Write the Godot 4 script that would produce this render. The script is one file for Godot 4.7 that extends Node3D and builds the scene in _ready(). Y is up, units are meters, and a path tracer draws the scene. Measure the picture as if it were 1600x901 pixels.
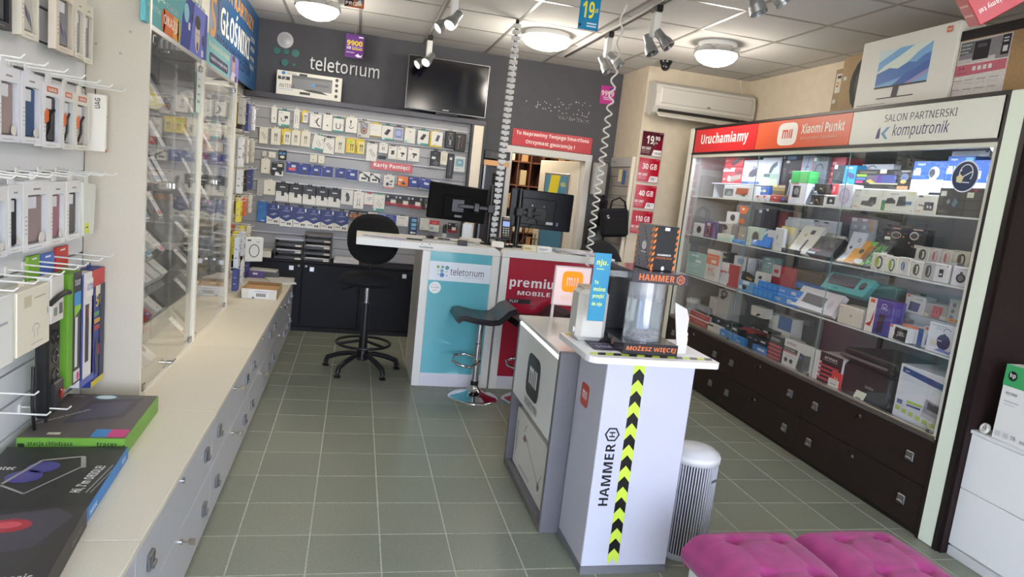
extends Node3D
# A phone and electronics shop. Metres, y up. The camera stands near the shop window (behind it) and looks down the room.

const CEIL := 2.928        # ceiling height
const BACK := -7.2         # grey end wall
const SIDE_L := -1.12      # wall behind the pale counter
const SIDE_R := 3.82       # wall behind the dark display cabinet
const SHOP := 1.8          # shop front
var M := {}                # materials
var taken := {}            # names in use
var fonts := {}
var glyphs := {}


# ------------------------------------------------------------------ a mesh under construction
class Shape:
	var v := PackedVector3Array()
	var n := PackedVector3Array()
	var k := PackedColorArray()
	var c := Color.WHITE
	var t := Transform3D()
	var host

	func ink(hex: String) -> Shape:
		c = Color(hex).srgb_to_linear()
		return self

	func at(x := Transform3D()) -> Shape:
		t = x
		return self

	func vert(p: Vector3, m: Vector3) -> void:
		v.append(t * p)
		n.append((t.basis * m).normalized())
		k.append(c)

	func tri3(a: Vector3, b: Vector3, d: Vector3, na: Vector3, nb: Vector3, nd: Vector3) -> void:
		vert(a, na)
		vert(d, nd)
		vert(b, nb)

	func face(p: Array, out: Vector3) -> void:
		var m: Vector3 = (p[1] - p[0]).cross(p[2] - p[0])
		if m.length_squared() < 1e-18 and p.size() > 3:
			m = (p[2] - p[0]).cross(p[3] - p[0])
		if m.dot(out) < 0:
			p.reverse()
			m = -m
		m = m.normalized()
		for i in range(1, p.size() - 1):
			tri3(p[0], p[i], p[i + 1], m, m, m)

	func box(lo: Vector3, hi: Vector3) -> Shape:
		return cbox(lo, hi, 0.0)

	# box with chamfered edges
	func cbox(lo: Vector3, hi: Vector3, r: float) -> Shape:
		var mid := (lo + hi) / 2
		var half := (hi - lo).abs() / 2
		r = minf(r, minf(half.x, minf(half.y, half.z)) * 0.9)
		var pt := func(s: Vector3, a: int) -> Vector3:
			var q := half - Vector3(r, r, r)
			q[a] = half[a]
			return mid + s * q
		for a in 3:
			var b := (a + 1) % 3
			var d := (a + 2) % 3
			for s in [-1.0, 1.0]:
				var p := []
				for w in [[-1.0, -1.0], [1.0, -1.0], [1.0, 1.0], [-1.0, 1.0]]:
					var g := Vector3()
					g[a] = s
					g[b] = w[0]
					g[d] = w[1]
					p.append(pt.call(g, a))
				var o := Vector3()
				o[a] = s
				face(p, o)
				if r > 0:
					for s2 in [-1.0, 1.0]:
						var e0 := Vector3()
						e0[a] = s
						e0[b] = s2
						var e1 := e0
						e0[d] = -1.0
						e1[d] = 1.0
						var o2 := Vector3()
						o2[a] = s
						o2[b] = s2
						face([pt.call(e0, a), pt.call(e1, a), pt.call(e1, b), pt.call(e0, b)], o2)
		if r > 0:
			for i in 8:
				var s := Vector3(1 if i & 1 else -1, 1 if i & 2 else -1, 1 if i & 4 else -1)
				face([pt.call(s, 0), pt.call(s, 1), pt.call(s, 2)], s)
		return self

	# outline in x and y, pushed from z0 to z1
	func prism(p: PackedVector2Array, z0: float, z1: float) -> Shape:
		flat(p, z1, 1.0)
		flat(p, z0, -1.0)
		var mid := Vector2()
		var area := 0.0
		for i in p.size():
			area += p[i].cross(p[(i + 1) % p.size()])
		for i in p.size():
			var a := p[i]
			var b := p[(i + 1) % p.size()]
			var o := Vector2(b.y - a.y, a.x - b.x) * signf(area)
			face([Vector3(a.x, a.y, z0), Vector3(b.x, b.y, z0), Vector3(b.x, b.y, z1), Vector3(a.x, a.y, z1)], Vector3(o.x, o.y, 0))
		return self

	func flat(p: PackedVector2Array, z: float, s := 1.0) -> Shape:
		var q := Geometry2D.triangulate_polygon(p)
		for i in range(0, q.size(), 3):
			var a := p[q[i]]
			var b := p[q[i + 1]]
			var d := p[q[i + 2]]
			face([Vector3(a.x, a.y, z), Vector3(b.x, b.y, z), Vector3(d.x, d.y, z)], Vector3(0, 0, s))
		return self

	func rect(x0: float, y0: float, x1: float, y1: float, z: float) -> Shape:
		face([Vector3(x0, y0, z), Vector3(x1, y0, z), Vector3(x1, y1, z), Vector3(x0, y1, z)], Vector3.BACK)
		return self

	# profile of (radius, height) turned round y
	func lathe(p: Array, seg := 24, smooth := false) -> Shape:
		var nn := []
		for i in p.size() - 1:
			var d: Vector2 = p[i + 1] - p[i]
			nn.append(Vector2(d.y, -d.x).normalized())
		for i in p.size() - 1:
			var n0: Vector2 = nn[i]
			var n1: Vector2 = nn[i]
			if smooth:
				if i > 0:
					n0 = (nn[i] + nn[i - 1]).normalized()
				if i < p.size() - 2:
					n1 = (nn[i] + nn[i + 1]).normalized()
			for j in seg:
				var a := TAU * j / seg
				var b := TAU * (j + 1) / seg
				var ua := Vector3(cos(a), 0, -sin(a))
				var ub := Vector3(cos(b), 0, -sin(b))
				var y0: float = p[i].y
				var y1: float = p[i + 1].y
				var q := [ua * p[i].x + Vector3(0, y0, 0), ub * p[i].x + Vector3(0, y0, 0), ub * p[i + 1].x + Vector3(0, y1, 0), ua * p[i + 1].x + Vector3(0, y1, 0)]
				var m := [ua * n0.x + Vector3(0, n0.y, 0), ub * n0.x + Vector3(0, n0.y, 0), ub * n1.x + Vector3(0, n1.y, 0), ua * n1.x + Vector3(0, n1.y, 0)]
				if p[i].x > 1e-6:
					tri3(q[0], q[1], q[2], m[0], m[1], m[2])
				if p[i + 1].x > 1e-6:
					tri3(q[0], q[2], q[3], m[0], m[2], m[3])
		return self

	func tube(p: Array, r: float, seg := 8, closed := false) -> Shape:
		var rings := []
		var up := Vector3(0.31, 0.87, 0.38)
		for i in p.size():
			var d: Vector3
			if closed:
				d = p[(i + 1) % p.size()] - p[(i - 1 + p.size()) % p.size()]
			else:
				d = p[mini(i + 1, p.size() - 1)] - p[maxi(i - 1, 0)]
			d = d.normalized()
			var e := (up - d * up.dot(d)).normalized()
			up = e
			var f := d.cross(e)
			var ring := []
			for j in seg:
				var a := TAU * j / seg
				ring.append(e * cos(a) + f * sin(a))
			rings.append(ring)
		for i in (p.size() if closed else p.size() - 1):
			var i2 := (i + 1) % p.size()
			for j in seg:
				var j2 := (j + 1) % seg
				var a: Vector3 = rings[i][j]
				var b: Vector3 = rings[i][j2]
				var d: Vector3 = rings[i2][j2]
				var e: Vector3 = rings[i2][j]
				tri3(p[i] + a * r, p[i] + b * r, p[i2] + d * r, a, b, d)
				tri3(p[i] + a * r, p[i2] + d * r, p[i2] + e * r, a, d, e)
		if not closed:
			for end in [0, p.size() - 1]:
				var q := []
				for j in seg:
					q.append(p[end] + rings[end][j] * r)
				face(q, p[0] - p[1] if end == 0 else p[end] - p[end - 1])
		return self

	func ball(mid: Vector3, r: Vector3, seg := 16, rings := 10) -> Shape:
		for i in rings:
			var a0 := PI * i / rings - PI / 2
			var a1 := PI * (i + 1) / rings - PI / 2
			for j in seg:
				var b0 := TAU * j / seg
				var b1 := TAU * (j + 1) / seg
				var u := [Vector3(cos(a0) * cos(b0), sin(a0), -cos(a0) * sin(b0)), Vector3(cos(a0) * cos(b1), sin(a0), -cos(a0) * sin(b1)), Vector3(cos(a1) * cos(b1), sin(a1), -cos(a1) * sin(b1)), Vector3(cos(a1) * cos(b0), sin(a1), -cos(a1) * sin(b0))]
				if i > 0:
					tri3(mid + u[0] * r, mid + u[1] * r, mid + u[2] * r, u[0] / r, u[1] / r, u[2] / r)
				if i < rings - 1:
					tri3(mid + u[0] * r, mid + u[2] * r, mid + u[3] * r, u[0] / r, u[2] / r, u[3] / r)
		return self

	func oval(x: float, y: float, rx: float, ry: float, z: float, seg := 16) -> Shape:
		var p := []
		for i in seg:
			p.append(Vector3(x + rx * cos(TAU * i / seg), y + ry * sin(TAU * i / seg), z))
		face(p, Vector3.BACK)
		return self

	func arc(x: float, y: float, rx: float, ry: float, w: float, z: float, a0 := 0.0, a1 := 360.0, seg := 16) -> Shape:
		for i in seg:
			var a := deg_to_rad(lerpf(a0, a1, float(i) / seg))
			var b := deg_to_rad(lerpf(a0, a1, float(i + 1) / seg))
			face([Vector3(x + rx * cos(a), y + ry * sin(a), z), Vector3(x + rx * cos(b), y + ry * sin(b), z), Vector3(x + (rx - w) * cos(b), y + (ry - w) * sin(b), z), Vector3(x + (rx - w) * cos(a), y + (ry - w) * sin(a), z)], Vector3.BACK)
		return self

	func stroke(x0: float, y0: float, x1: float, y1: float, w: float, z: float) -> Shape:
		var d := Vector2(x1 - x0, y1 - y0).normalized().orthogonal() * w / 2
		face([Vector3(x0 + d.x, y0 + d.y, z), Vector3(x1 + d.x, y1 + d.y, z), Vector3(x1 - d.x, y1 - d.y, z), Vector3(x0 - d.x, y0 - d.y, z)], Vector3.BACK)
		return self

	# words that fill the rectangle; slant leans the letters, deep makes them solid
	func words(s: String, x0: float, y0: float, x1: float, y1: float, z: float, bold := false, slant := 0.0, deep := 0.0) -> Shape:
		var g: Array = host.glyph(s, bold, deep > 0.0)
		var lo: Vector3 = g[2]
		var size: Vector3 = g[3]
		var sx := (x1 - x0) / size.x
		var sy := (y1 - y0) / size.y
		for i in range(0, g[0].size(), 3):
			for j in [0, 1, 2]:
				var p: Vector3 = g[0][i + j]
				var y := (p.y - lo.y) * sy
				vert(Vector3(x0 + (p.x - lo.x) * sx + slant * y, y0 + y, z + (p.z * deep if deep > 0.0 else 0.0)), g[1][i + j])
		return self

	# picture-frame outline of width w
	func frame(x0: float, y0: float, x1: float, y1: float, w: float, z: float) -> Shape:
		return rect(x0, y0, x1, y0 + w, z).rect(x0, y1 - w, x1, y1, z).rect(x0, y0 + w, x0 + w, y1 - w, z).rect(x1 - w, y0 + w, x1, y1 - w, z)

	# tapered shelf bracket pointing out of the back panel
	func flat_bracket(x: float, y: float) -> Shape:
		t = Transform3D(Basis(Vector3.UP, PI / 2), Vector3(x, y, 0))
		prism(PackedVector2Array([Vector2(0.5, 0), Vector2(0.1, 0), Vector2(0.1, -0.008), Vector2(0.5, -0.045)]), 0.0, 0.006)
		t = Transform3D()
		return self

	func mesh() -> ArrayMesh:
		var a := []
		a.resize(Mesh.ARRAY_MAX)
		a[Mesh.ARRAY_VERTEX] = v
		a[Mesh.ARRAY_NORMAL] = n
		a[Mesh.ARRAY_COLOR] = k
		var m := ArrayMesh.new()
		m.add_surface_from_arrays(Mesh.PRIMITIVE_TRIANGLES, a)
		return m


func glyph(s: String, bold: bool, deep: bool) -> Array:
	var key := "%s|%s|%s" % [s, bold, deep]
	if not glyphs.has(key):
		if not fonts.has(bold):
			var f := SystemFont.new()
			f.font_names = PackedStringArray(["Droid Sans"])
			f.font_weight = 700 if bold else 400
			fonts[bold] = f
		var m := TextMesh.new()
		m.font = fonts[bold]
		m.text = s
		m.font_size = 32
		m.pixel_size = 0.01
		m.curve_step = 4.0 if not deep else 2.0
		m.depth = 1.0 if deep else 0.0
		var a := m.get_mesh_arrays()
		var v: PackedVector3Array = a[Mesh.ARRAY_VERTEX]
		var nn: PackedVector3Array = a[Mesh.ARRAY_NORMAL]
		var idx = a[Mesh.ARRAY_INDEX]
		var pv := PackedVector3Array()
		var pn := PackedVector3Array()
		if idx != null and idx.size():
			for i in idx:
				pv.append(v[i])
				pn.append(nn[i])
		else:
			pv = v
			pn = nn
		var lo := Vector3(1e9, 1e9, 1e9)
		var hi := -lo
		for p in pv:
			lo = lo.min(p)
			hi = hi.max(p)
		glyphs[key] = [pv, pn, lo, (hi - lo).max(Vector3(1e-4, 1e-4, 1e-4))]
	return glyphs[key]


# ------------------------------------------------------------------ nodes
func sh(hex := "ffffff") -> Shape:
	var s := Shape.new()
	s.host = self
	return s.ink(hex)


func numbered(called: String) -> String:
	taken[called] = taken.get(called, 0) + 1
	return called if taken[called] == 1 else "%s_%03d" % [called, taken[called] - 1]


func tag(o: Node3D, label: String, category: String, group := "") -> Node3D:
	o.set_meta("label", label)
	o.set_meta("category", category)
	if group:
		o.set_meta("group", group)
	return o


# one mesh as a part of parent, or as a thing of its own
func put(called: String, s: Shape, m: Material, parent: Node = self) -> MeshInstance3D:
	return put_mesh(called, s.mesh(), m, parent)


func put_mesh(called: String, s: Mesh, m: Material, parent: Node = self) -> MeshInstance3D:
	var o := MeshInstance3D.new()
	o.name = numbered(called) if parent == self else called
	o.mesh = s
	o.material_override = m
	parent.add_child(o, true)
	return o


func thing(called: String, label: String, category: String, where := Vector3.ZERO, turn := 0.0, group := "") -> Node3D:
	var o := Node3D.new()
	o.name = numbered(called)
	add_child(o, true)
	o.position = where
	o.rotation.y = turn
	return tag(o, label, category, group)


func setting(called: String) -> Node3D:
	var o := Node3D.new()
	o.name = numbered(called)
	o.set_meta("kind", "structure")
	add_child(o, true)
	return o


func structure(called: String, s: Shape, m: Material) -> MeshInstance3D:
	var o := put(called, s, m)
	o.set_meta("kind", "structure")
	return o


# ------------------------------------------------------------------ materials
func mat(called: String, rough: float, metal := 0.0, tint := Color.WHITE) -> StandardMaterial3D:
	var m := StandardMaterial3D.new()
	m.resource_name = called
	m.roughness = rough
	m.metallic = metal
	m.albedo_color = tint
	m.vertex_color_use_as_albedo = true
	M[called] = m
	return m


func noise_tex(freq: float, dark: float, size := 512, octaves := 4, seed_ := 1, stretch := false, light := 1.0) -> NoiseTexture2D:
	var f := FastNoiseLite.new()
	f.seed = seed_
	f.noise_type = FastNoiseLite.TYPE_SIMPLEX_SMOOTH
	f.frequency = freq
	f.fractal_octaves = octaves
	var t := NoiseTexture2D.new()
	t.width = size
	t.height = size
	t.seamless = true
	t.noise = f
	var g := Gradient.new()
	g.set_color(0, Color(dark, dark, dark))
	g.set_color(1, Color(light, light, light))
	t.color_ramp = g
	return t


func grained(called: String, rough: float, tex: Texture2D, scale: Vector3, bump := 0.0) -> StandardMaterial3D:
	var m := mat(called, rough)
	m.albedo_texture = tex
	m.uv1_triplanar = true
	m.uv1_world_triplanar = true
	m.uv1_scale = scale
	if bump > 0.0:
		m.heightmap_enabled = true
		m.heightmap_texture = tex
		m.heightmap_scale = bump
	return m


func glow(called: String, hex: String, energy: float) -> StandardMaterial3D:
	var m := mat(called, 0.4)
	m.vertex_color_use_as_albedo = false
	m.albedo_color = Color(hex)
	m.emission_enabled = true
	m.emission = Color(hex)
	m.emission_energy_multiplier = energy
	return m


func pane(called: String, alpha: float, hex := "ffffff") -> StandardMaterial3D:
	var m := mat(called, 0.0)
	m.vertex_color_use_as_albedo = false
	m.transparency = BaseMaterial3D.TRANSPARENCY_ALPHA
	m.albedo_color = Color(Color(hex), alpha)
	return m


func make_materials() -> void:
	mat("matte", 0.75)
	mat("card", 0.45)
	mat("satin", 0.32)
	mat("gloss", 0.12)
	mat("matte_black", 0.6).metallic_specular = 0.25
	mat("gloss_black", 0.2).metallic_specular = 0.3
	mat("chrome", 0.08, 1.0)
	mat("steel", 0.35, 1.0)
	pane("glass", 0.015, "dff0ea")
	pane("shelf_glass", 0.06, "cfe8dd")
	pane("clear_plastic", 0.12, "f4f8ff")
	pane("smoke_plastic", 0.3, "3a3638")
	pane("window_glass", 0.03)
	grained("leather", 0.35, noise_tex(0.2, 0.8, 256, 3, 13), Vector3(4, 4, 4), 0.02)
	grained("rock", 0.5, noise_tex(0.03, 0.4, 256, 5, 14), Vector3(6, 6, 6), 0.0)
	var water := pane("water", 0.04, "e8f4f4")
	water.refraction_enabled = true
	water.refraction_scale = 0.033
	glow("led", "eaf2ff", 3.0)
	grained("tile", 0.38, noise_tex(0.09, 0.86, 512, 5, 3), Vector3(1.6, 1.6, 1.6))
	grained("grout", 0.9, noise_tex(0.05, 0.8, 256, 3, 4), Vector3(3, 3, 3))
	grained("mineral", 0.92, noise_tex(0.16, 0.87, 512, 3, 5), Vector3(2.2, 2.2, 2.2), 0.05)
	grained("plaster", 0.85, noise_tex(0.02, 0.95, 512, 5, 6), Vector3(0.7, 0.7, 0.7))
	grained("wenge", 0.5, noise_tex(0.03, 0.72, 512, 5, 7), Vector3(0.6, 14, 0.6))
	M.wenge.metallic_specular = 0.3
	grained("wenge_light", 0.5, noise_tex(0.03, 0.75, 512, 5, 17), Vector3(14, 0.6, 14))
	grained("laminate", 0.42, noise_tex(0.12, 0.95, 512, 4, 8), Vector3(2, 2, 2))
	grained("kraft", 0.7, noise_tex(0.05, 0.9, 512, 5, 9), Vector3(2, 2, 2))
	grained("cloth", 0.95, noise_tex(0.3, 0.7, 256, 2, 10), Vector3(5, 5, 5), 0.03)
	var velvet := grained("velvet", 0.85, noise_tex(0.012, 0.8, 512, 4, 11), Vector3(1.3, 1.3, 1.3), 0.0)
	velvet.rim_enabled = true
	velvet.rim = 0.25
	velvet.rim_tint = 0.9
	grained("brushed", 0.4, noise_tex(0.06, 0.9, 256, 3, 12), Vector3(1, 30, 1))


# ------------------------------------------------------------------ camera, sky and light
func _ready() -> void:
	var cam := Camera3D.new()
	cam.name = "camera"
	cam.fov = 45.87
	cam.near = 0.02
	cam.position = Vector3(0, 1.615, 0)
	cam.rotation = Vector3(-0.14813, -0.23603, 0.11046)
	add_child(cam)
	cam.current = true

	var env := Environment.new()
	var look := ProceduralSkyMaterial.new()
	look.sky_top_color = Color(0.8, 0.87, 1.0)
	look.sky_horizon_color = Color(0.92, 0.95, 1.0)
	look.ground_horizon_color = Color(0.62, 0.62, 0.6)
	look.ground_bottom_color = Color(0.5, 0.5, 0.48)
	look.sky_energy_multiplier = SKY_ENERGY
	look.ground_energy_multiplier = SKY_ENERGY
	look.sun_angle_max = 0.0
	env.sky = Sky.new()
	env.sky.sky_material = look
	env.background_mode = Environment.BG_SKY
	env.ambient_light_source = Environment.AMBIENT_SOURCE_DISABLED
	env.tonemap_mode = Environment.TONE_MAPPER_LINEAR
	env.tonemap_exposure = EXPOSURE
	env.sdfgi_enabled = true
	env.ssao_enabled = true
	env.ssil_enabled = true
	var we := WorldEnvironment.new()
	we.name = "world_environment"
	we.environment = env
	add_child(we)

	# the sun is unseen, added so the street bounces light up to the ceiling
	var added_sun := DirectionalLight3D.new()
	added_sun.name = "added_sun"
	added_sun.rotation = Vector3(deg_to_rad(-56), deg_to_rad(160), 0)
	added_sun.light_color = Color(1.0, 0.97, 0.92)
	added_sun.light_energy = SUN_ENERGY
	added_sun.light_angular_distance = 0.5
	added_sun.shadow_enabled = true
	add_child(added_sun)

	make_materials()
	build_room()
	build_lamps()
	build_left_counter()
	build_right_cabinet()
	build_rear()
	build_desks()
	build_kiosk()
	build_foreground()
	build_signs()
	build_products()


const SKY_ENERGY := 3.7
const SUN_ENERGY := 22.0
const EXPOSURE := 0.8


func lamp(o: Light3D, called: String, parent: Node, where: Vector3, hex: String, energy: float, size: float) -> Light3D:
	o.name = called
	parent.add_child(o, true)
	o.position = where
	o.light_color = Color(hex)
	o.light_energy = energy
	o.shadow_enabled = true
	if o is OmniLight3D:
		o.omni_range = 20.0
		o.omni_attenuation = 2.0
	if o is SpotLight3D:
		o.spot_range = 20.0
		o.spot_attenuation = 2.0
	if not o is AreaLight3D:
		o.light_size = size
	return o


# ------------------------------------------------------------------ the room
func build_room() -> void:
	# floor: joints first, then every tile that the furniture leaves open
	var fl := setting("floor")
	put("joint_bed", sh("c3c5b6").box(Vector3(-1.2, -0.12, BACK - 2.4), Vector3(SIDE_R + 0.1, -0.0012, SHOP)), M.grout, fl)
	var kinds := []
	for i in 4:
		kinds.append(sh(["868a79", "838777", "898c7b", "828675"][i]).cbox(Vector3(0.003, -0.008, 0.003), Vector3(0.3005, 0, 0.3005), 0.001).mesh())
	var rng := RandomNumberGenerator.new()
	rng.seed = 4
	for i in range(-3, 11):
		for j in range(-5, 18):
			var x := -0.091 + 0.3035 * i
			var z := -2.911 - 0.3035 * j
			if x < -0.72 or x > 3.05 or z < -6.95 or z > -0.2:
				continue
			if z < -6.2 and x > 0.6:
				continue
			var o := put_mesh("floor_tile", kinds[rng.randi() % 4], M.tile, fl)
			o.position = Vector3(x, 0, z - 0.3035)

	# ceiling: panels on a hanging grid
	var ce := setting("ceiling")
	put("slab", sh("d8d6d0").box(Vector3(-1.22, CEIL + 0.05, BACK - 2.4), Vector3(SIDE_R + 0.1, CEIL + 0.2, SHOP + 0.1)), M.plaster, ce)
	var pm := []
	for i in 3:
		pm.append(sh(["d8d6d2", "dad8d4", "d5d3cf"][i]).cbox(Vector3(0.003, 0, 0.003), Vector3(0.622, 0.018, 0.622), 0.004).mesh())
	for i in range(-3, 6):
		for j in range(-10, 5):
			var x := 0.545 + 0.625 * i
			var z := -4.94 - 0.625 * j
			if x > SIDE_R or z - 0.625 > SHOP or z < BACK:
				continue
			put_mesh("ceiling_panel", pm[rng.randi() % 3], M.mineral, ce).position = Vector3(x, CEIL, z - 0.625)
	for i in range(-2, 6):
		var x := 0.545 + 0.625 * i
		put("grid_bar", sh("8d8984").box(Vector3(x - 0.012, CEIL - 0.003, BACK), Vector3(x + 0.012, CEIL + 0.006, SHOP)), M.satin, ce)  # grey bars, toned darker to stand for the shadow gap at the panels
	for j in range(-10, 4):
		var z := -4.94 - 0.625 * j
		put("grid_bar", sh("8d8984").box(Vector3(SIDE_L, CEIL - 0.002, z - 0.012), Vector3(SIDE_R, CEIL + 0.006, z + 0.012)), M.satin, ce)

	# walls
	var grey := "55565b"
	var cream := "d6c9b2"
	structure("wall_left", sh("d2ccc0").box(Vector3(SIDE_L - 0.1, -0.1, BACK - 0.1), Vector3(SIDE_L, CEIL + 0.05, SHOP)), M.plaster)
	structure("wall_right", sh(cream).box(Vector3(SIDE_R, -0.1, -6.6), Vector3(SIDE_R + 0.1, CEIL + 0.05, SHOP)), M.plaster)
	var wr := setting("wall_rear")
	put("wall_panel", sh(grey).box(Vector3(SIDE_L, -0.1, BACK - 0.12), Vector3(1.535, CEIL + 0.05, BACK)), M.plaster, wr)
	put("wall_panel", sh(grey).box(Vector3(1.535, 2.03, BACK - 0.12), Vector3(2.46, CEIL + 0.05, BACK)), M.plaster, wr)
	put("wall_panel", sh(grey).box(Vector3(2.46, -0.1, BACK - 0.12), Vector3(2.8, CEIL + 0.05, BACK)), M.plaster, wr)
	structure("wall_recess", sh(cream).box(Vector3(2.703, -0.1, BACK + 0.001), Vector3(SIDE_R + 0.1, CEIL + 0.05, -6.52)), M.plaster)
	# small screw holes and plugs left in the grey wall where older letters hung
	var plugs := sh("d9d9dc")
	rng.seed = 9
	for i in 46:
		var px := 1.63 + 0.74 * rng.randf()
		var py := 2.43 + 0.16 * rng.randf()
		plugs.oval(px, py, 0.0035 + 0.004 * rng.randf(), 0.005, BACK + 0.0012, 6)
	for i in 60:
		plugs.oval(2.02 + 0.36 * rng.randf(), 2.375 + 0.035 * rng.randf(), 0.003, 0.003, BACK + 0.0012, 5)
	put("wall_speck", plugs, M.matte, wr)

	# shop front: wide glazing behind the camera
	var wf := setting("wall_front")
	put("parapet", sh("cfc9bd").box(Vector3(-1.22, -0.1, SHOP), Vector3(SIDE_R + 0.1, 0.25, SHOP + 0.15)), M.plaster, wf)
	put("lintel", sh("cfc9bd").box(Vector3(-1.22, 2.62, SHOP), Vector3(SIDE_R + 0.1, CEIL + 0.2, SHOP + 0.15)), M.plaster, wf)
	put("pier", sh("cfc9bd").box(Vector3(-1.22, 0.25, SHOP), Vector3(-0.95, 2.62, SHOP + 0.15)), M.plaster, wf)
	put("pier", sh("cfc9bd").box(Vector3(2.5, 0.25, SHOP), Vector3(SIDE_R + 0.1, 2.62, SHOP + 0.15)), M.plaster, wf)
	var win := setting("window_1")
	put("window_glass", sh().box(Vector3(-0.95, 0.25, SHOP + 0.06), Vector3(2.5, 2.62, SHOP + 0.066)), M.window_glass, win)
	for x in [-0.95, 0.2, 1.35, 2.44]:
		put("window_frame", sh("e4e4e2").box(Vector3(x, 0.25, SHOP + 0.03), Vector3(x + 0.06, 2.62, SHOP + 0.1)), M.satin, win)
	structure("pavement", sh("b5b2aa").box(Vector3(-12, -0.3, SHOP + 0.15), Vector3(15, -0.1, 22)), M.grout)

	# doorway with its frame, the open leaf, and the store room behind it
	var dr := setting("door_1")
	var fr := sh("d9d6d0")
	for b in [[1.5, 1.575, 0.0, 2.03], [2.39, 2.465, 0.0, 2.03]]:
		put("door_frame", sh("d5d3ce").cbox(Vector3(b[0], b[2], BACK - 0.13), Vector3(b[1], b[3], BACK + 0.015), 0.006), M.satin, dr)
	put("door_frame", sh("d5d3ce").cbox(Vector3(1.5, 1.965, BACK - 0.13), Vector3(2.465, 2.04, BACK + 0.016), 0.006), M.satin, dr)
	var leaf := Node3D.new()
	leaf.name = "door_leaf"
	dr.add_child(leaf)
	leaf.position = Vector3(2.375, 0, BACK - 0.12)
	leaf.rotation.y = deg_to_rad(-72)
	# local x runs from the hinge to the free edge (negative), z faces the shop
	put("door_board", sh("e2dccf").cbox(Vector3(-0.8, 0.01, -0.04), Vector3(0, 1.96, 0), 0.004), M.satin, leaf)
	put("glazing_frame", sh("9fa3a6").cbox(Vector3(-0.66, 0.82, -0.002), Vector3(-0.16, 1.82, 0.012), 0.004), M.steel, leaf)
	var po := sh("4b87ad")
	po.rect(-0.635, 0.845, -0.185, 1.795, 0.0125)
	po.ink("d8cf3a")
	var band := PackedVector2Array()
	for i in 9:
		band.append(Vector2(-0.635 + 0.26 * sin(PI / 2 * i / 8.0), 1.52 - 0.0 + 0.275 * (1 - cos(PI / 2 * (8 - i) / 8.0)) - 0.25))
	po.flat(PackedVector2Array([Vector2(-0.635, 1.34), Vector2(-0.635, 1.2), Vector2(-0.52, 1.3), Vector2(-0.42, 1.45), Vector2(-0.36, 1.6), Vector2(-0.33, 1.795), Vector2(-0.52, 1.795), Vector2(-0.54, 1.66), Vector2(-0.58, 1.48)]), 0.0128)
	po.ink("e6e04e").words("nju.", -0.31, 1.66, -0.2, 1.73, 0.0129, true)
	put("door_poster", po, M.gloss, leaf)
	var hd := sh("c8c8c6").tube([Vector3(-0.74, 1.02, 0), Vector3(-0.74, 1.02, 0.05), Vector3(-0.62, 1.02, 0.05)], 0.01, 8)
	hd.box(Vector3(-0.76, 0.94, 0), Vector3(-0.72, 1.08, 0.006))
	put("door_handle", hd, M.steel, leaf)

	structure("wall_store", sh("c2b59f").box(Vector3(1.1, -0.1, -9.45), Vector3(3.2, 2.7, -9.35)), M.plaster)
	structure("wall_store", sh("c2b59f").box(Vector3(3.1, -0.1, -9.4), Vector3(3.2, 2.7, BACK - 0.12)), M.plaster)
	structure("wall_store", sh("c2b59f").box(Vector3(1.0, -0.1, -9.4), Vector3(1.1, 2.7, BACK - 0.12)), M.plaster)
	structure("ceiling_store", sh("d8d4cb").box(Vector3(1.0, 2.65, -9.45), Vector3(3.2, 2.75, BACK - 0.12)), M.plaster)
	var stl := thing("added_store_lamp", "unseen round lamp added to light the store room", "lamp", Vector3(1.9, 2.65, -8.1))  # out-of-view lamp put in to light the store room
	put("lamp_body", sh("f4f4f0").lathe([Vector2(0, 0), Vector2(0.16, 0), Vector2(0.16, -0.03), Vector2(0.15, -0.04)]), M.satin, stl)
	put("lamp_diffuser", sh().lathe([Vector2(0.15, -0.04), Vector2(0.12, -0.075), Vector2(0.05, -0.095), Vector2(0, -0.1)], 24, true), glow("store_glow", "fff0d8", 3.0), stl)
	lamp(OmniLight3D.new(), "lamp_light", stl, Vector3(0, -0.2, 0), "fff0d8", 1.3, 0.12)
	# brown pigeon-hole shelving with cartons
	var un := thing("pigeonhole_shelf", "brown wooden pigeonhole shelving in the store room behind the open door", "shelving", Vector3(1.68, 0, -8.75))
	var wood := "7a4a34"
	for i in 8:
		put("upright", sh(wood).box(Vector3(i * 0.165 - 0.008, 0, -0.35), Vector3(i * 0.165 + 0.008, 2.3, 0)), M.wenge_light, un)
	for j in 8:
		put("shelf", sh(wood).box(Vector3(0, 0.1 + j * 0.305, -0.35), Vector3(7 * 0.165, 0.118 + j * 0.305, 0.003)), M.wenge_light, un)
	put("back_board", sh("6a4230").box(Vector3(0, 0, -0.36), Vector3(7 * 0.165, 2.3, -0.35)), M.wenge_light, un)
	for i in 7:
		for j in range(2, 7):
			if rng.randf() < 0.35:
				continue
			var w := 0.05 + 0.08 * rng.randf()
			var h := 0.12 + 0.14 * rng.randf()
			var c: String = ["c9b48e", "b98f63", "d9d2c2", "a97c56", "cdbfa6"][rng.randi() % 5]
			var o := put("stored_box", sh(c).cbox(Vector3(-w / 2, 0, -0.28), Vector3(w / 2, h, -0.02), 0.002), M.kraft)
			o.position = Vector3(1.68 + (i + 0.5) * 0.165, 0.118 + j * 0.305, -8.75)
			tag(o, "%s carton in column %s of the store room pigeonholes, shelf %s from below" % [{"c9b48e": "tan", "b98f63": "brown", "d9d2c2": "white", "a97c56": "dark brown", "cdbfa6": "beige"}[c], ["one", "two", "three", "four", "five", "six", "seven"][i], ["one", "two", "three", "four", "five", "six", "seven"][j]], "carton", "cartons in the store room")
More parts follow.
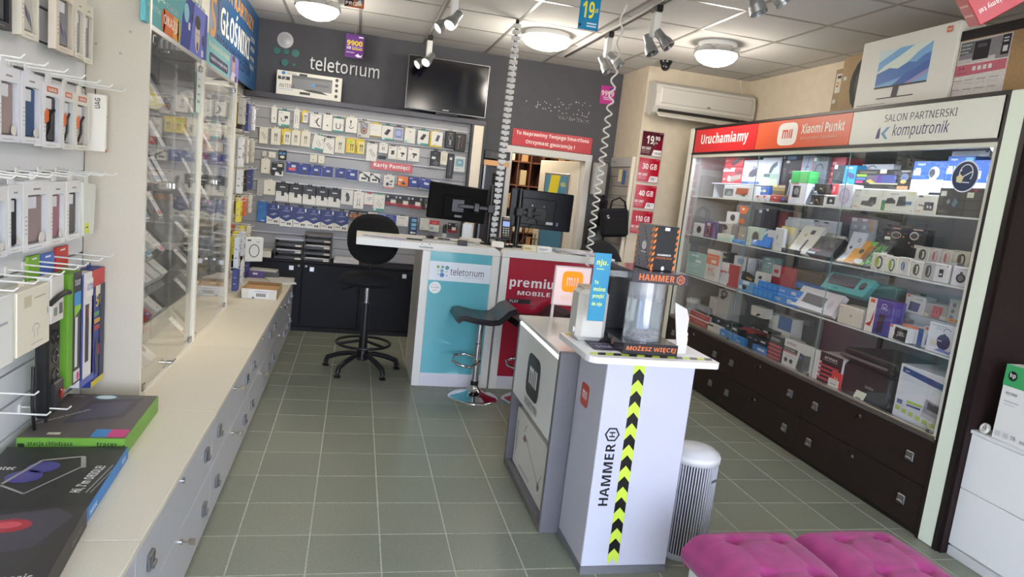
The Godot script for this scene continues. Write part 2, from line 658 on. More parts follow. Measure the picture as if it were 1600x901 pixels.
	# slatted end panel just inside the doorway
	var sl := thing("slat_panel", "beige slatted panel just inside the doorway", "panel", Vector3(1.575, 0, BACK - 0.13))
	for j in 19:
		put("slat", sh("b7a994").box(Vector3(0, 0.06 + j * 0.104, -0.4), Vector3(0.016, 0.155 + j * 0.104, 0)), M.laminate, sl)
	put("edge_strip", sh("c9bfae").box(Vector3(-0.001, 0.0, -0.41), Vector3(0.008, 2.03, 0.0)), M.laminate, sl)


# ------------------------------------------------------------------ lamps
func build_lamps() -> void:
	var warm := glow("dome_glow", "fff7ea", 5.0)
	for a in [[Vector3(1.483, CEIL, -5.9), 0.215, false, "large frameless domed ceiling lamp, middle of the room", 1.0], [Vector3(2.745, CEIL, -5.27), 0.17, true, "chrome-ringed domed ceiling lamp before the air conditioner", 0.7], [Vector3(-0.41, CEIL, -5.95), 0.17, true, "chrome-ringed domed ceiling lamp over the pale counter", 0.7], [Vector3(0.9, CEIL, -2.2), 0.2, false, "unseen domed ceiling lamp, added out of view near the camera", 0.8]]:  # the last lamp is an added one, out of view
		var t := thing("ceiling_lamp", a[3], "lamp", a[0], 0, "domed ceiling lamps")
		var r: float = a[1]
		put("lamp_body", sh("f2f2ee").lathe([Vector2(0, 0), Vector2(r * 0.9, 0), Vector2(r * 0.9, -0.035), Vector2(r, -0.04)]), M.satin, t)
		if a[2]:
			put("lamp_ring", sh("c4c6c8").lathe([Vector2(r, -0.038), Vector2(r * 1.06, -0.038), Vector2(r * 1.06, -0.085), Vector2(r, -0.087)], 32), M.chrome, t)
		var y := -0.08 if a[2] else -0.04
		put("lamp_diffuser", sh().lathe([Vector2(r, y), Vector2(r * 0.99, y - 0.02), Vector2(r * 0.85, y - 0.055), Vector2(r * 0.6, y - 0.08), Vector2(r * 0.3, y - 0.095), Vector2(0, y - 0.1)], 32, true), warm, t)
		lamp(OmniLight3D.new(), "lamp_light", t, Vector3(0, y - 0.22, 0), "fff5e8", LAMP_ENERGY * a[4], 0.15)

	# track spots
	var spot_glow := glow("spot_glow", "fff6e8", 6.0)
	for a in [["left", 0.56, -6.85, -3.4], ["mid", 1.875, -6.66, -3.6]]:
		var tr := thing("lighting_track", "black lighting track on the ceiling %s" % ("before the television" if a[0] == "left" else "over the counters, carrying unlit spotlights"), "track", Vector3(a[1], CEIL - 0.003, 0))
		put("track_bar", sh("2a2a2a" if a[0] == "mid" else "8b8985").box(Vector3(-0.008, -0.02, a[2]), Vector3(0.008, 0, a[3])), M.satin, tr)
		put("track_flange", sh("d8d6d2").box(Vector3(-0.02, -0.008, a[2]), Vector3(-0.008, 0, a[3])), M.satin, tr)
	for a in [[Vector3(0.56, CEIL - 0.02, -6.67), true, Vector3(-0.62, -0.62, 0.45), "lit twin spotlight nearest the television"], [Vector3(0.56, CEIL - 0.02, -4.92), true, Vector3(-0.6, -0.65, 0.3), "lit twin spotlight on the track further from the television"], [Vector3(1.872, CEIL - 0.02, -5.414), false, Vector3(0.5, -0.7, 0.42), "unlit twin spotlight beside the coiled white cord"], [Vector3(1.868, CEIL - 0.02, -4.498), false, Vector3(0.4, -0.8, 0.42), "unlit twin spotlight with the larger silver heads"], [Vector3(1.872, CEIL - 0.02, -3.22), false, Vector3(0.4, -0.75, 0.3), "unlit spotlight cut off by the upper picture edge"]]:
		var t := thing("spotlight", a[3], "spotlight", a[0], 0, "spotlights on ceiling tracks")
		put("adapter", sh("1d1d1d").cbox(Vector3(-0.022, -0.045, -0.05), Vector3(0.022, 0.0, 0.05), 0.006), M.satin, t)
		put("driver_box", sh("e3e1dc").cbox(Vector3(-0.025, -0.2, -0.035), Vector3(0.025, -0.045, 0.035), 0.005), M.satin, t)
		var d: Vector3 = a[2].normalized()
		for s in [-1.0, 1.0]:
			var head := Node3D.new()
			head.name = "spot_head"
			t.add_child(head, true)
			head.position = Vector3(0.02 * s, -0.2 + 0.01 * s, 0.045 * s)
			var dd := (d + Vector3(0.18 * s, 0, 0.1 * s)).normalized()
			head.basis = Basis(Quaternion(Vector3.DOWN, dd))
			put("head_shell", sh("b9bcbf").lathe([Vector2(0, 0.03), Vector2(0.028, 0.028), Vector2(0.03, -0.03), Vector2(0.042, -0.07), Vector2(0.045, -0.11), Vector2(0.04, -0.11), Vector2(0.036, -0.085)], 20), M.steel, head)
			put("bulb_face", sh("3a3a3a").lathe([Vector2(0.036, -0.088), Vector2(0, -0.088)], 16), spot_glow if a[1] else M.gloss, head)
			if a[1]:
				var sp := SpotLight3D.new()
				sp.spot_angle = 28.0
				lamp(sp, "spot_light", t, head.position + dd * 0.14, "fff2dc", SPOT_ENERGY, 0.04)
				sp.basis = Basis.looking_at(dd, Vector3.UP if absf(dd.y) < 0.95 else Vector3.RIGHT)


const LAMP_ENERGY := 0.95
const SPOT_ENERGY := 2.2


# ------------------------------------------------------------------ pale counter, slat wall and glass cabinets
# drawer front with two square pulls and a lock; local x along the front, z outwards
func drawer(unit: Node3D, x0: float, x1: float, y0: float, y1: float, hex: String, m: Material, key: int, pulls := true) -> void:
	var d := put("drawer", sh(hex).cbox(Vector3(x0 + 0.002, y0, -0.018), Vector3(x1 - 0.002, y1, 0.0), 0.0015), m, unit)
	if pulls:
		for x in [x0 + 0.135, x1 - 0.135]:
			var p := sh("9fa0a3")
			p.cbox(Vector3(x - 0.026, (y0 + y1) / 2 - 0.026, 0.0), Vector3(x + 0.026, (y0 + y1) / 2 + 0.026, 0.012), 0.003)
			p.cbox(Vector3(x - 0.02, (y0 + y1) / 2 - 0.02, 0.012), Vector3(x + 0.02, (y0 + y1) / 2 - 0.006, 0.02), 0.002)
			put("handle", p, M.steel, d)
	var xm := (x0 + x1) / 2
	var yk := y1 - 0.045
	var l := sh("c9cacc").at(Transform3D(Basis(Vector3.RIGHT, PI / 2), Vector3(xm, yk, 0)))
	l.lathe([Vector2(0.011, 0), Vector2(0.011, 0.008), Vector2(0.0, 0.008)], 16)
	l.at()
	put("lock", l, M.chrome, d)
	if key:
		var k := sh("c2b8a0")
		k.box(Vector3(xm - 0.002, yk - 0.004, 0.008), Vector3(xm + 0.002, yk + 0.004, 0.03))
		k.cbox(Vector3(xm - 0.0015, yk - 0.013, 0.03), Vector3(xm + 0.0015, yk + 0.013, 0.052), 0.001)
		put("key", k, M.chrome, d)


func build_left_counter() -> void:
	var cuts := [-0.889, -1.951, -3.013, -4.075, -5.137, -6.199, -6.765]
	var said := ["pale drawer unit beside the camera, mostly out of view", "pale drawer unit under the laptop stand boxes", "pale drawer unit under the first glass cabinet", "pale drawer unit under the second glass cabinet", "pale drawer unit under the open carton on the counter", "narrow pale drawer unit against the dark end cabinets"]
	for i in 6:
		var w: float = cuts[i] - cuts[i + 1]
		var u := thing("drawer_unit", said[i], "cabinet", Vector3(-0.53, 0, cuts[i]), PI / 2, "pale drawer units")
		put("carcass", sh("bdbdbf").box(Vector3(0.001, 0.015, -0.56), Vector3(w - 0.001, 0.5, -0.018)), M.laminate, u)
		put("plinth", sh("3a3a3c").box(Vector3(0.002, 0.0, -0.56), Vector3(w - 0.002, 0.02, -0.03)), M.matte, u)
		drawer(u, 0, w, 0.02, 0.262, "b4b4b8", M.satin, [1, 1, 1, 1, 0, 0][i])
		drawer(u, 0, w, 0.267, 0.498, "b4b4b8", M.satin, [0, 0, 1, 0, 1, 0][i])
		put("worktop", sh("d9d2bf").cbox(Vector3(0.0012, 0.5, -0.575), Vector3(w - 0.0012, 0.522, 0.013), 0.002), M.laminate, u)

	# slat wall by the camera
	var sw := setting("slat_wall_left")
	sw.name = "wall_slats_near"
	put("backing", sh("7c7d80").box(Vector3(SIDE_L, 0.52, -3.172), Vector3(-1.112, 2.7, -0.6)), M.matte, sw)
	put("slat_board", sh("dcdcdc").cbox(Vector3(-1.115, 0.522, -3.172), Vector3(-1.1, 0.574, -0.6), 0.002), M.satin, sw)
	for k in 18:
		var y := 0.583 + 0.1127 * k
		put("slat_board", sh("dcdcdc").cbox(Vector3(-1.115, y, -3.172), Vector3(-1.1, y + 0.104, -0.6), 0.003), M.satin, sw)
	# pale end panel between slat wall and glass cabinet
	var ep := thing("partition_panel", "beige upright panel between the slat wall and the first glass cabinet", "panel", Vector3(-1.1, 0.522, -3.175), 0)
	put("board", sh("c8bfad").cbox(Vector3(0, 0, -0.018), Vector3(0.232, 2.1, 0), 0.001), M.laminate, ep)
	put("edge_band", sh("d9d3c4").box(Vector3(0.2321, 0, -0.018), Vector3(0.2335, 2.1, 0)), M.satin, ep)
	for p in [[0.035, 1.475], [0.125, 1.45], [0.16, 1.54]]:
		put("screw_cap", sh("a59d8f").at(Transform3D(Basis(), Vector3(p[0], p[1], 0.0004))).oval(0, 0, 0.006, 0.006, 0, 12), M.satin, ep)

	# two glass cabinets on the counter
	for i in 2:
		var z0: float = [-3.195, -4.18][i]
		var z1: float = [-4.125, -5.15][i]
		var w := z0 - z1
		var c := thing("glass_cabinet", ["first glass cabinet of phones on the pale counter, with an orange-badged sign", "second glass cabinet of phones on the pale counter, with a pill-shaped sign print"][i], "cabinet", Vector3(-0.868, 0.522, z0), PI / 2)
		put("back_panel", sh("8b8a89").box(Vector3(0, 0, -0.232), Vector3(w, 1.585, -0.22)), M.satin, c)
		put("base_rail", sh("d5cfbf").cbox(Vector3(0, 0, -0.02), Vector3(w, 0.014, 0.016), 0.002), M.satin, c)
		put("top_board", sh("a9a7a4").box(Vector3(0, 1.565, -0.23), Vector3(w, 1.585, 0.0)), M.satin, c)
		for k in 2:
			put("downlight", sh("d9dadb").at(Transform3D(Basis(), Vector3(w * (0.3 + 0.4 * k), 1.562, -0.11))).lathe([Vector2(0, -0.004), Vector2(0.032, -0.004), Vector2(0.035, 0.004)], 20), M.chrome, c)
		for k in 7:
			put("glass_shelf", sh().box(Vector3(0.004, [0.248, 0.418, 0.583, 0.758, 0.931, 1.098, 1.268][k] - 0.006, -0.218), Vector3(w - 0.004, [0.248, 0.418, 0.583, 0.758, 0.931, 1.098, 1.268][k], -0.03)), M.shelf_glass, c)
		put("post", sh("e0dccd").cbox(Vector3(w, 0, -0.035), Vector3(w + 0.052, 1.585, 0.012), 0.003), M.satin, c)
		var split: float = [0.43, 0.47][i]
		for k in 2:
			var a := 0.004 if k == 0 else split + 0.002
			var b := split - 0.002 if k == 0 else w - 0.004
			var d := put("glass_door", sh().box(Vector3(a, 0.016, -0.004), Vector3(b, 1.562, 0.002)), M.glass, c)
			var xx := b - 0.03 if k == 0 else a + 0.006
			put("knob", sh("d4d6d8").cbox(Vector3(xx, 0.9, 0.002), Vector3(xx + 0.024, 0.93, 0.018), 0.003), M.chrome, d)
			for y in [0.03, 1.53]:
				var hx := a + 0.002 if k == 0 else b - 0.035
				put("hinge", sh("b9bbbd").cbox(Vector3(hx, y - 0.016, 0.002), Vector3(hx + 0.033, y + 0.016, 0.01), 0.002), M.chrome, d)
		if i == 0:
			var l := sh("cfd1d3").tube([Vector3(split - 0.02, 0.035, 0.005), Vector3(split - 0.02, 0.035, 0.03)], 0.011, 12)
			l.tube([Vector3(split - 0.02, 0.035, 0.03), Vector3(split + 0.03, 0.04, 0.032)], 0.004, 6)
			put("door_lock", l, M.chrome, c)
	# sign boards above the cabinets
	var t := thing("cabinet_sign", "teal and blue sign board with an orange badge above the first glass cabinet", "sign", Vector3(-0.872, 2.105, -3.12), PI / 2)
	put("board", sh("66b3b8").cbox(Vector3(0, 0, -0.02), Vector3(1.13, 0.25, 0), 0.002), M.matte, t)
	var s := sh("2f3f9e")
	s.flat(PackedVector2Array([Vector2(0.56, 0), Vector2(1.13, 0), Vector2(1.13, 0.25), Vector2(0.66, 0.25), Vector2(0.58, 0.14)]), 0.0006)
	s.ink("6c77d8").flat(PackedVector2Array([Vector2(0.74, 0), Vector2(1.02, 0), Vector2(1.08, 0.25), Vector2(0.82, 0.25)]), 0.0008)
	s.ink("8fd0dc").oval(0.66, 0.17, 0.05, 0.045, 0.001, 20)
	s.ink("e2cfc4").oval(0.9, 0.1, 0.055, 0.082, 0.0012, 24).ink("2b2230").oval(0.9, 0.17, 0.06, 0.035, 0.0014, 16).ink("5a2a30").oval(0.905, 0.05, 0.018, 0.026, 0.0015, 12)
	s.ink("3a2c30").rect(0.872, 0.108, 0.89, 0.114, 0.0015).rect(0.912, 0.108, 0.93, 0.114, 0.0015)
	s.ink("e9eef5").rect(0.7, 0.1, 0.74, 0.135, 0.0012).ink("22264a").oval(1.03, 0.1, 0.026, 0.03, 0.0012, 14).oval(0.78, 0.17, 0.016, 0.022, 0.0012, 10)
	s.ink("d9dcf2").rect(1.0, 0.015, 1.05, 0.05, 0.0012)
	s.ink("e4eed0").words("PRZYJDŹ", 0.02, 0.11, 0.28, 0.19, 0.001, true).ink("cfe4d8").words("DO SALONU", 0.3, 0.115, 0.5, 0.14, 0.001)
	s.ink("cfe4d8").words("SKORZYSTAJ", 0.025, 0.06, 0.21, 0.085, 0.001)
	s.ink("e8743a").oval(0.26, 0.055, 0.03, 0.05, 0.001, 16).rect(0.26, 0.005, 0.52, 0.105, 0.001).ink("f0a848").rect(0.42, 0.005, 0.52, 0.105, 0.0012).oval(0.52, 0.055, 0.03, 0.05, 0.0012, 16)
	s.ink("fbf3df").words("OKAZJI", 0.26, 0.03, 0.5, 0.085, 0.0016, true)
	put("sign_print", s, M.matte, t)
	t = thing("cabinet_sign", "teal sign board with a dark pill-shaped print above the second glass cabinet", "sign", Vector3(-0.872, 2.105, -4.255), PI / 2)
	put("board", sh("7cc0c6").cbox(Vector3(0, 0, -0.02), Vector3(1.04, 0.17, 0), 0.002), M.matte, t)
	s = sh("8a84d8").rect(0.72, 0, 1.04, 0.17, 0.0006)
	s.ink("d9b5a6").oval(0.84, 0.1, 0.05, 0.06, 0.001, 20).ink("e2dcea").flat(PackedVector2Array([Vector2(0.74, 0), Vector2(0.98, 0), Vector2(0.92, 0.06), Vector2(0.79, 0.06)]), 0.0012).ink("4a3a34").rect(0.9, 0.005, 0.97, 0.045, 0.0014).ink("3a2c2a").oval(0.84, 0.145, 0.05, 0.02, 0.0013, 16)
	s.ink("eef2d8").words("Kupujesz DLA FIRM", 0.06, 0.098, 0.66, 0.14, 0.001, true)
	s.ink("2c3357").rect(0.1, 0.02, 0.62, 0.078, 0.001).oval(0.1, 0.049, 0.025, 0.029, 0.001).oval(0.62, 0.049, 0.025, 0.029, 0.001)
	s.ink("d5d8ec").words("Zapytaj o szczegóły oferty", 0.1, 0.036, 0.62, 0.064, 0.0014, true)
	put("sign_print", s, M.matte, t)

	# banners higher up
	t = thing("wall_banner", "cream banner with teal words and a dark figure above the first sign", "banner", Vector3(-1.02, 2.28, -3.6), PI / 2)
	put("board", sh("d9d3bd").box(Vector3(0, 0, -0.02), Vector3(1.42, 0.645, 0)), M.satin, t)
	s = sh("5f9a94").words("BEZ STRESU...", 0.6, 0.2, 1.28, 0.29, 0.001, true)
	s.ink("4a4644").flat(PackedVector2Array([Vector2(0.1, 0), Vector2(0.75, 0), Vector2(0.7, 0.12), Vector2(0.55, 0.2), Vector2(0.4, 0.3), Vector2(0.2, 0.3)]), 0.001)
	put("banner_print", s, M.matte, t)
	t = thing("wall_banner", "blue banner with big white and orange words in the far corner", "banner", Vector3(-1.02, 2.24, -5.03), PI / 2)
	put("board", sh("2d5f93").box(Vector3(0, 0, -0.02), Vector3(2.16, 0.687, 0)), M.satin, t)
	s = sh("e9e6da").words("GŁOŚNIKI", 0.36, 0.22, 1.66, 0.46, 0.001, true)
	s.ink("d99a45").words("S", 0.03, 0.14, 0.2, 0.42, 0.001, true).words("A KARTUZY", 0.62, 0.49, 1.84, 0.6, 0.001, true)
	s.ink("243a63").words("T", 0.22, 0.22, 0.33, 0.46, 0.001, true).words("IU ZALANY TELEFON", 0.24, 0.08, 1.75, 0.19, 0.001, true)
	s.ink("d8d8d2").words("NAPRAWA SERWIS", 1.72, 0.16, 1.95, 0.2, 0.001, true).words("SKUP SPRZEDAŻ", 1.72, 0.24, 1.95, 0.28, 0.001, true).words("AKCESORIA", 1.72, 0.32, 1.95, 0.36, 0.001, true).words("ETUI SZKŁA", 1.72, 0.4, 1.95, 0.44, 0.001, true)
	put("banner_print", s, M.matte, t)
	# slat boards behind the hooks beyond the cabinets
	var sf := setting("wall_slats_far")
	put("backing", sh("77777a").box(Vector3(SIDE_L, 0.52, -7.07), Vector3(-1.112, 2.3, -5.21)), M.matte, sf)
	for k in 15:
		var y := 0.583 + 0.1127 * k
		put("slat_board", sh("c9c5bb").cbox(Vector3(-1.115, y, -7.07), Vector3(-1.1, y + 0.104, -5.21), 0.003), M.satin, sf)


# ------------------------------------------------------------------ dark display cabinet along the other side
func build_right_cabinet() -> void:
	var cuts := [-6.01, -4.95, -3.9, -2.825]
	for i in 3:
		var w: float = cuts[i + 1] - cuts[i]
		var u := thing("dark_drawer_unit", ["dark wood drawer unit under the display, furthest from the camera", "dark wood drawer unit under the display, middle of three", "dark wood drawer unit under the printers"][i], "cabinet", Vector3(3.047, 0, cuts[i]), -PI / 2, "dark drawer units")
		put("carcass", sh("2e2523").box(Vector3(0.001, 0.02, -0.52), Vector3(w - 0.001, 0.53, -0.018)), M.wenge, u)
		put("plinth", sh("17130f").box(Vector3(0, 0, -0.52), Vector3(w, 0.03, -0.012)), M.satin, u)
		drawer(u, 0, w, 0.032, 0.272, "372c29", M.wenge, 1 if i == 1 else 0)
		drawer(u, 0, w, 0.278, 0.528, "372c29", M.wenge, 1 if i > 0 else 0)

	var c := thing("display_cabinet", "long glass-fronted display cabinet with a row of three header signs", "cabinet", Vector3(3.047, 0, -6.01), -PI / 2)
	var L := 3.185
	put("bottom_board", sh("5a5552").box(Vector3(0, 0.53, -0.52), Vector3(L, 0.548, 0)), M.laminate, c)
	put("front_rail", sh("a9a89f").cbox(Vector3(0, 0.548, -0.035), Vector3(L, 0.566, 0.008), 0.002), M.steel, c)
	put("back_panel", sh("a3a4ad").box(Vector3(0, 0.548, -0.54), Vector3(L, 2.1, -0.52)), M.laminate, c)
	put("top_board", sh("332a28").box(Vector3(0, 2.085, -0.54), Vector3(L, 2.1, -0.02)), M.wenge, c)
	put("top_fascia", sh("2c2422").box(Vector3(0, 1.97, -0.522), Vector3(L, 2.085, -0.505)), M.wenge, c)
	for x in [0.02, 1.06, 2.11, 3.12]:
		put("shelf_standard", sh("5c5c60").box(Vector3(x, 0.548, -0.519), Vector3(x + 0.03, 1.97, -0.5)), M.steel, c)
	for y in [1.714, 1.352, 0.977]:
		var g := put("glass_shelf", sh().box(Vector3(0.004, y - 0.01, -0.5), Vector3(L - 0.004, y, -0.045)), M.shelf_glass, c)
		put("shelf_edge_highlight", sh("dfe6e2").box(Vector3(0.004, y - 0.01, -0.045), Vector3(L - 0.004, y, -0.043)), M.gloss, g)  # pale strip paints the bright highlight along edge-lit glass
		for x in [0.03, 1.07, 2.12, 3.13]:
			put("shelf_bracket", sh("6c6c70").flat_bracket(x, y - 0.011), M.steel, g)
	put("step_shelf", sh("c9ccd2").box(Vector3(0.06, 1.845, -0.47), Vector3(L - 0.02, 1.855, -0.2)), M.satin, c)
	for k in 4:
		put("step_leg", sh("d3d6da").box(Vector3(0.08 + k * 1.02, 1.714, -0.46), Vector3(0.09 + k * 1.02, 1.845, -0.22)), M.satin, c)
	put("step_block", sh("e6e8df").cbox(Vector3(2.33, 1.352, -0.34), Vector3(L - 0.06, 1.435, -0.16), 0.003), M.satin, c)
	put("step_block", sh("c9ccd6").cbox(Vector3(2.62, 0.977, -0.36), Vector3(L - 0.03, 1.13, -0.2), 0.003), M.satin, c)
	put("step_block", sh("c8ccd2").cbox(Vector3(0.3, 1.352, -0.42), Vector3(1.1, 1.44, -0.26), 0.003), M.satin, c)
	# sliding panes
	for k in 3:
		var a: float = [0.012, 1.09, 2.12][k]
		var b: float = [1.1, 2.13, L - 0.02][k]
		var z := -0.012 if k == 1 else -0.004
		var p := put("glass_pane", sh().box(Vector3(a, 0.562, z - 0.004), Vector3(b, 2.068, z)), M.glass, c)
		put("pane_edge", sh("5f7f78").box(Vector3(b - 0.003, 0.562, z - 0.0045), Vector3(b, 2.068, z + 0.0005)), M.gloss, p)
		put("pane_lock", sh("c9cbcd").cbox(Vector3(b - 0.05, 0.564, z), Vector3(b - 0.02, 0.59, z + 0.012), 0.003), M.chrome, p)
	put("frame_bar", sh("d6d8c6").cbox(Vector3(0, 2.066, -0.03), Vector3(L, 2.092, 0.004), 0.002), M.satin, c)
	put("frame_bar", sh("c6c8bc").cbox(Vector3(L - 0.022, 0.56, -0.03), Vector3(L, 2.07, 0.003), 0.002), M.satin, c)
	put("frame_bar", sh("c6c8bc").cbox(Vector3(0, 0.56, -0.03), Vector3(0.016, 2.07, 0.003), 0.002), M.satin, c)
	# header with its three boards
	put("header_box", sh("2a2321").box(Vector3(-0.02, 2.092, -0.1), Vector3(L + 0.018, 2.335, -0.004)), M.wenge, c)
	put("header_trim", sh("211b19").box(Vector3(-0.02, 2.318, -0.1), Vector3(L + 0.02, 2.338, 0.01)), M.satin, c)
	put("header_trim", sh("211b19").box(Vector3(-0.02, 2.09, -0.02), Vector3(L + 0.02, 2.108, 0.01)), M.satin, c)
	put("cabinet_top", sh("2f2724").box(Vector3(-0.02, 2.32, -0.77), Vector3(L + 0.15, 2.335, -0.1)), M.wenge, c)
	for k in 3:
		var a: float = [0.006, 1.037, 2.112][k]
		var b: float = [1.031, 2.106, 3.168][k]
		var hd := put("sign_board", sh(["cf2f33", "e2633f", "e4e6da"][k]).cbox(Vector3(a, 2.11, -0.002), Vector3(b, 2.317, 0.005), 0.001), M.satin, c)
		var s := sh("f6f1ea")
		var f := 0.0056
		if k == 0:
			s.words("Uruchamiamy", a + 0.12, 2.155, b - 0.12, 2.275, f, true)
		elif k == 1:
			var q := PackedVector2Array()
			for i in 40:
				var an := TAU * i / 40
				var cx := cos(an)
				var sy := sin(an)
				q.append(Vector2(a + 0.4 + 0.118 * signf(cx) * pow(absf(cx), 0.5), 2.212 + 0.082 * signf(sy) * pow(absf(sy), 0.5)))
			s.flat(q, f)
			s.ink("d9542f").words("mı", a + 0.34, 2.18, a + 0.435, 2.245, f + 0.0006, true).rect(a + 0.444, 2.18, a + 0.46, 2.245, f + 0.0006)
			s.ink("f8efe2").words("Xiaomi Punkt", a + 0.56, 2.205, b - 0.06, 2.275, f, true)
			s.ink("f0c9b0").words("Autoryzowany Sprzedawca", a + 0.56, 2.16, b - 0.12, 2.187, f)
		else:
			s.ink("33354a").words("SALON PARTNERSKI", a + 0.28, 2.236, b - 0.26, 2.278, f)
			s.ink("2a2860").words("komputronik", a + 0.36, 2.13, b - 0.3, 2.218, f, false, 0.1)
			s.flat(PackedVector2Array([Vector2(a + 0.23, 2.14), Vector2(a + 0.262, 2.14), Vector2(a + 0.262, 2.165), Vector2(a + 0.258, 2.21), Vector2(a + 0.24, 2.19)]), f)
			s.ink("5f93b8").flat(PackedVector2Array([Vector2(a + 0.27, 2.168), Vector2(a + 0.312, 2.205), Vector2(a + 0.335, 2.205), Vector2(a + 0.298, 2.168), Vector2(a + 0.33, 2.135), Vector2(a + 0.308, 2.135)]), f)
		put("lettering", s, M.satin, hd)
	var ea := thing("cabinet_end", "pale edged end panel of the display cabinet beside the red posters", "panel", Vector3(3.047, 0, -6.01), -PI / 2)
	put("end_panel", sh("8f8d8b").box(Vector3(-0.016, 0.0, -0.54), Vector3(0, 2.33, 0)), M.laminate, ea)
	put("pale_strip", sh("dedfd0").cbox(Vector3(-0.1, 0.0, -0.02), Vector3(-0.018, 2.335, 0.008), 0.003), M.satin, ea)
	put("dark_edge", sh("1f1a18").box(Vector3(-0.018, 0.0, -0.03), Vector3(0.0, 2.33, 0.006)), M.satin, ea)
	var eb := thing("cabinet_end", "dark and pale end panel of the display cabinet beside the white chest", "panel", Vector3(3.047, 0, -6.01), -PI / 2)
	put("dark_edge", sh("1f1a18").box(Vector3(L, 0.0, -0.03), Vector3(L + 0.018, 2.33, 0.006)), M.satin, eb)
	put("pale_strip", sh("e8f2df").cbox(Vector3(L + 0.018, 0.004, -0.02), Vector3(L + 0.112, 2.335, 0.008), 0.003), M.satin, eb)
	put("dark_edge", sh("1f1a18").box(Vector3(L + 0.112, 0.0, -0.03), Vector3(L + 0.14, 2.36, 0.01)), M.satin, eb)
	put("side_board", sh("2f2622").box(Vector3(L + 0.14, 0.0, -0.78), Vector3(L + 0.158, 2.36, 0.0)), M.wenge, eb)
	# LED tubes under the top board
	for k in 3:
		var x: float = [0.53, 1.6, 2.66][k]
		put("led_tube", sh().cbox(Vector3(x - 0.45, 2.073, -0.046), Vector3(x + 0.45, 2.084, -0.034), 0.003), M.led, c)
		var al := AreaLight3D.new()
		al.area_size = Vector2(0.9, 0.02)
		lamp(al, "led_light", c, Vector3(x, 2.07, -0.04), "e6efff", LED_ENERGY, 0.05)
		al.rotation = Vector3(-PI / 2, 0, 0)
	# round notice on the glass
	var nt := thing("face_mask_sticker", "round navy sticker showing a masked face on the display cabinet glass", "sticker", Vector3(3.046, 1.92, -2.98), -PI / 2)
	var st := sh("e8ecee").oval(0, 0, 0.082, 0.082, 0.0005, 32)
	st.ink("223a5c").oval(0, 0, 0.076, 0.076, 0.0008, 32)
	st.ink("e8ecee").arc(0.005, 0.015, 0.042, 0.048, 0.005, 0.0011, -40, 220, 24)
	st.ink("e3d9a8").flat(PackedVector2Array([Vector2(-0.045, -0.03), Vector2(-0.015, -0.035), Vector2(-0.005, -0.005), Vector2(-0.03, 0.012), Vector2(-0.05, -0.005)]), 0.0012)
	st.ink("e8ecee").stroke(-0.01, -0.002, 0.04, 0.025, 0.005, 0.0012).stroke(-0.012, -0.03, 0.034, -0.032, 0.005, 0.0012).oval(-0.026, 0.03, 0.004, 0.004, 0.0012, 8)
	put("sticker_print", st, M.satin, nt)


const LED_ENERGY := 0.75


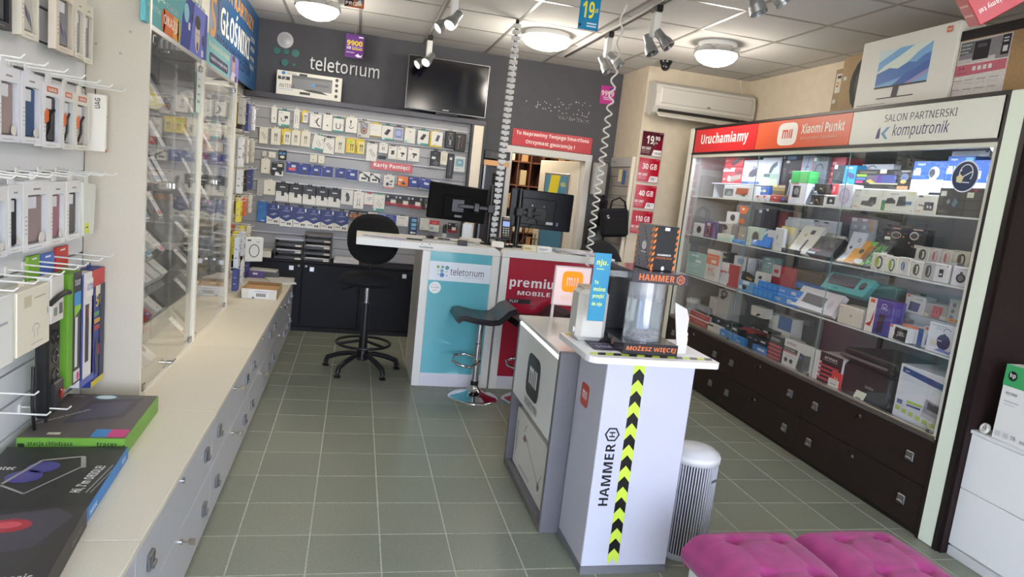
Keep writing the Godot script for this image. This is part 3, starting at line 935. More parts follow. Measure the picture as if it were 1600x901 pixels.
# ------------------------------------------------------------------ end wall
func build_rear() -> void:
	# dark floor cabinets
	var cuts := [-1.1, -0.455, 0.09, 0.62, 1.24]
	for i in 4:
		var w: float = cuts[i + 1] - cuts[i]
		var u := thing("dark_cabinet", ["dark low cabinet behind the far end of the pale counter", "dark low cabinet under the paper trays", "dark low cabinet behind the tall swivel stool", "dark low cabinet behind the teal desk"][i], "cabinet", Vector3(cuts[i], 0, -6.77), 0, "dark low cabinets on the end wall")
		put("carcass", sh("1d1b20").box(Vector3(0.001, 0.0, -0.3), Vector3(w - 0.001, 0.672, -0.018)), M.wenge, u)
		put("top", sh("232026").cbox(Vector3(0, 0.672, -0.305), Vector3(w, 0.692, 0.008), 0.002), M.wenge, u)
		put("plinth", sh("1b191d").box(Vector3(0, 0.0, -0.02), Vector3(w, 0.045, -0.004)), M.matte, u)
		var d := put("door", sh("201e24").cbox(Vector3(0.003, 0.05, -0.018), Vector3(w - 0.003, 0.668, 0), 0.002), M.wenge, u)
		var right: bool = i % 2 == 0
		var hx := w - 0.1 if right else 0.09
		put("handle", sh("b4b6ba").cbox(Vector3(hx - 0.022, 0.595, 0), Vector3(hx + 0.022, 0.639, 0.015), 0.003), M.steel, d)
		var kx := w - 0.035 if right else 0.035
		put("lock", sh("c6c8ca").at(Transform3D(Basis(Vector3.RIGHT, PI / 2), Vector3(kx, 0.642, 0))).lathe([Vector2(0.011, 0), Vector2(0.011, 0.008), Vector2(0, 0.008)], 14), M.chrome, d)

	# slat wall behind the hanging goods
	var sw := setting("wall_slats_rear")
	put("backing", sh("7a7a7d").box(Vector3(-1.1, 0.69, BACK), Vector3(1.1, 2.2, -7.098)), M.matte, sw)
	for k in 15:
		var y := 0.702 + 0.1 * k
		put("slat_board", sh("9a9a9c").cbox(Vector3(-1.098, y, -7.1), Vector3(1.085, y + 0.0965, -7.08), 0.002), M.satin, sw)
	for y in [2.105, 1.91, 1.715, 1.41, 0.91]:
		put("hook_rail", sh("c9c9cb").box(Vector3(-1.0, y - 0.006, -7.08), Vector3(1.06, y + 0.006, -7.068)), M.satin, sw)
	var tb := thing("wall_ledge", "dark ledge running above the hanging goods", "ledge", Vector3(-1.1, 2.185, -7.0))
	put("ledge_board", sh("45444a").cbox(Vector3(0, 0, -0.2), Vector3(2.33, 0.05, 0), 0.003), M.satin, tb)
	var po := thing("wall_post", "dark framed cream pilaster beside the hanging goods", "panel", Vector3(1.085, 0.69, -7.0))
	put("frame_side", sh("2a282a").box(Vector3(0, 0, -0.2), Vector3(0.022, 1.5, 0.0)), M.satin, po)
	put("frame_side", sh("2a282a").box(Vector3(0.125, 0, -0.2), Vector3(0.148, 1.5, 0.0)), M.satin, po)
	put("cream_panel", sh("e4d9c4").cbox(Vector3(0.022, 0, -0.2), Vector3(0.125, 1.5, -0.008), 0.002), M.satin, po)
	# small dark stand beyond the pilaster
	var ost := thing("phone_case_stand", "narrow dark display stand with an orange band beside the pilaster", "stand", Vector3(1.255, 0, -7.16))
	put("stand_body", sh("2b2a2d").box(Vector3(0.02, 0, 0), Vector3(0.24, 1.85, 0.1)), M.satin, ost)
	put("stand_post", sh("9a9b9f").box(Vector3(0, 0, 0.02), Vector3(0.02, 1.82, 0.12)), M.steel, ost)
	put("stand_head", sh("2e2c2c").cbox(Vector3(-0.01, 1.87, 0), Vector3(0.26, 1.955, 0.14), 0.004), M.satin, ost)
	put("stand_band", sh("d8a36a").cbox(Vector3(-0.01, 1.8, 0), Vector3(0.26, 1.855, 0.135), 0.003), M.satin, ost)
	put("lettering", sh("5a5653").words("ORLY", 0.06, 1.89, 0.22, 1.935, 0.1406, true), M.satin, ost)
	for k in 7:
		var y := 1.62 - k * 0.12
		put("hung_case", sh(["18181a", "3b3a44", "202024"][k % 3]).cbox(Vector3(0.1, y, 0.1), Vector3(0.2, y + 0.11, 0.14), 0.004), M.gloss, ost)

	# letters and discs on the grey wall
	var lg := thing("wall_lettering", "white raised letters spelling the shop name on the grey wall", "sign", Vector3(-0.534, 2.505, BACK))
	put("lettering", sh("d5d7da").words("teletorıum", 0, 0.015, 0.665, 0.145, 0.016, false, 0.0, 0.03), M.satin, lg)
	var discs := thing("disc_emblem", "five teal discs and a white ring on the grey wall", "sign", Vector3(-0.8, 2.55, BACK))
	for d in [[-0.045, 0.1, 0.032], [0.04, 0.103, 0.027], [0.125, 0.1, 0.037], [0.035, 0.0, 0.033], [0.12, -0.01, 0.015], [-0.05, -0.01, 0.008]]:
		put("disc", sh("2f6f69").at(Transform3D(Basis(Vector3.RIGHT, PI / 2), Vector3(d[0], d[1], 0))).lathe([Vector2(d[2], 0), Vector2(d[2], 0.02), Vector2(0, 0.02)], 24), M.satin, discs)
	var sp := thing("wall_speaker", "round white speaker plate above the shop letters", "speaker", Vector3(-0.775, 2.76, BACK))
	put("plate", sh("c4c4c6").at(Transform3D(Basis(Vector3.RIGHT, PI / 2))).lathe([Vector2(0.076, 0), Vector2(0.074, 0.012), Vector2(0.052, 0.02), Vector2(0.05, 0.016)], 32), M.satin, sp)
	put("grille", sh("aeaeb2").at(Transform3D(Basis(Vector3.RIGHT, PI / 2))).lathe([Vector2(0.05, 0.016), Vector2(0.02, 0.024), Vector2(0, 0.025)], 32, true), M.satin, sp)

	# television
	var tv := thing("television", "black television on the ledge before the grey wall", "television", Vector3(0.8, 2.262, -6.98), 0.0)
	put("housing", sh("17171a").cbox(Vector3(-0.402, 0, -0.07), Vector3(0.402, 0.505, 0), 0.008), M.gloss, tv)
	put("screen", sh("0c0b0d").box(Vector3(-0.36, 0.05, 0.0), Vector3(0.36, 0.47, 0.0012)), M.gloss, tv)
	put("bezel_edge", sh("8b8d91").frame(-0.403, -0.001, 0.403, 0.506, 0.005, 0.0015), M.steel, tv)
	put("maker_mark", sh("d5d5d8").words("SAMSUNG", -0.03, 0.018, 0.03, 0.028, 0.002, true), M.satin, tv)
	put("stand_foot", sh("121214").cbox(Vector3(-0.1, -0.03, -0.1), Vector3(0.12, 0.0, 0.02), 0.004), M.gloss, tv)

	# antenna carton on the ledge
	var an := tag(carton("antenna_box", Vector3(-0.515, 2.235, -7.02), 0.0, Vector3(0.6, 0.222, 0.08), "e0ddd2", "r .23 .3 .85 .86 77797c;p 5c5e62 .23 .86 .23 .72 .85 .78 .85 .86;r .02 .62 .2 .76 2c2c30;t .05 .64 .15 .74 e8e8e8 T2;t .04 .3 .28 .46 2b2b2b ANTENA;t .04 .2 .26 .26 4a86c0 WEWNĘTRZNA;o .1 .9 .03 .07 2f7fc4;t .15 .86 .3 .94 2a5f9a ANTENA;r .34 .86 .46 .95 26262a;o .56 .54 .03 .08 4b8fce;t .6 .5 .8 .6 26303a emax;p 2a2a2e .4 .3 .5 .24 .8 .2 .7 .3 .55 .34;o .92 .88 .025 .07 2a2a2e;o .92 .66 .025 .07 2a2a2e;o .92 .44 .025 .07 2a2a2e;o .92 .2 .025 .07 2a2a2e;r .36 .1 .52 .2 2a2a2e"), "white television antenna carton on the ledge under the shop letters", "box")

	# red header above the memory cards
	var kp := thing("shelf_sign", "small red sign with white words above the memory cards", "sign", Vector3(0.115, 1.632, -7.05))
	put("board", sh("b8373d").cbox(Vector3(0, 0, 0), Vector3(0.415, 0.085, 0.004), 0.001), M.satin, kp)
	put("lettering", sh("efe9e4").words("Karty Pamięci", 0.03, 0.015, 0.385, 0.068, 0.0045, true), M.satin, kp)
	# red sign above the doorway
	var ds := thing("door_sign", "red two-line sign above the open doorway", "sign", Vector3(1.55, 2.045, BACK))
	put("board", sh("bf3a42").cbox(Vector3(0, 0, 0), Vector3(0.89, 0.175, 0.012), 0.001), M.satin, ds)
	put("lettering", sh("efe6e2").words("Tu Naprawimy Twojego Smartfona", 0.04, 0.105, 0.85, 0.158, 0.0125, true).words("Otrzymasz gwarancję !", 0.15, 0.02, 0.7, 0.075, 0.0125, true), M.satin, ds)
	put("seam", sh("8e2a31").rect(0, 0.0865, 0.89, 0.0885, 0.0124), M.satin, ds)

	# narrow slat panel on the side of the projecting wall, its bag and hung goods
	var np := thing("narrow_slat_panel", "narrow slatted panel with a pale header on the projecting wall", "panel", Vector3(2.702, 0.55, -7.16), -PI / 2)
	put("header", sh("b8b6b2").cbox(Vector3(0, 1.39, 0), Vector3(0.6, 1.49, 0.03), 0.002), M.satin, np)
	for k in 13:
		put("slat", sh("a9a5a0").cbox(Vector3(0, 0.09 + k * 0.1, 0), Vector3(0.6, 0.182 + k * 0.1, 0.018), 0.002), M.satin, np)
	put("edge_trim", sh("d8d0bf").box(Vector3(0.585, 0, 0), Vector3(0.612, 1.49, 0.035)), M.satin, np)
	for b in [[2.5, 1.62, -7.0, 0.16, 0.34, "8d8a84", "silver bag pack hanging high on the narrow slat panel"], [2.56, 1.28, -6.95, 0.1, 0.3, "1d1c1f", "black pouch hanging beside the laptop bag"], [2.5, 1.0, -6.9, 0.2, 0.3, "242328", "black case hanging under the laptop bag"]]:
		var o := put("hanging_pouch", sh(b[5]).cbox(Vector3(-b[3] / 2, 0, -0.02), Vector3(b[3] / 2, b[4], 0.03), 0.012).cbox(Vector3(-0.02, b[4], 0), Vector3(0.02, b[4] + 0.05, 0.008), 0.003).tube([Vector3(0, b[4] + 0.03, 0.004), Vector3(2.69 - b[0], b[4] + 0.03, 0.004)], 0.003, 5), M.gloss)
		o.position = Vector3(b[0], b[1], b[2])
		tag(o, b[6], "pouch")
	var pk := put("hanging_pack", sh("b3a27a").cbox(Vector3(-0.02, 0, -0.01), Vector3(0.02, 0.13, 0.01), 0.002).ink("3b5a86").cbox(Vector3(0.022, -0.02, -0.012), Vector3(0.05, 0.12, 0.008), 0.002), M.gloss)
	pk.position = Vector3(2.64, 1.78, -6.75)
	pk.rotation.y = -0.6
	tag(pk, "small yellow and blue cable pack on the narrow slat panel", "pack")
	var bag := thing("laptop_bag", "black laptop bag with handles hanging beside the red posters", "bag", Vector3(2.585, 1.22, -6.55), -0.25)
	put("bag_body", sh("141316").at(Transform3D(Basis(Vector3.BACK, 0.12))).cbox(Vector3(-0.145, 0, -0.05), Vector3(0.135, 0.29, 0.04), 0.025).at(), M.cloth, bag)
	put("front_pocket", sh("17161a").at(Transform3D(Basis(Vector3.BACK, 0.12))).cbox(Vector3(-0.12, 0.02, 0.03), Vector3(0.11, 0.19, 0.055), 0.015).at(), M.cloth, bag)
	put("bag_mark", sh("c9c9c9").at(Transform3D(Basis(Vector3.BACK, 0.5))).box(Vector3(0.0, 0.2, 0.041), Vector3(0.022, 0.212, 0.044)).box(Vector3(0.0, 0.222, 0.041), Vector3(0.022, 0.234, 0.044)).at(), M.satin, bag)
	for z in [-0.02, 0.02]:
		put("bag_handle", sh("101012").tube([Vector3(-0.08, 0.28, z), Vector3(-0.07, 0.36, z), Vector3(0.0, 0.4, z), Vector3(0.06, 0.36, z), Vector3(0.08, 0.29, z)], 0.008, 8), M.cloth, bag)
	put("shoulder_strap", sh("121214").tube([Vector3(-0.14, 0.26, 0), Vector3(-0.19, 0.24, 0.02), Vector3(-0.22, 0.1, 0.02), Vector3(-0.19, 0.0, 0.02)], 0.012, 6), M.cloth, bag)

	# air conditioner
	var ac := thing("air_conditioner", "pale wall air conditioner above the red price posters", "air conditioner", Vector3(2.72, 2.445, -6.52))
	put("housing", sh("cbc8c0").at(Transform3D(Basis(Vector3.UP, PI / 2))).prism(PackedVector2Array([Vector2(0, 0.04), Vector2(-0.1, 0.0), Vector2(-0.17, 0.03), Vector2(-0.22, 0.09), Vector2(-0.225, 0.2), Vector2(-0.2, 0.29), Vector2(-0.14, 0.325), Vector2(0, 0.325)]), 0.0, 1.07).at(), M.satin, ac)
	put("front_cover", sh("c3c0b8").cbox(Vector3(0.05, 0.115, 0.2), Vector3(1.03, 0.262, 0.232), 0.008), M.satin, ac)
	put("air_flap", sh("d6d2c6").at(Transform3D(Basis(Vector3.RIGHT, 0.55), Vector3(0, 0.03, 0.175))).cbox(Vector3(0.05, -0.012, -0.03), Vector3(0.93, -0.002, 0.06), 0.003).at(), M.satin, ac)
	put("air_slot", sh("2b2a28").at(Transform3D(Basis(Vector3.RIGHT, 0.7), Vector3(0, 0.065, 0.198))).box(Vector3(0.05, -0.028, 0), Vector3(0.93, 0.0, 0.012)).box(Vector3(0.94, -0.026, 0.0), Vector3(1.02, 0.0, 0.014)).at(), M.matte, ac)
	put("badge", sh("6d6a66").at(Transform3D(Basis(), Vector3(0.56, 0.13, 0.233))).oval(0, 0, 0.022, 0.007, 0, 16), M.gloss, ac)
	var cb := put("air_conditioner_cable", sh("d9d6cf").tube([Vector3(3.77, 2.47, -6.4), Vector3(3.805, 2.6, -6.45), Vector3(3.8, 2.72, -6.5), Vector3(3.74, 2.8, -6.508), Vector3(3.69, 2.93, -6.508)], 0.006, 6), M.satin)
	tag(cb, "thin pale cable running up the wall from the air conditioner", "cable")
	# dome camera
	var dc := thing("dome_camera", "black dome camera on the ceiling above the air conditioner", "camera", Vector3(2.73, CEIL, -6.2))
	put("mount", sh("1f1f22").lathe([Vector2(0, 0), Vector2(0.06, 0), Vector2(0.056, -0.02), Vector2(0.04, -0.045)], 24), M.satin, dc)
	put("eyeball", sh("262629").ball(Vector3(0, -0.05, 0), Vector3(0.042, 0.042, 0.042), 20, 12), M.gloss, dc)
	put("lens", sh("4a4a4e").at(Transform3D(Basis(Vector3.RIGHT, 1.0), Vector3(-0.004, -0.068, 0.03))).lathe([Vector2(0.02, 0.008), Vector2(0.014, 0.01), Vector2(0, 0.006)], 16), M.gloss, dc)

	# four red price posters
	var ps := [[2.057, "19", "wine-red price poster, topmost of the four"], [1.797, "30", "red thirty gigabyte price poster, second from the top"], [1.528, "40", "red forty gigabyte price poster, third from the top"], [1.27, "110", "red price poster, lowest of the four, half hidden"]]
	for p in ps:
		var t := thing("price_poster", p[2], "poster", Vector3(2.718, p[0], -6.518), 0, "red price posters")
		put("poster_frame", sh("c3b6b0").cbox(Vector3(0, 0, 0), Vector3(0.242, 0.252, 0.008), 0.002), M.gloss, t)
		var dark: bool = p[1] == "19"
		var s := sh("4a1220" if dark else "b3182f")
		s.rect(0.009, 0.009, 0.233, 0.243, 0.0084)
		if dark:
			s.ink("7a1c30").flat(PackedVector2Array([Vector2(0.12, 0.009), Vector2(0.233, 0.07), Vector2(0.233, 0.2), Vector2(0.15, 0.12)]), 0.0086)
			s.ink("efe9ea").words("19", 0.055, 0.125, 0.135, 0.205, 0.009, true).words(",", 0.135, 0.115, 0.145, 0.14, 0.009, true).words("90", 0.15, 0.165, 0.2, 0.205, 0.009, true).words("zł/mies.", 0.15, 0.13, 0.18, 0.155, 0.009)
		else:
			s.ink("f3e9ea").words(p[1] + " GB", 0.05, 0.135, 0.205, 0.19, 0.009, true)
		s.ink("efe3e5").words("NO LIMIT", 0.018, 0.066, 0.115, 0.093, 0.009, true).words("rozmowy sms mms", 0.018, 0.045, 0.105, 0.055, 0.009).words("w kraju i roaming", 0.018, 0.03, 0.1, 0.04, 0.009)
		s.ink("f2efee").flat(PackedVector2Array([Vector2(0.13, 0.012), Vector2(0.23, 0.012), Vector2(0.23, 0.07), Vector2(0.145, 0.07)]), 0.009)
		s.ink("2a2a30").words({"19": "+10 GB", "30": "24,", "40": "29,", "110": "39,"}[p[1]], 0.15, 0.025, 0.195 if not dark else 0.222, 0.06 if not dark else 0.05, 0.0094, true)
		if not dark:
			s.words("zł", 0.2, 0.045, 0.214, 0.06, 0.0094, true)
		s.ink("e3d4d6").words("premium", 0.185, 0.226, 0.225, 0.235, 0.009)
		put("poster_print", s, M.gloss, t)


# ------------------------------------------------------------------ cartons and their print
# Print is a list of marks in the face's own 0..1 frame, one after another:
#  r x0 y0 x1 y1 colour        bar          o x y rx ry colour           disc
#  g x y rx ry w colour [a b]  ring or arc  l x0 y0 x1 y1 w colour       stroke
#  p colour x y x y ...        outline      t x0 y0 x1 y1 colour words   lettering (b: bold)
func print_on(s: Shape, marks: String, w: float, h: float, z: float) -> void:
	for m in marks.split(";", false):
		var a := m.strip_edges().split(" ", false)
		z += 0.00025
		var f := func(i: int) -> float: return float(a[i])
		match a[0]:
			"r":
				s.ink(a[5]).rect(f.call(1) * w, f.call(2) * h, f.call(3) * w, f.call(4) * h, z)
			"o":
				s.ink(a[5]).oval(f.call(1) * w, f.call(2) * h, f.call(3) * w, f.call(4) * h, z, 14)
			"g":
				var a0 := 0.0 if a.size() < 9 else float(a[7])
				var a1 := 360.0 if a.size() < 9 else float(a[8])
				s.ink(a[6]).arc(f.call(1) * w, f.call(2) * h, f.call(3) * w, f.call(4) * h, f.call(5) * w, z, a0, a1, 14)
			"l":
				s.ink(a[6]).stroke(f.call(1) * w, f.call(2) * h, f.call(3) * w, f.call(4) * h, f.call(5) * w, z)
			"p":
				var q := PackedVector2Array()
				for i in range(2, a.size() - 1, 2):
					q.append(Vector2(f.call(i) * w, f.call(i + 1) * h))
				s.ink(a[1]).flat(q, z)
			"t", "b":
				s.ink(a[5]).words(" ".join(a.slice(6)), f.call(1) * w, f.call(2) * h, f.call(3) * w, f.call(4) * h, z, a[0] == "b")


# carton standing on its base; front faces local z; lean tips it back (degrees); tab adds a hang tab of that colour
func carton(called: String, where: Vector3, turn: float, size: Vector3, hex: String, marks := "", lean := 0.0, tab := "", side := "", m: Material = null, roll := 0.0) -> MeshInstance3D:
	var s := sh(side if side else hex)
	var w := size.x
	var r := minf(0.003, minf(w, minf(size.y, size.z)) * 0.2)
	s.cbox(Vector3(-w / 2, 0, -size.z), Vector3(w / 2, size.y, 0), r)
	if side:
		s.ink(hex).rect(-w / 2 + r, r, w / 2 - r, size.y - r, 0.0002)
	if tab:
		var tw := minf(w * 0.24, 0.022)
		var th := minf(size.y * 0.12, 0.02)
		s.ink(tab).prism(PackedVector2Array([Vector2(-tw, size.y - 0.001), Vector2(tw, size.y - 0.001), Vector2(tw * 0.8, size.y + th), Vector2(tw * 0.35, size.y + th), Vector2(tw * 0.3, size.y + th * 0.55), Vector2(-tw * 0.3, size.y + th * 0.55), Vector2(-tw * 0.35, size.y + th), Vector2(-tw * 0.8, size.y + th)]), -size.z * 0.6 - 0.001, -size.z * 0.6 + 0.0006)
	if marks:
		s.t = Transform3D(Basis(), Vector3(-w / 2, 0, 0))
		print_on(s, marks, w, size.y, 0.0004)
		s.t = Transform3D()
	var o := put(called, s, m if m else M.card)
	o.position = where + Vector3(0, size.z * sin(deg_to_rad(lean)), 0)
	o.rotation = Vector3(-deg_to_rad(lean), turn, deg_to_rad(roll))
	return o


# ------------------------------------------------------------------ service desks, stools and what stands on them
func build_desks() -> void:
	var white := "e3e0da"
	for i in 2:
		var x0: float = [0.518, 1.135][i]
		var w: float = [0.604, 0.93][i]
		var d := thing("service_desk", ["white service desk with a teal front panel", "white service desk with a red front panel"][i], "desk", Vector3(x0, 0, -5.16))
		put("side_panel", sh(white).cbox(Vector3(0, 0, -0.66), Vector3(0.062, 1.066, 0), 0.003), M.satin, d)
		put("side_panel", sh(white).cbox(Vector3(w - 0.062, 0, -0.66), Vector3(w, 1.066, 0), 0.003), M.satin, d)
		put("base_board", sh("dcdbe2").box(Vector3(0.062, 0, -0.1), Vector3(w - 0.062, 0.106, -0.006)), M.satin, d)
		var fp := put("front_panel", sh(["68b6c2", "a8263a"][i]).box(Vector3(0.062, 0.106, -0.03), Vector3(w - 0.062, 1.066, -0.008)), M.gloss, d)
		# worktop with a rounded outer corner; the teal desk's top runs on over the tall stool
		var xa := -0.495 if i == 0 else 0.0
		var pts := PackedVector2Array()
		if i == 0:
			pts.append_array([Vector2(xa, 1.068), Vector2(w, 1.068)])
			for k in 7:
				pts.append(Vector2(w - 0.05 + 0.05 * cos(PI / 2 * k / 6), 1.074 + 0.048 * sin(PI / 2 * k / 6)))
			pts.append(Vector2(xa, 1.122))
		else:
			pts.append(Vector2(w, 1.122))
			for k in 7:
				pts.append(Vector2(0.05 - 0.05 * sin(PI / 2 * k / 6), 1.074 + 0.048 * cos(PI / 2 * k / 6)))
			pts.append_array([Vector2(0, 1.068), Vector2(w, 1.068)])
		var top := put("worktop", sh(white).prism(pts, -0.6, 0.004), M.satin, d)
		if i == 0:
			put("lettering", sh("2e2e30").words("Farebbooks", -0.03, 1.082, 0.075, 1.098, 0.005, true).oval(-0.01, 1.112, 0.004, 0.004, 0.005, 8).oval(0.045, 1.114, 0.005, 0.004, 0.005, 8), M.satin, top)
			put("joint_line", sh("b9b6b0").rect(-0.173, 1.068, -0.1715, 1.12, 0.0046), M.satin, top)
			var s := sh("dfe5ec").rect(0.062, 0.842, w - 0.062, 0.99, -0.0075)
			for c in [[0.128, 0.947, 0.0125, "8fae52"], [0.163, 0.948, 0.011, "4f95a4"], [0.198, 0.944, 0.016, "54949d"], [0.16, 0.918, 0.013, "57a39c"], [0.163, 0.886, 0.018, "4a7fc0"], [0.13, 0.917, 0.005, "6aa7b0"], [0.195, 0.914, 0.005, "6a9ec0"], [0.132, 0.89, 0.006, "79b6a2"], [0.2, 0.884, 0.006, "6a9ec0"]]:
				s.ink(c[3]).oval(c[0], c[1], c[2], c[2], -0.007, 18)
			s.ink("2f3338").words("teletorıum", 0.226, 0.89, 0.488, 0.945, -0.007)
			s.ink("9aa0b8").words("mobile & lifestyle", 0.335, 0.872, 0.486, 0.885, -0.007)
			s.ink("eceded").oval(0.118, 0.785, 0.046, 0.046, -0.0068, 32)
			s.ink("7a7c80").words("Znajdź nas w", 0.09, 0.803, 0.146, 0.811, -0.0065).words("Google", 0.084, 0.778, 0.152, 0.795, -0.0065).words("MAPS", 0.1, 0.76, 0.136, 0.767, -0.0065)
			put("panel_print", s, M.satin, fp)
		else:
			var s := sh("efe7e8").words("premium", 0.085, 0.815, 0.55, 0.915, -0.007, true)
			s.words("MOBILE", 0.156, 0.775, 0.425, 0.808, -0.007, true)
			s.ink("1a1416").rect(0.09, 0.705, 0.27, 0.742, -0.0072).ink("d8d0d2").words("PLAY", 0.1, 0.712, 0.17, 0.735, -0.0068, true)
			put("panel_print", s, M.satin, fp)

	# monitors on poles, seen from behind
	for i in 2:
		var px: float = [1.07, 1.31][i]
		var pole := thing("monitor_pole", ["black monitor pole clamped to the teal desk", "black monitor pole clamped to the red desk"][i], "stand", Vector3(px, 1.122, -5.5))
		put("pole", sh("161618").lathe([Vector2(0.06, 0), Vector2(0.06, 0.012), Vector2(0.02, 0.014), Vector2(0.02, 0.48), Vector2(0, 0.48)], 20), M.satin, pole)
		var mx: float = [-0.27, 0.18][i]
		put("arm", sh("18181b").cbox(Vector3(minf(mx, 0), 0.275, -0.02), Vector3(maxf(mx, 0), 0.305, 0.03), 0.006).cbox(Vector3(-0.032, 0.255, -0.032), Vector3(0.032, 0.325, 0.035), 0.008), M.satin, pole)
		put("knuckle", sh("202023").cbox(Vector3(mx * 0.45 - 0.022, 0.255, -0.01), Vector3(mx * 0.45 + 0.022, 0.325, 0.05), 0.006), M.satin, pole)
		put("mount_plate", sh("141416").cbox(Vector3(mx - 0.05, 0.24, 0.005), Vector3(mx + 0.05, 0.34, 0.018), 0.003), M.satin, pole)
	var m1 := thing("monitor", "matt black monitor seen from behind above the teal desk", "monitor", Vector3(0.795, 1.288, -5.53), 0.14)
	m1.rotation.z = -0.04
	put("rear_shell", sh("121214").cbox(Vector3(-0.245, 0, -0.02), Vector3(0.245, 0.288, 0.012), 0.008), M.matte_black, m1)
	put("rear_hump", sh("101012").cbox(Vector3(-0.12, 0.02, 0.01), Vector3(0.12, 0.2, 0.024), 0.01), M.matte_black, m1)
	put("screen", sh("0a0a0c").box(Vector3(-0.238, 0.01, -0.022), Vector3(0.238, 0.28, -0.02)), M.gloss, m1)
	put("rating_label", sh("8f9194").rect(-0.02, 0.03, 0.03, 0.048, 0.0246).rect(0.034, 0.032, 0.042, 0.048, 0.0246), M.satin, m1)
	var m2 := thing("monitor", "glossy black monitor seen from behind above the red desk", "monitor", Vector3(1.5, 1.285, -5.53), -0.06)
	m2.rotation.z = -0.01
	put("rear_shell", sh("0b0b0d").cbox(Vector3(-0.268, 0, -0.02), Vector3(0.268, 0.315, 0.012), 0.008), M.gloss_black, m2)
	put("rear_hump", sh("0d0d0f").cbox(Vector3(-0.17, 0.03, 0.01), Vector3(0.12, 0.25, 0.026), 0.012), M.gloss_black, m2)
	put("screen", sh("0a0a0c").box(Vector3(-0.26, 0.01, -0.022), Vector3(0.26, 0.305, -0.02)), M.gloss, m2)
	for p in [[-0.08, 0.19], [0.02, 0.19], [0.02, 0.095]]:
		put("screw", sh("c9c9cb").oval(p[0], p[1], 0.0045, 0.0045, 0.0266, 10), M.chrome, m2)
	put("rating_label", sh("9fa1a8").rect(0.05, 0.045, 0.11, 0.068, 0.0268).ink("34406a").rect(0.14, 0.04, 0.16, 0.07, 0.0128), M.satin, m2)
	put("monitor_cable", sh("0d0d0f").tube([Vector3(-0.12, 0.06, 0.03), Vector3(-0.05, 0.1, 0.045), Vector3(-0.02, 0.04, 0.04), Vector3(-0.08, 0.02, 0.04), Vector3(-0.1, -0.06, 0.02), Vector3(-0.16, -0.14, 0.02)], 0.004, 6), M.satin, m2)

	# card terminal on its holder
	var ct := thing("card_terminal", "black card payment terminal with a blue-lit screen between the monitors", "terminal", Vector3(1.19, 1.195, -5.36))
	ct.rotation = Vector3(-0.25, -0.1, 0.02)
	put("terminal_body", sh("1b1b1d").cbox(Vector3(-0.038, 0, -0.03), Vector3(0.038, 0.17, 0.0), 0.01).cbox(Vector3(-0.036, 0.12, -0.04), Vector3(0.036, 0.185, -0.005), 0.012), M.satin, ct)
	put("terminal_screen", sh().rect(-0.028, 0.098, 0.028, 0.138, 0.0008), glow("terminal_glow", "8fa6d8", 0.5), ct)
	for r in 4:
		for c in 3:
			var x := -0.025 + c * 0.02
			var y := 0.078 - r * 0.018
			put("key", sh([["c9c9c9", "c9c9c9", "c9c9c9"], ["c9c9c9", "c9c9c9", "c9c9c9"], ["c9c9c9", "c9c9c9", "c9c9c9"], ["b8352f", "c9b23a", "3c9a4c"]][r][c]).cbox(Vector3(x, y, 0), Vector3(x + 0.011, y + 0.008, 0.003), 0.001), M.satin, ct)
	var ho := thing("terminal_holder", "black swivel holder carrying the card terminal", "holder", Vector3(1.19, 1.122, -5.44))
	put("holder_base", sh("151517").lathe([Vector2(0.07, 0), Vector2(0.07, 0.01), Vector2(0.02, 0.014), Vector2(0.018, 0.075), Vector2(0, 0.075)], 20), M.satin, ho)
	put("holder_plate", sh("151517").cbox(Vector3(-0.1, 0.055, 0.0), Vector3(0.05, 0.073, 0.07), 0.006), M.satin, ho)
	for k in 5:
		var c := put("desk_cable", sh("121214").tube([Vector3(1.02 + 0.03 * k, 1.128, -5.42 + 0.02 * k), Vector3(1.06 + 0.04 * k, 1.15 + 0.015 * (k % 3), -5.38), Vector3(1.12 + 0.03 * k, 1.13, -5.36 + 0.01 * k), Vector3(1.2 + 0.02 * k, 1.14, -5.42)], 0.004, 6), M.satin)
		tag(c, "black cable looping %s on the desks around the monitor poles" % ["lowest", "second", "third", "fourth", "highest"][k], "cable", "black cables on the desks")

	# white jointed cable duct from the ceiling to the desk
	var cd := thing("cable_spine", "white jointed cable duct hanging from ceiling to desk", "cable duct", Vector3(1.15, 0, -5.6))
	put("core_cable", sh("1d1d20").tube([Vector3(0.0, CEIL, 0), Vector3(0.0, 2.0, 0), Vector3(-0.02, 1.5, 0.02), Vector3(-0.035, 1.12, 0.05)], 0.014, 8), M.satin, cd)
	var seg := sh("d8d8d6").cbox(Vector3(-0.031, -0.015, -0.02), Vector3(0.031, 0.015, 0.02), 0.003).cbox(Vector3(-0.012, -0.025, 0.012), Vector3(0.012, -0.012, 0.022), 0.001).mesh()
	for k in 38:
		var f := k / 37.0
		var o := put_mesh("spine_segment", seg, M.satin, cd)
		var y := lerpf(2.88, 1.15, f)
		o.position = Vector3(-0.035 * f * f, y, 0.05 * f * f)

	# coiled white cord
	var pts := []
	var a := 0.0
	for k in 520:
		var f := k / 519.0
		var y := lerpf(CEIL, 1.06, f)
		a += lerpf(0.13, 0.34, smoothstep(0.0, 0.6, f))
		var r := lerpf(0.013, 0.024, smoothstep(0.0, 0.6, f))
		pts.append(Vector3(lerpf(1.69, 1.8, f) + r * cos(a), y, lerpf(-4.66, -5.06, f) + r * sin(a)))
	var cc := put("coiled_cord", sh("e3e1db").tube(pts, 0.0065, 6), M.satin)
	tag(cc, "white coiled cord hanging from the ceiling to the red desk", "cord")

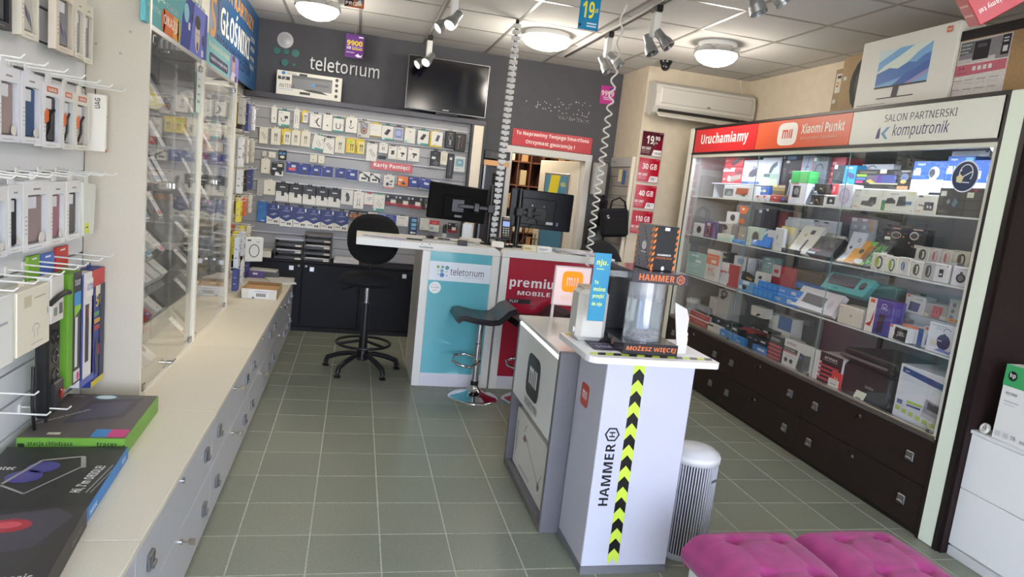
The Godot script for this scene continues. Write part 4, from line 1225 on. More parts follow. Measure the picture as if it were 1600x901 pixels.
	# things on the desks
	var o := put("paper_card", sh("8d90b8").cbox(Vector3(-0.16, 0, -0.035), Vector3(0.16, 0.004, 0.035), 0.001).ink("b7b9d6").box(Vector3(-0.15, 0.004, -0.02), Vector3(-0.06, 0.0045, 0.0)).box(Vector3(0.02, 0.004, -0.02), Vector3(0.13, 0.0045, 0.01)), M.satin)
	o.position = Vector3(0.23, 1.122, -5.29)
	o.rotation.y = -0.22
	tag(o, "lavender strip of cards on the teal desk's overhang", "card")
	o = put("computer_mouse", sh("17171a").ball(Vector3(0, 0.018, 0), Vector3(0.035, 0.018, 0.055), 18, 10), M.gloss)
	o.position = Vector3(0.6, 1.122, -5.5)
	tag(o, "black computer mouse on the teal desk", "mouse")
	var ph := thing("desk_phone", "upright black handset in a silver cradle on the teal desk", "phone", Vector3(0.725, 1.122, -5.6))
	put("handset", sh("131315").cbox(Vector3(-0.016, 0.03, -0.015), Vector3(0.016, 0.125, 0.015), 0.006), M.gloss, ph)
	put("cradle", sh("a7a6a2").cbox(Vector3(-0.018, 0, -0.025), Vector3(0.018, 0.05, 0.02), 0.005).ink("222224").cbox(Vector3(-0.05, 0, -0.03), Vector3(0.05, 0.008, 0.03), 0.003), M.satin, ph)
	o = put("keyboard", sh("c9c6c0").cbox(Vector3(-0.21, 0, -0.06), Vector3(0.21, 0.014, 0.06), 0.004).ink("9c9993").box(Vector3(-0.2, 0.014, -0.05), Vector3(0.2, 0.016, 0.05)), M.satin)
	o.position = Vector3(0.73, 1.122, -5.33)
	o.rotation.y = -0.03
	tag(o, "pale keyboard lying on the teal desk", "keyboard")
	o = put("pen", sh("1a1a1c").tube([Vector3(-0.06, 0.006, 0), Vector3(0.06, 0.006, 0)], 0.006, 8), M.gloss)
	o.position = Vector3(0.46, 1.122, -5.31)
	o.rotation.y = -0.1
	tag(o, "dark pen lying beside the keyboard on the teal desk", "pen")
	o = put("adapter_box", sh("2a2625").cbox(Vector3(-0.036, 0, -0.025), Vector3(0.036, 0.04, 0.025), 0.004), M.satin)
	o.position = Vector3(0.82, 1.122, -5.2)
	tag(o, "small dark box at the front edge of the teal desk", "box")
	o = put("router", sh("dfe2e4").cbox(Vector3(-0.042, 0, -0.015), Vector3(0.042, 0.145, 0.015), 0.008), M.satin)
	o.position = Vector3(0.916, 1.124, -5.62)
	tag(o, "slim white upright router behind the monitor", "router")
	carton("small_box", Vector3(0.95, 1.122, -5.56), 0.1, Vector3(0.17, 0.03, 0.08), "ddd6c4", "r .05 .2 .4 .8 cdc5b0")
	tag(get_node("small_box"), "cream flat box on the teal desk beside the pole", "box")
	for b in [[1.36, 0.11, "d9cfae", "r .1 .3 .6 .7 b9a06a", "cream carton of till rolls on the red desk"], [1.48, 0.12, "e3e1dc", "r .1 .5 .7 .7 9a9a9c;r .1 .25 .5 .4 b5b5b8", "white small carton on the red desk"], [1.12, 0.1, "e6e2d6", "", "crumpled cream paper box between the desks"]]:
		var c := carton("small_box", Vector3(b[0], 1.122, -5.2 if b[0] > 1.2 else -5.3), -0.1, Vector3(b[1], 0.045, 0.09), b[2], b[3])
		tag(c, b[4], "box")
	var pg := put("glass_plate", sh().box(Vector3(-0.22, 0, -0.2), Vector3(0.22, 0.008, 0.2)), M.shelf_glass)
	pg.position = Vector3(1.8, 1.124, -5.4)
	tag(pg, "glass plate lying on the end of the red desk", "glass plate")
	var pp := put("paper_sheet", sh("d5d5de").cbox(Vector3(-0.12, 0, -0.15), Vector3(0.12, 0.006, 0.15), 0.001).ink("5a62a0").box(Vector3(-0.1, 0.006, 0.11), Vector3(0.1, 0.0065, 0.14)), M.card)
	pp.position = Vector3(1.82, 1.133, -5.36)
	pp.rotation.y = 0.5
	tag(pp, "paper with a blue edge on the glass plate", "paper")

	drafting_stool()
	for i in 2:
		bar_stool(Vector3([0.974, 1.385][i], 0, [-4.93, -4.9][i]), ["black bar stool on a chrome foot before the teal desk", "black bar stool on a chrome foot before the red desk"][i], [0.0, 0.12][i])
	# office chair behind the red desk
	var oc := thing("office_chair", "black office chair behind the end of the red desk", "chair", Vector3(2.2, 0, -5.88))
	put("backrest", sh("232326").at(Transform3D(Basis(Vector3.RIGHT, -0.1), Vector3(0, 0.95, 0.0))).ball(Vector3.ZERO, Vector3(0.24, 0.27, 0.05), 24, 14).at(), M.cloth, oc)
	put("seat", sh("1c1c1f").cbox(Vector3(-0.24, 0.46, -0.5), Vector3(0.24, 0.54, -0.02), 0.03), M.cloth, oc)
	put("back_stem", sh("151517").cbox(Vector3(-0.03, 0.46, 0.0), Vector3(0.03, 0.8, 0.03), 0.008), M.satin, oc)
	put("column", sh("151517").lathe([Vector2(0.03, 0.08), Vector2(0.03, 0.46)], 16), M.satin, oc).position = Vector3(0, 0, -0.25)
	for k in 5:
		var an := TAU * k / 5
		put("leg", sh("151517").tube([Vector3(0, 0.1, -0.25), Vector3(0.3 * cos(an), 0.05, -0.25 + 0.3 * sin(an))], 0.02, 8), M.satin, oc)
		put("caster", sh("101012").ball(Vector3(0.3 * cos(an), 0.028, -0.25 + 0.3 * sin(an)), Vector3(0.028, 0.028, 0.028), 10, 8), M.satin, oc)


func drafting_stool() -> void:
	var t := thing("drafting_stool", "tall black swivel stool with a round foot ring beside the teal desk", "stool", Vector3(0.14, 0, -5.53))
	var hub := Vector3(0, 0.13, 0)
	for k in 5:
		var an := deg_to_rad([198.0, 128.0, 57.0, -14.0, 272.0][k])
		var d := Vector3(cos(an), 0, sin(an))
		var s := sh("1b1b1e")
		s.tube([hub, hub + d * 0.1 + Vector3(0, 0.005, 0), d * 0.2 + Vector3(0, 0.11, 0), d * 0.285 + Vector3(0, 0.075, 0), d * 0.3 + Vector3(0, 0.035, 0)], 0.021, 10)
		put("leg", s, M.satin, t)
		put("glide", sh("121214").at(Transform3D(Basis(), d * 0.3)).lathe([Vector2(0, 0), Vector2(0.026, 0), Vector2(0.028, 0.012), Vector2(0.014, 0.02), Vector2(0.012, 0.045), Vector2(0, 0.045)], 14).at(), M.satin, t)
	put("hub", sh("18181a").lathe([Vector2(0, 0.09), Vector2(0.045, 0.09), Vector2(0.045, 0.17), Vector2(0.034, 0.19), Vector2(0.034, 0.28)], 20), M.satin, t)
	put("sleeve", sh("212125").lathe([Vector2(0.03, 0.26), Vector2(0.032, 0.56), Vector2(0.0, 0.56)], 20), M.satin, t)
	put("gas_column", sh("c9cbce").lathe([Vector2(0.016, 0.56), Vector2(0.016, 0.71)], 16), M.chrome, t)
	var ring := []
	for k in 40:
		ring.append(Vector3(0.215 * cos(TAU * k / 40), 0.23, 0.215 * sin(TAU * k / 40)))
	put("foot_ring", sh("141417").tube(ring, 0.011, 8, true), M.satin, t)
	for k in 3:
		var an := deg_to_rad(40.0 + 120.0 * k)
		put("ring_spoke", sh("141417").tube([Vector3(0.03 * cos(an), 0.25, 0.03 * sin(an)), Vector3(0.21 * cos(an), 0.23, 0.21 * sin(an))], 0.012, 8), M.satin, t)
	put("seat", sh("1a1a1d").lathe([Vector2(0, 0.715), Vector2(0.2, 0.715), Vector2(0.228, 0.735), Vector2(0.228, 0.765), Vector2(0.205, 0.79), Vector2(0.1, 0.8), Vector2(0, 0.8)], 36, true), M.cloth, t)
	put("seat_plate", sh("101012").cbox(Vector3(-0.09, 0.695, -0.12), Vector3(0.09, 0.716, 0.09), 0.004), M.satin, t)
	put("height_lever", sh("141416").tube([Vector3(-0.05, 0.7, 0.0), Vector3(-0.13, 0.685, 0.03), Vector3(-0.2, 0.665, 0.05)], 0.006, 6), M.satin, t)
	put("back_stem", sh("121214").tube([Vector3(0, 0.7, -0.1), Vector3(0.01, 0.72, -0.22), Vector3(0.02, 0.86, -0.25), Vector3(0.02, 1.0, -0.24)], 0.016, 8), M.satin, t)
	var b := sh("161619")
	b.at(Transform3D(Basis(Vector3.RIGHT, -0.06), Vector3(0.022, 1.06, -0.2)))
	var n := 28
	var rim := []
	for k in n:
		var an := TAU * k / n
		rim.append(Vector2(0.212 * signf(cos(an)) * pow(absf(cos(an)), 0.85), 0.208 * signf(sin(an)) * pow(absf(sin(an)), 0.85)))
	for k in n:
		var p: Vector2 = rim[k]
		var q: Vector2 = rim[(k + 1) % n]
		b.tri3(Vector3(0, 0, 0.02), Vector3(p.x * 0.85, p.y * 0.85, 0.03), Vector3(q.x * 0.85, q.y * 0.85, 0.03), Vector3.BACK, Vector3.BACK, Vector3.BACK)
		for w in [[0.85, 0.03, 1.0, 0.015], [1.0, 0.015, 1.0, -0.025], [1.0, -0.025, 0.8, -0.045], [0.8, -0.045, 0.0, -0.05]]:
			b.face([Vector3(p.x * w[0], p.y * w[0], w[1]), Vector3(q.x * w[0], q.y * w[0], w[1]), Vector3(q.x * w[2], q.y * w[2], w[3]), Vector3(p.x * w[2], p.y * w[2], w[3])], Vector3(p.x + q.x, p.y + q.y, 0.1 if w[1] > 0 and w[0] < 1 else -0.2 if w[1] < -0.02 else 0.0))
	put("backrest", b, M.cloth, t)


func bar_stool(where: Vector3, label: String, turn: float) -> void:
	var t := thing("bar_stool", label, "stool", where, turn, "bar stools before the desks")
	put("foot_disc", sh("d3d5d8").lathe([Vector2(0, 0), Vector2(0.196, 0), Vector2(0.197, 0.006), Vector2(0.17, 0.014), Vector2(0.11, 0.028), Vector2(0.06, 0.05), Vector2(0.035, 0.085), Vector2(0.03, 0.1)], 40, true), M.chrome, t)
	put("collar", sh("17171a").lathe([Vector2(0.031, 0.09), Vector2(0.031, 0.13)], 20), M.satin, t)
	put("column", sh("d0d2d5").lathe([Vector2(0.028, 0.11), Vector2(0.028, 0.42), Vector2(0.023, 0.425), Vector2(0.023, 0.6)], 20), M.chrome, t)
	put("footrest", sh("d0d2d5").tube([Vector3(0.02, 0.29, 0.03), Vector3(-0.06, 0.26, 0.1), Vector3(-0.15, 0.275, 0.1), Vector3(-0.195, 0.29, 0.03), Vector3(-0.17, 0.3, -0.07), Vector3(-0.08, 0.31, -0.1), Vector3(0.02, 0.3, -0.03)], 0.011, 8), M.chrome, t)
	# seat: an S-shaped cushion; front lip at -x, raised back at +x
	var mid := [Vector2(-0.195, 0.61), Vector2(-0.185, 0.64), Vector2(-0.15, 0.645), Vector2(-0.06, 0.628), Vector2(0.04, 0.62), Vector2(0.1, 0.628), Vector2(0.14, 0.66), Vector2(0.175, 0.7), Vector2(0.225, 0.72)]
	var up := PackedVector2Array()
	for i in mid.size():
		var d: Vector2 = (mid[mini(i + 1, mid.size() - 1)] - mid[maxi(i - 1, 0)]).normalized()
		up.append(mid[i] + Vector2(-d.y, d.x) * 0.02)
	var lo := PackedVector2Array()
	for i in range(mid.size() - 1, -1, -1):
		var d: Vector2 = (mid[mini(i + 1, mid.size() - 1)] - mid[maxi(i - 1, 0)]).normalized()
		lo.append(mid[i] - Vector2(-d.y, d.x) * (0.022 if i > 0 else 0.012))
	var p := up.duplicate()
	p.append_array(lo)
	var s := sh("1d1c1f")
	s.prism(p, -0.185, 0.185)
	put("seat", s, M.leather, t)
	put("seat_piping", sh("0f0f10").tube(mid.map(func(q: Vector2) -> Vector3: return Vector3(q.x, q.y - 0.006, 0.186)), 0.004, 6), M.satin, t)
	put("seat_plate", sh("a9abae").cbox(Vector3(-0.08, 0.588, -0.08), Vector3(0.06, 0.602, 0.08), 0.003), M.steel, t)


# ------------------------------------------------------------------ promotion counters in the middle
func hexagon(x: float, y: float, r: float) -> PackedVector2Array:
	var p := PackedVector2Array()
	for i in 6:
		p.append(Vector2(x + r * cos(PI / 3 * i + PI / 6), y + r * sin(PI / 3 * i + PI / 6)))
	return p


func squircle(x: float, y: float, rx: float, ry: float, e := 0.42) -> PackedVector2Array:
	var q := PackedVector2Array()
	for i in 40:
		var c := cos(TAU * i / 40)
		var s := sin(TAU * i / 40)
		q.append(Vector2(x + rx * signf(c) * pow(absf(c), e), y + ry * signf(s) * pow(absf(s), e)))
	return q


func build_kiosk() -> void:
	# counter with a lit white front; local x towards the camera, z towards the aisle
	var k := thing("promotion_counter", "low white promotion counter in a grey frame with a lit black logo", "counter", Vector3(0.962, 0, -3.735), -PI / 2)
	var W := 0.83
	var grey := "6f6d70"
	put("end_panel", sh(grey).cbox(Vector3(W - 0.03, 0, -0.53), Vector3(W, 0.89, 0), 0.002), M.brushed, k)
	put("end_panel", sh(grey).cbox(Vector3(0, 0, -0.53), Vector3(0.03, 0.86, 0), 0.002), M.brushed, k)
	put("base_board", sh(grey).cbox(Vector3(0.03, 0, -0.53), Vector3(W - 0.03, 0.035, 0), 0.002), M.brushed, k)
	put("countertop", sh("e7e5e0").cbox(Vector3(-0.005, 0.868, -0.54), Vector3(W - 0.03, 0.892, 0.002), 0.003), M.gloss, k)
	put("back_panel", sh("d9d7d2").box(Vector3(0.03, 0.035, -0.53), Vector3(W - 0.03, 0.868, -0.51)), M.satin, k)
	var sb := put("sign_board", sh("e9eae8").cbox(Vector3(0.03, 0.445, -0.06), Vector3(W - 0.03, 0.848, -0.001), 0.002), M.gloss, k)
	put("light_strip", sh().box(Vector3(0.03, 0.85, -0.012), Vector3(W - 0.03, 0.862, -0.0005)), glow("strip_glow", "f6fbff", 2.2), k)
	var al := AreaLight3D.new()
	al.area_size = Vector2(0.75, 0.02)
	lamp(al, "strip_light", k, Vector3(W / 2, 0.856, 0.004), "f2f7ff", 0.12, 0.02)
	al.rotation.y = PI
	var s := sh("3a393b")
	s.flat(squircle(0.42, 0.645, 0.128, 0.115), 0.0004)
	s.ink("e9eae8").words("mı", 0.345, 0.6, 0.465, 0.692, 0.0008, true).rect(0.478, 0.6, 0.498, 0.692, 0.0008)
	s.ink("3a393b").words("xıaomı", 0.305, 0.478, 0.555, 0.515, 0.0006)
	put("lettering", s, M.satin, sb)
	put("lower_shelf", sh("d5d3cf").box(Vector3(0.03, 0.43, -0.5), Vector3(W - 0.03, 0.445, -0.03)), M.satin, k)
	var sc := carton("scooter_box", Vector3(1.0, 0.036, -3.36), -PI / 2, Vector3(0.64, 0.33, 0.2), "dedbd6", "l .3 .75 .36 .9 .012 8a7a74;l .34 .72 .85 .3 .016 b0a9a4;l .28 .62 .4 .68 .012 c7462f;o .86 .28 .035 .07 6d6a68;o .34 .66 .03 .06 6d6a68;l .85 .3 .92 .5 .014 a39c98;r .06 .25 .1 .8 b8b4b0;r .25 .1 .6 .14 b9b5b2")
	tag(sc, "white scooter carton on the lower shelf of the promotion counter", "box")

	# taller white counter with the striped tape
	var h := thing("tape_counter", "tall white counter with a yellow and black chevron tape down its front", "counter", Vector3(1.054, 0, -2.56))
	put("body", sh("c0c0cb").cbox(Vector3(0, 0.035, -0.335), Vector3(0.398, 0.945, 0), 0.003), M.satin, h)  # white laminate, its colour dimmed for the shade of a person standing before it
	put("plinth", sh("77777b").box(Vector3(-0.002, 0, -0.335), Vector3(0.4, 0.036, 0.003)), M.brushed, h)
	var sl := PackedVector2Array([Vector2(0.5, 0.4), Vector2(-0.092, 0.4), Vector2(-0.092, 0.02), Vector2(-0.085, -0.005), Vector2(-0.07, -0.02), Vector2(-0.05, -0.026), Vector2(0.485, -0.026), Vector2(0.5, -0.01)])
	put("countertop", sh("e6e5e6").at(Transform3D(Basis(Vector3.RIGHT, -PI / 2), Vector3(0, 0.945, 0))).prism(sl, 0.0, 0.026).at(), M.satin, h)
	# chevrons
	var tp := sh("c3d94a")
	var dk := sh("17171a")
	var y := 0.042
	var i := 0
	while y < 0.9:
		(tp if i % 2 == 0 else dk).flat(PackedVector2Array([Vector2(0.118, y), Vector2(0.1435, y + 0.028), Vector2(0.169, y), Vector2(0.169, y + 0.0475), Vector2(0.1435, y + 0.0755), Vector2(0.118, y + 0.0475)]), 0.0006)
		y += 0.0475
		i += 1
	put("tape_stripe", tp, M.satin, h)
	put("tape_stripe", dk, M.satin, h)
	# tape along two edges of the top
	for e in [[Vector3(-0.078, 0.9716, -0.016), 0.56, 0.0], [Vector3(-0.08, 0.9716, -0.36), 0.17, 0.06]]:
		var a := sh("c3d94a")
		var b := sh("17171a")
		var n := int(e[1] / 0.035)
		for j in n:
			(a if j % 2 == 0 else b).face([e[0] + Vector3(j * 0.035, 0, 0), e[0] + Vector3((j + 1) * 0.035, 0, 0), e[0] + Vector3((j + 1) * 0.035 + 0.016, 0, -0.042), e[0] + Vector3(j * 0.035 + 0.016, 0, -0.042)], Vector3.UP)
		put("tape_stripe", a, M.satin, h)
		put("tape_stripe", b, M.satin, h)
	# upright lettering, read from below
	var tx := sh("1b1b1d").at(Transform3D(Basis(Vector3.BACK, PI / 2), Vector3(0.083, 0.315, 0.0006)))
	tx.words("HAMMER", 0, 0, 0.28, 0.042, 0, true)
	tx.at(Transform3D(Basis(Vector3.BACK, PI / 2), Vector3(0.062, 0.635, 0.0006)))
	tx.flat(hexagon(0, 0, 0.034), 0).ink("c0c0cb").flat(hexagon(0, 0, 0.026), 0.0003).ink("1b1b1d").words("H", -0.012, -0.013, 0.012, 0.013, 0.0006, true)
	put("lettering", tx, M.satin, h)
	var ml := sh("c4452f").at(Transform3D(Basis(Vector3.UP, -PI / 2), Vector3(-0.0008, 0.735, -0.215)))
	ml.flat(squircle(0, 0, 0.052, 0.052), 0).ink("efe6e0").words("mı", -0.03, -0.018, 0.013, 0.02, 0.0005, true).rect(0.02, -0.018, 0.028, 0.02, 0.0005)
	put("logo_sticker", ml, M.satin, h)

	# phone display stand: base, top and patterned back, a glass cylinder between
	var d := thing("cylinder_display", "dark display stand holding a clear cylinder of water on the tall counter", "display", Vector3(1.26, 0.972, -2.61))
	put("display_base", sh("37363b").cbox(Vector3(-0.125, 0, -0.32), Vector3(0.125, 0.048, 0), 0.002), M.gloss, d)
	put("display_top", sh("4d4b52").cbox(Vector3(-0.128, 0.308, -0.32), Vector3(0.128, 0.354, 0), 0.002), M.gloss, d)
	put("display_back", sh("2b2a2e").cbox(Vector3(-0.128, 0.048, -0.32), Vector3(0.128, 0.308, -0.29), 0.002), M.rock, d)
	put("display_side", sh("1d1c1f").box(Vector3(-0.128, 0.048, -0.32), Vector3(-0.12, 0.308, -0.25)), M.gloss, d)
	var o := sh("d9743f").words("HAMMER", -0.098, 0.318, 0.062, 0.345, 0.0006, true)
	o.flat(hexagon(0.09, 0.331, 0.021), 0.0005).ink("4d4b52").flat(hexagon(0.09, 0.331, 0.016), 0.0008).ink("d9743f").words("H", 0.083, 0.323, 0.097, 0.339, 0.001, true)
	put("lettering", o, M.satin, d)
	o = sh("d9743f")
	o.words("MOŻESZ WIĘCEJ", -0.113, 0.012, 0.113, 0.041, 0.0006, true, 0.12)
	put("lettering", o, M.satin, d)
	o = sh("d9743f")
	o.at(Transform3D(Basis(Vector3.UP, -PI / 2), Vector3(-0.1254, 0.024, -0.13))).flat(hexagon(0, 0, 0.014), 0).ink("37363b").flat(hexagon(0, 0, 0.01), 0.0003)
	put("side_mark", o, M.satin, d)
	put("glass_cylinder", sh().at(Transform3D(Basis(), Vector3(0.0, 0.048, -0.12))).lathe([Vector2(0.082, 0.0), Vector2(0.082, 0.26), Vector2(0.079, 0.26), Vector2(0.079, 0.002)], 40).at(), M.clear_plastic, d)
	put("water", sh().at(Transform3D(Basis(), Vector3(0.0, 0.05, -0.12))).lathe([Vector2(0, 0), Vector2(0.078, 0), Vector2(0.078, 0.175), Vector2(0, 0.175)], 40).at(), M.water, d)
	put("sunken_phone", sh("8fa3cf").at(Transform3D(Basis(Vector3.UP, 0.4), Vector3(0.0, 0.09, -0.12))).cbox(Vector3(-0.03, 0, -0.006), Vector3(0.03, 0.13, 0.006), 0.005).at(), M.gloss, d)
	for j in 14:
		var an := j * 2.4
		put("pebble", sh(["5a525c", "8c8088", "6a6470"][j % 3]).ball(Vector3(0.045 * sqrt(j / 14.0) * cos(an), 0.062 + 0.012 * (j % 3), -0.12 + 0.045 * sqrt(j / 14.0) * sin(an)), Vector3(0.016, 0.012, 0.015), 8, 6), M.satin, d)

	# rugged phone pack on top of the display
	var bx := carton("phone_pack", Vector3(1.292, 1.327, -2.68), 0.09, Vector3(0.118, 0.192, 0.15), "28272b", "p d9743f 0 0 .1 0 .1 .04 0 .1;p d9743f .9 0 1 .06 1 .12 .9 .06;r .4 .9 .6 .97 dcdcdc;b .22 .34 .78 .38 e8e8ea HAMMER;t .16 .27 .84 .31 d9743f EXTREME PACK;o .5 .06 .07 .05 dcdcdc")
	var sd := sh("77757c").rect(0, 0.003, 0.15, 0.189, 0.0003)
	for j in 22:
		sd.ink("2f2e33").oval(fmod(j * 0.0371, 0.12) + 0.015, fmod(j * 0.0613, 0.17) + 0.01, 0.004, 0.006, 0.0005, 6)
	sd.ink("e2e2e2").flat(hexagon(0.075, 0.1, 0.02), 0.0007).ink("77757c").words("1", 0.071, 0.092, 0.079, 0.108, 0.001, true).ink("e2e2e2").rect(0.052, 0.07, 0.098, 0.074, 0.0007)
	for j in 7:
		sd.ink("e0843f").flat(PackedVector2Array([Vector2(0.128, 0.008 + j * 0.026), Vector2(0.15, 0.018 + j * 0.026), Vector2(0.15, 0.031 + j * 0.026), Vector2(0.128, 0.021 + j * 0.026)]), 0.0007).flat(PackedVector2Array([Vector2(0.0, 0.008 + j * 0.026), Vector2(0.012, 0.018 + j * 0.026), Vector2(0.012, 0.031 + j * 0.026), Vector2(0.0, 0.021 + j * 0.026)]), 0.0007)
	for q in sd.v.size():
		sd.v[q] = Transform3D(Basis(Vector3.UP, -PI / 2), Vector3(-0.059, 0, -0.15)) * sd.v[q]
		sd.n[q] = Vector3.LEFT
	put("side_print", sd, M.card, bx)
	var fs := sh("e0843f")
	for j in 7:
		fs.flat(PackedVector2Array([Vector2(-0.059, 0.008 + j * 0.026), Vector2(-0.048, 0.018 + j * 0.026), Vector2(-0.048, 0.031 + j * 0.026), Vector2(-0.059, 0.021 + j * 0.026)]), 0.0012).flat(PackedVector2Array([Vector2(0.048, 0.008 + j * 0.026), Vector2(0.059, 0.018 + j * 0.026), Vector2(0.059, 0.031 + j * 0.026), Vector2(0.048, 0.021 + j * 0.026)]), 0.0012)
	put("stripe_print", fs, M.card, bx)
	tag(bx, "black and grey carton with orange hazard stripes on top of the display", "box")

	# white air device behind the blue board
	var wd := thing("air_humidifier", "white rounded air humidifier on the counter behind the blue board", "humidifier", Vector3(1.055, 0.972, -2.86))
	put("housing", sh("cdc9c0").cbox(Vector3(-0.07, 0, -0.07), Vector3(0.07, 0.235, 0.06), 0.022), M.satin, wd)
	put("top_cap", sh("c9b7a8").cbox(Vector3(-0.055, 0.235, -0.055), Vector3(0.055, 0.243, 0.045), 0.004), M.satin, wd)
	put("dial", sh("cfccc4").at(Transform3D(Basis(Vector3.UP, -PI / 2) * Basis(Vector3.RIGHT, PI / 2), Vector3(-0.07, 0.045, 0.02))).lathe([Vector2(0.014, 0), Vector2(0.013, 0.006), Vector2(0, 0.006)], 16).at(), M.satin, wd)
	# blue board
	var nb := thing("blue_board", "narrow blue upright board with lime words beside the display", "sign", Vector3(1.013, 1.095, -2.66), 0.0)
	nb.rotation.z = 0.0
	put("board", sh("1b84ab").cbox(Vector3(-0.037, 0, -0.003), Vector3(0.037, 0.288, 0), 0.001), M.satin, nb)
	put("lettering", sh("d3e25a").words("nju.", -0.025, 0.232, 0.026, 0.262, 0.0006, true).words("Tu", -0.025, 0.158, -0.008, 0.173, 0.0006, true).words("możesz", -0.025, 0.128, 0.028, 0.146, 0.0006, true).words("przejść", -0.025, 0.095, 0.026, 0.116, 0.0006, true).words("do nju", -0.025, 0.062, 0.02, 0.082, 0.0006, true).rect(-0.024, 0.22, 0.01, 0.223, 0.0006), M.satin, nb)
	put("clip", sh().box(Vector3(0.03, 0.195, -0.006), Vector3(0.1188, 0.22, -0.003)), M.clear_plastic, nb)
	# flyer and folded card
	var fl := put("flyer", sh("2f2a44").at(Transform3D(Basis(Vector3.RIGHT, -PI / 2))).flat(PackedVector2Array([Vector2(-0.06, -0.09), Vector2(0.05, -0.09), Vector2(0.07, 0.1), Vector2(-0.05, 0.1)]), 0.0012).ink("b9b3cc").words("SIM", -0.03, -0.05, 0.04, -0.01, 0.0016, true).rect(-0.04, 0.02, 0.05, 0.028, 0.0016).at(), M.card)
	fl.position = Vector3(1.085, 0.972, -2.75)
	tag(fl, "dark purple flyer lying on the tall counter", "flyer")
	var cd := put("white_card", sh("dfdad6").at(Transform3D(Basis(Vector3.UP, 0.3))).prism(PackedVector2Array([Vector2(-0.02, 0), Vector2(0.03, 0), Vector2(0.03, 0.07), Vector2(0.026, 0.073), Vector2(0.028, 0.09), Vector2(0.02, 0.1), Vector2(0.02, 0.16), Vector2(0.0, 0.2), Vector2(-0.075, 0.23)]), -0.002, 0.002).at(), M.card)
	cd.position = Vector3(1.43, 0.972, -2.67)
	tag(cd, "curved white cardboard standee seen from behind beside the cylinder display", "card")
	# lit sign at the far end of the low counter
	var ls := thing("lit_sign", "small lit white sign with an orange logo at the far end of the low counter", "sign", Vector3(1.228, 0.892, -3.66))
	put("sign_frame", sh("e3dede").cbox(Vector3(-0.108, 0.085, -0.02), Vector3(0.108, 0.312, 0), 0.003), M.gloss, ls)
	for x in [-0.103, 0.09]:
		put("sign_leg", sh("e3dede").box(Vector3(x, 0, -0.018), Vector3(x + 0.013, 0.09, -0.004)), M.satin, ls)
	put("sign_glow", sh().rect(-0.1, 0.092, 0.1, 0.305, 0.0006), glow("sign_face", "e9cfd2", 0.55), ls)
	put("logo_glow", sh().flat(squircle(0.0, 0.225, 0.062, 0.06), 0.001), glow("logo_orange", "ff8a1e", 1.0), ls)
	var lm := sh("fff6ea").words("mı", -0.035, 0.2, 0.015, 0.25, 0.0016, true).rect(0.024, 0.2, 0.034, 0.25, 0.0016).words("xıaomı", -0.062, 0.118, 0.062, 0.142, 0.0016, true)
	put("lettering", lm, M.satin, ls)

	# air purifier behind the tall counter
	var ap := thing("air_purifier", "white topped cylindrical air purifier with dark vertical slots beside the tall counter", "air purifier", Vector3(1.612, 0, -2.73))
	put("core", sh("232326").lathe([Vector2(0.107, 0.02), Vector2(0.107, 0.48)], 40), M.satin, ap)
	put("base_ring", sh("b9b9bd").lathe([Vector2(0, 0), Vector2(0.108, 0), Vector2(0.113, 0.01), Vector2(0.113, 0.03), Vector2(0.1, 0.03)], 40), M.satin, ap)
	put("top_cap", sh("d5d4d2").lathe([Vector2(0.1, 0.462), Vector2(0.116, 0.465), Vector2(0.117, 0.49), Vector2(0.11, 0.503), Vector2(0.095, 0.508), Vector2(0.09, 0.518), Vector2(0.06, 0.525), Vector2(0, 0.527)], 40, true), M.satin, ap)
	var rib := sh("c3c3c8").box(Vector3(0.1, 0.03, -0.0026), Vector3(0.1125, 0.464, 0.0026)).mesh()
	for j in 56:
		put_mesh("rib", rib, M.satin, ap).rotation.y = TAU * j / 56
	put("badge", sh("b5b5b8").at(Transform3D(Basis(Vector3.UP, 0.55))).box(Vector3(-0.02, 0.39, 0.112), Vector3(0.02, 0.402, 0.115)).at(), M.steel, ap)


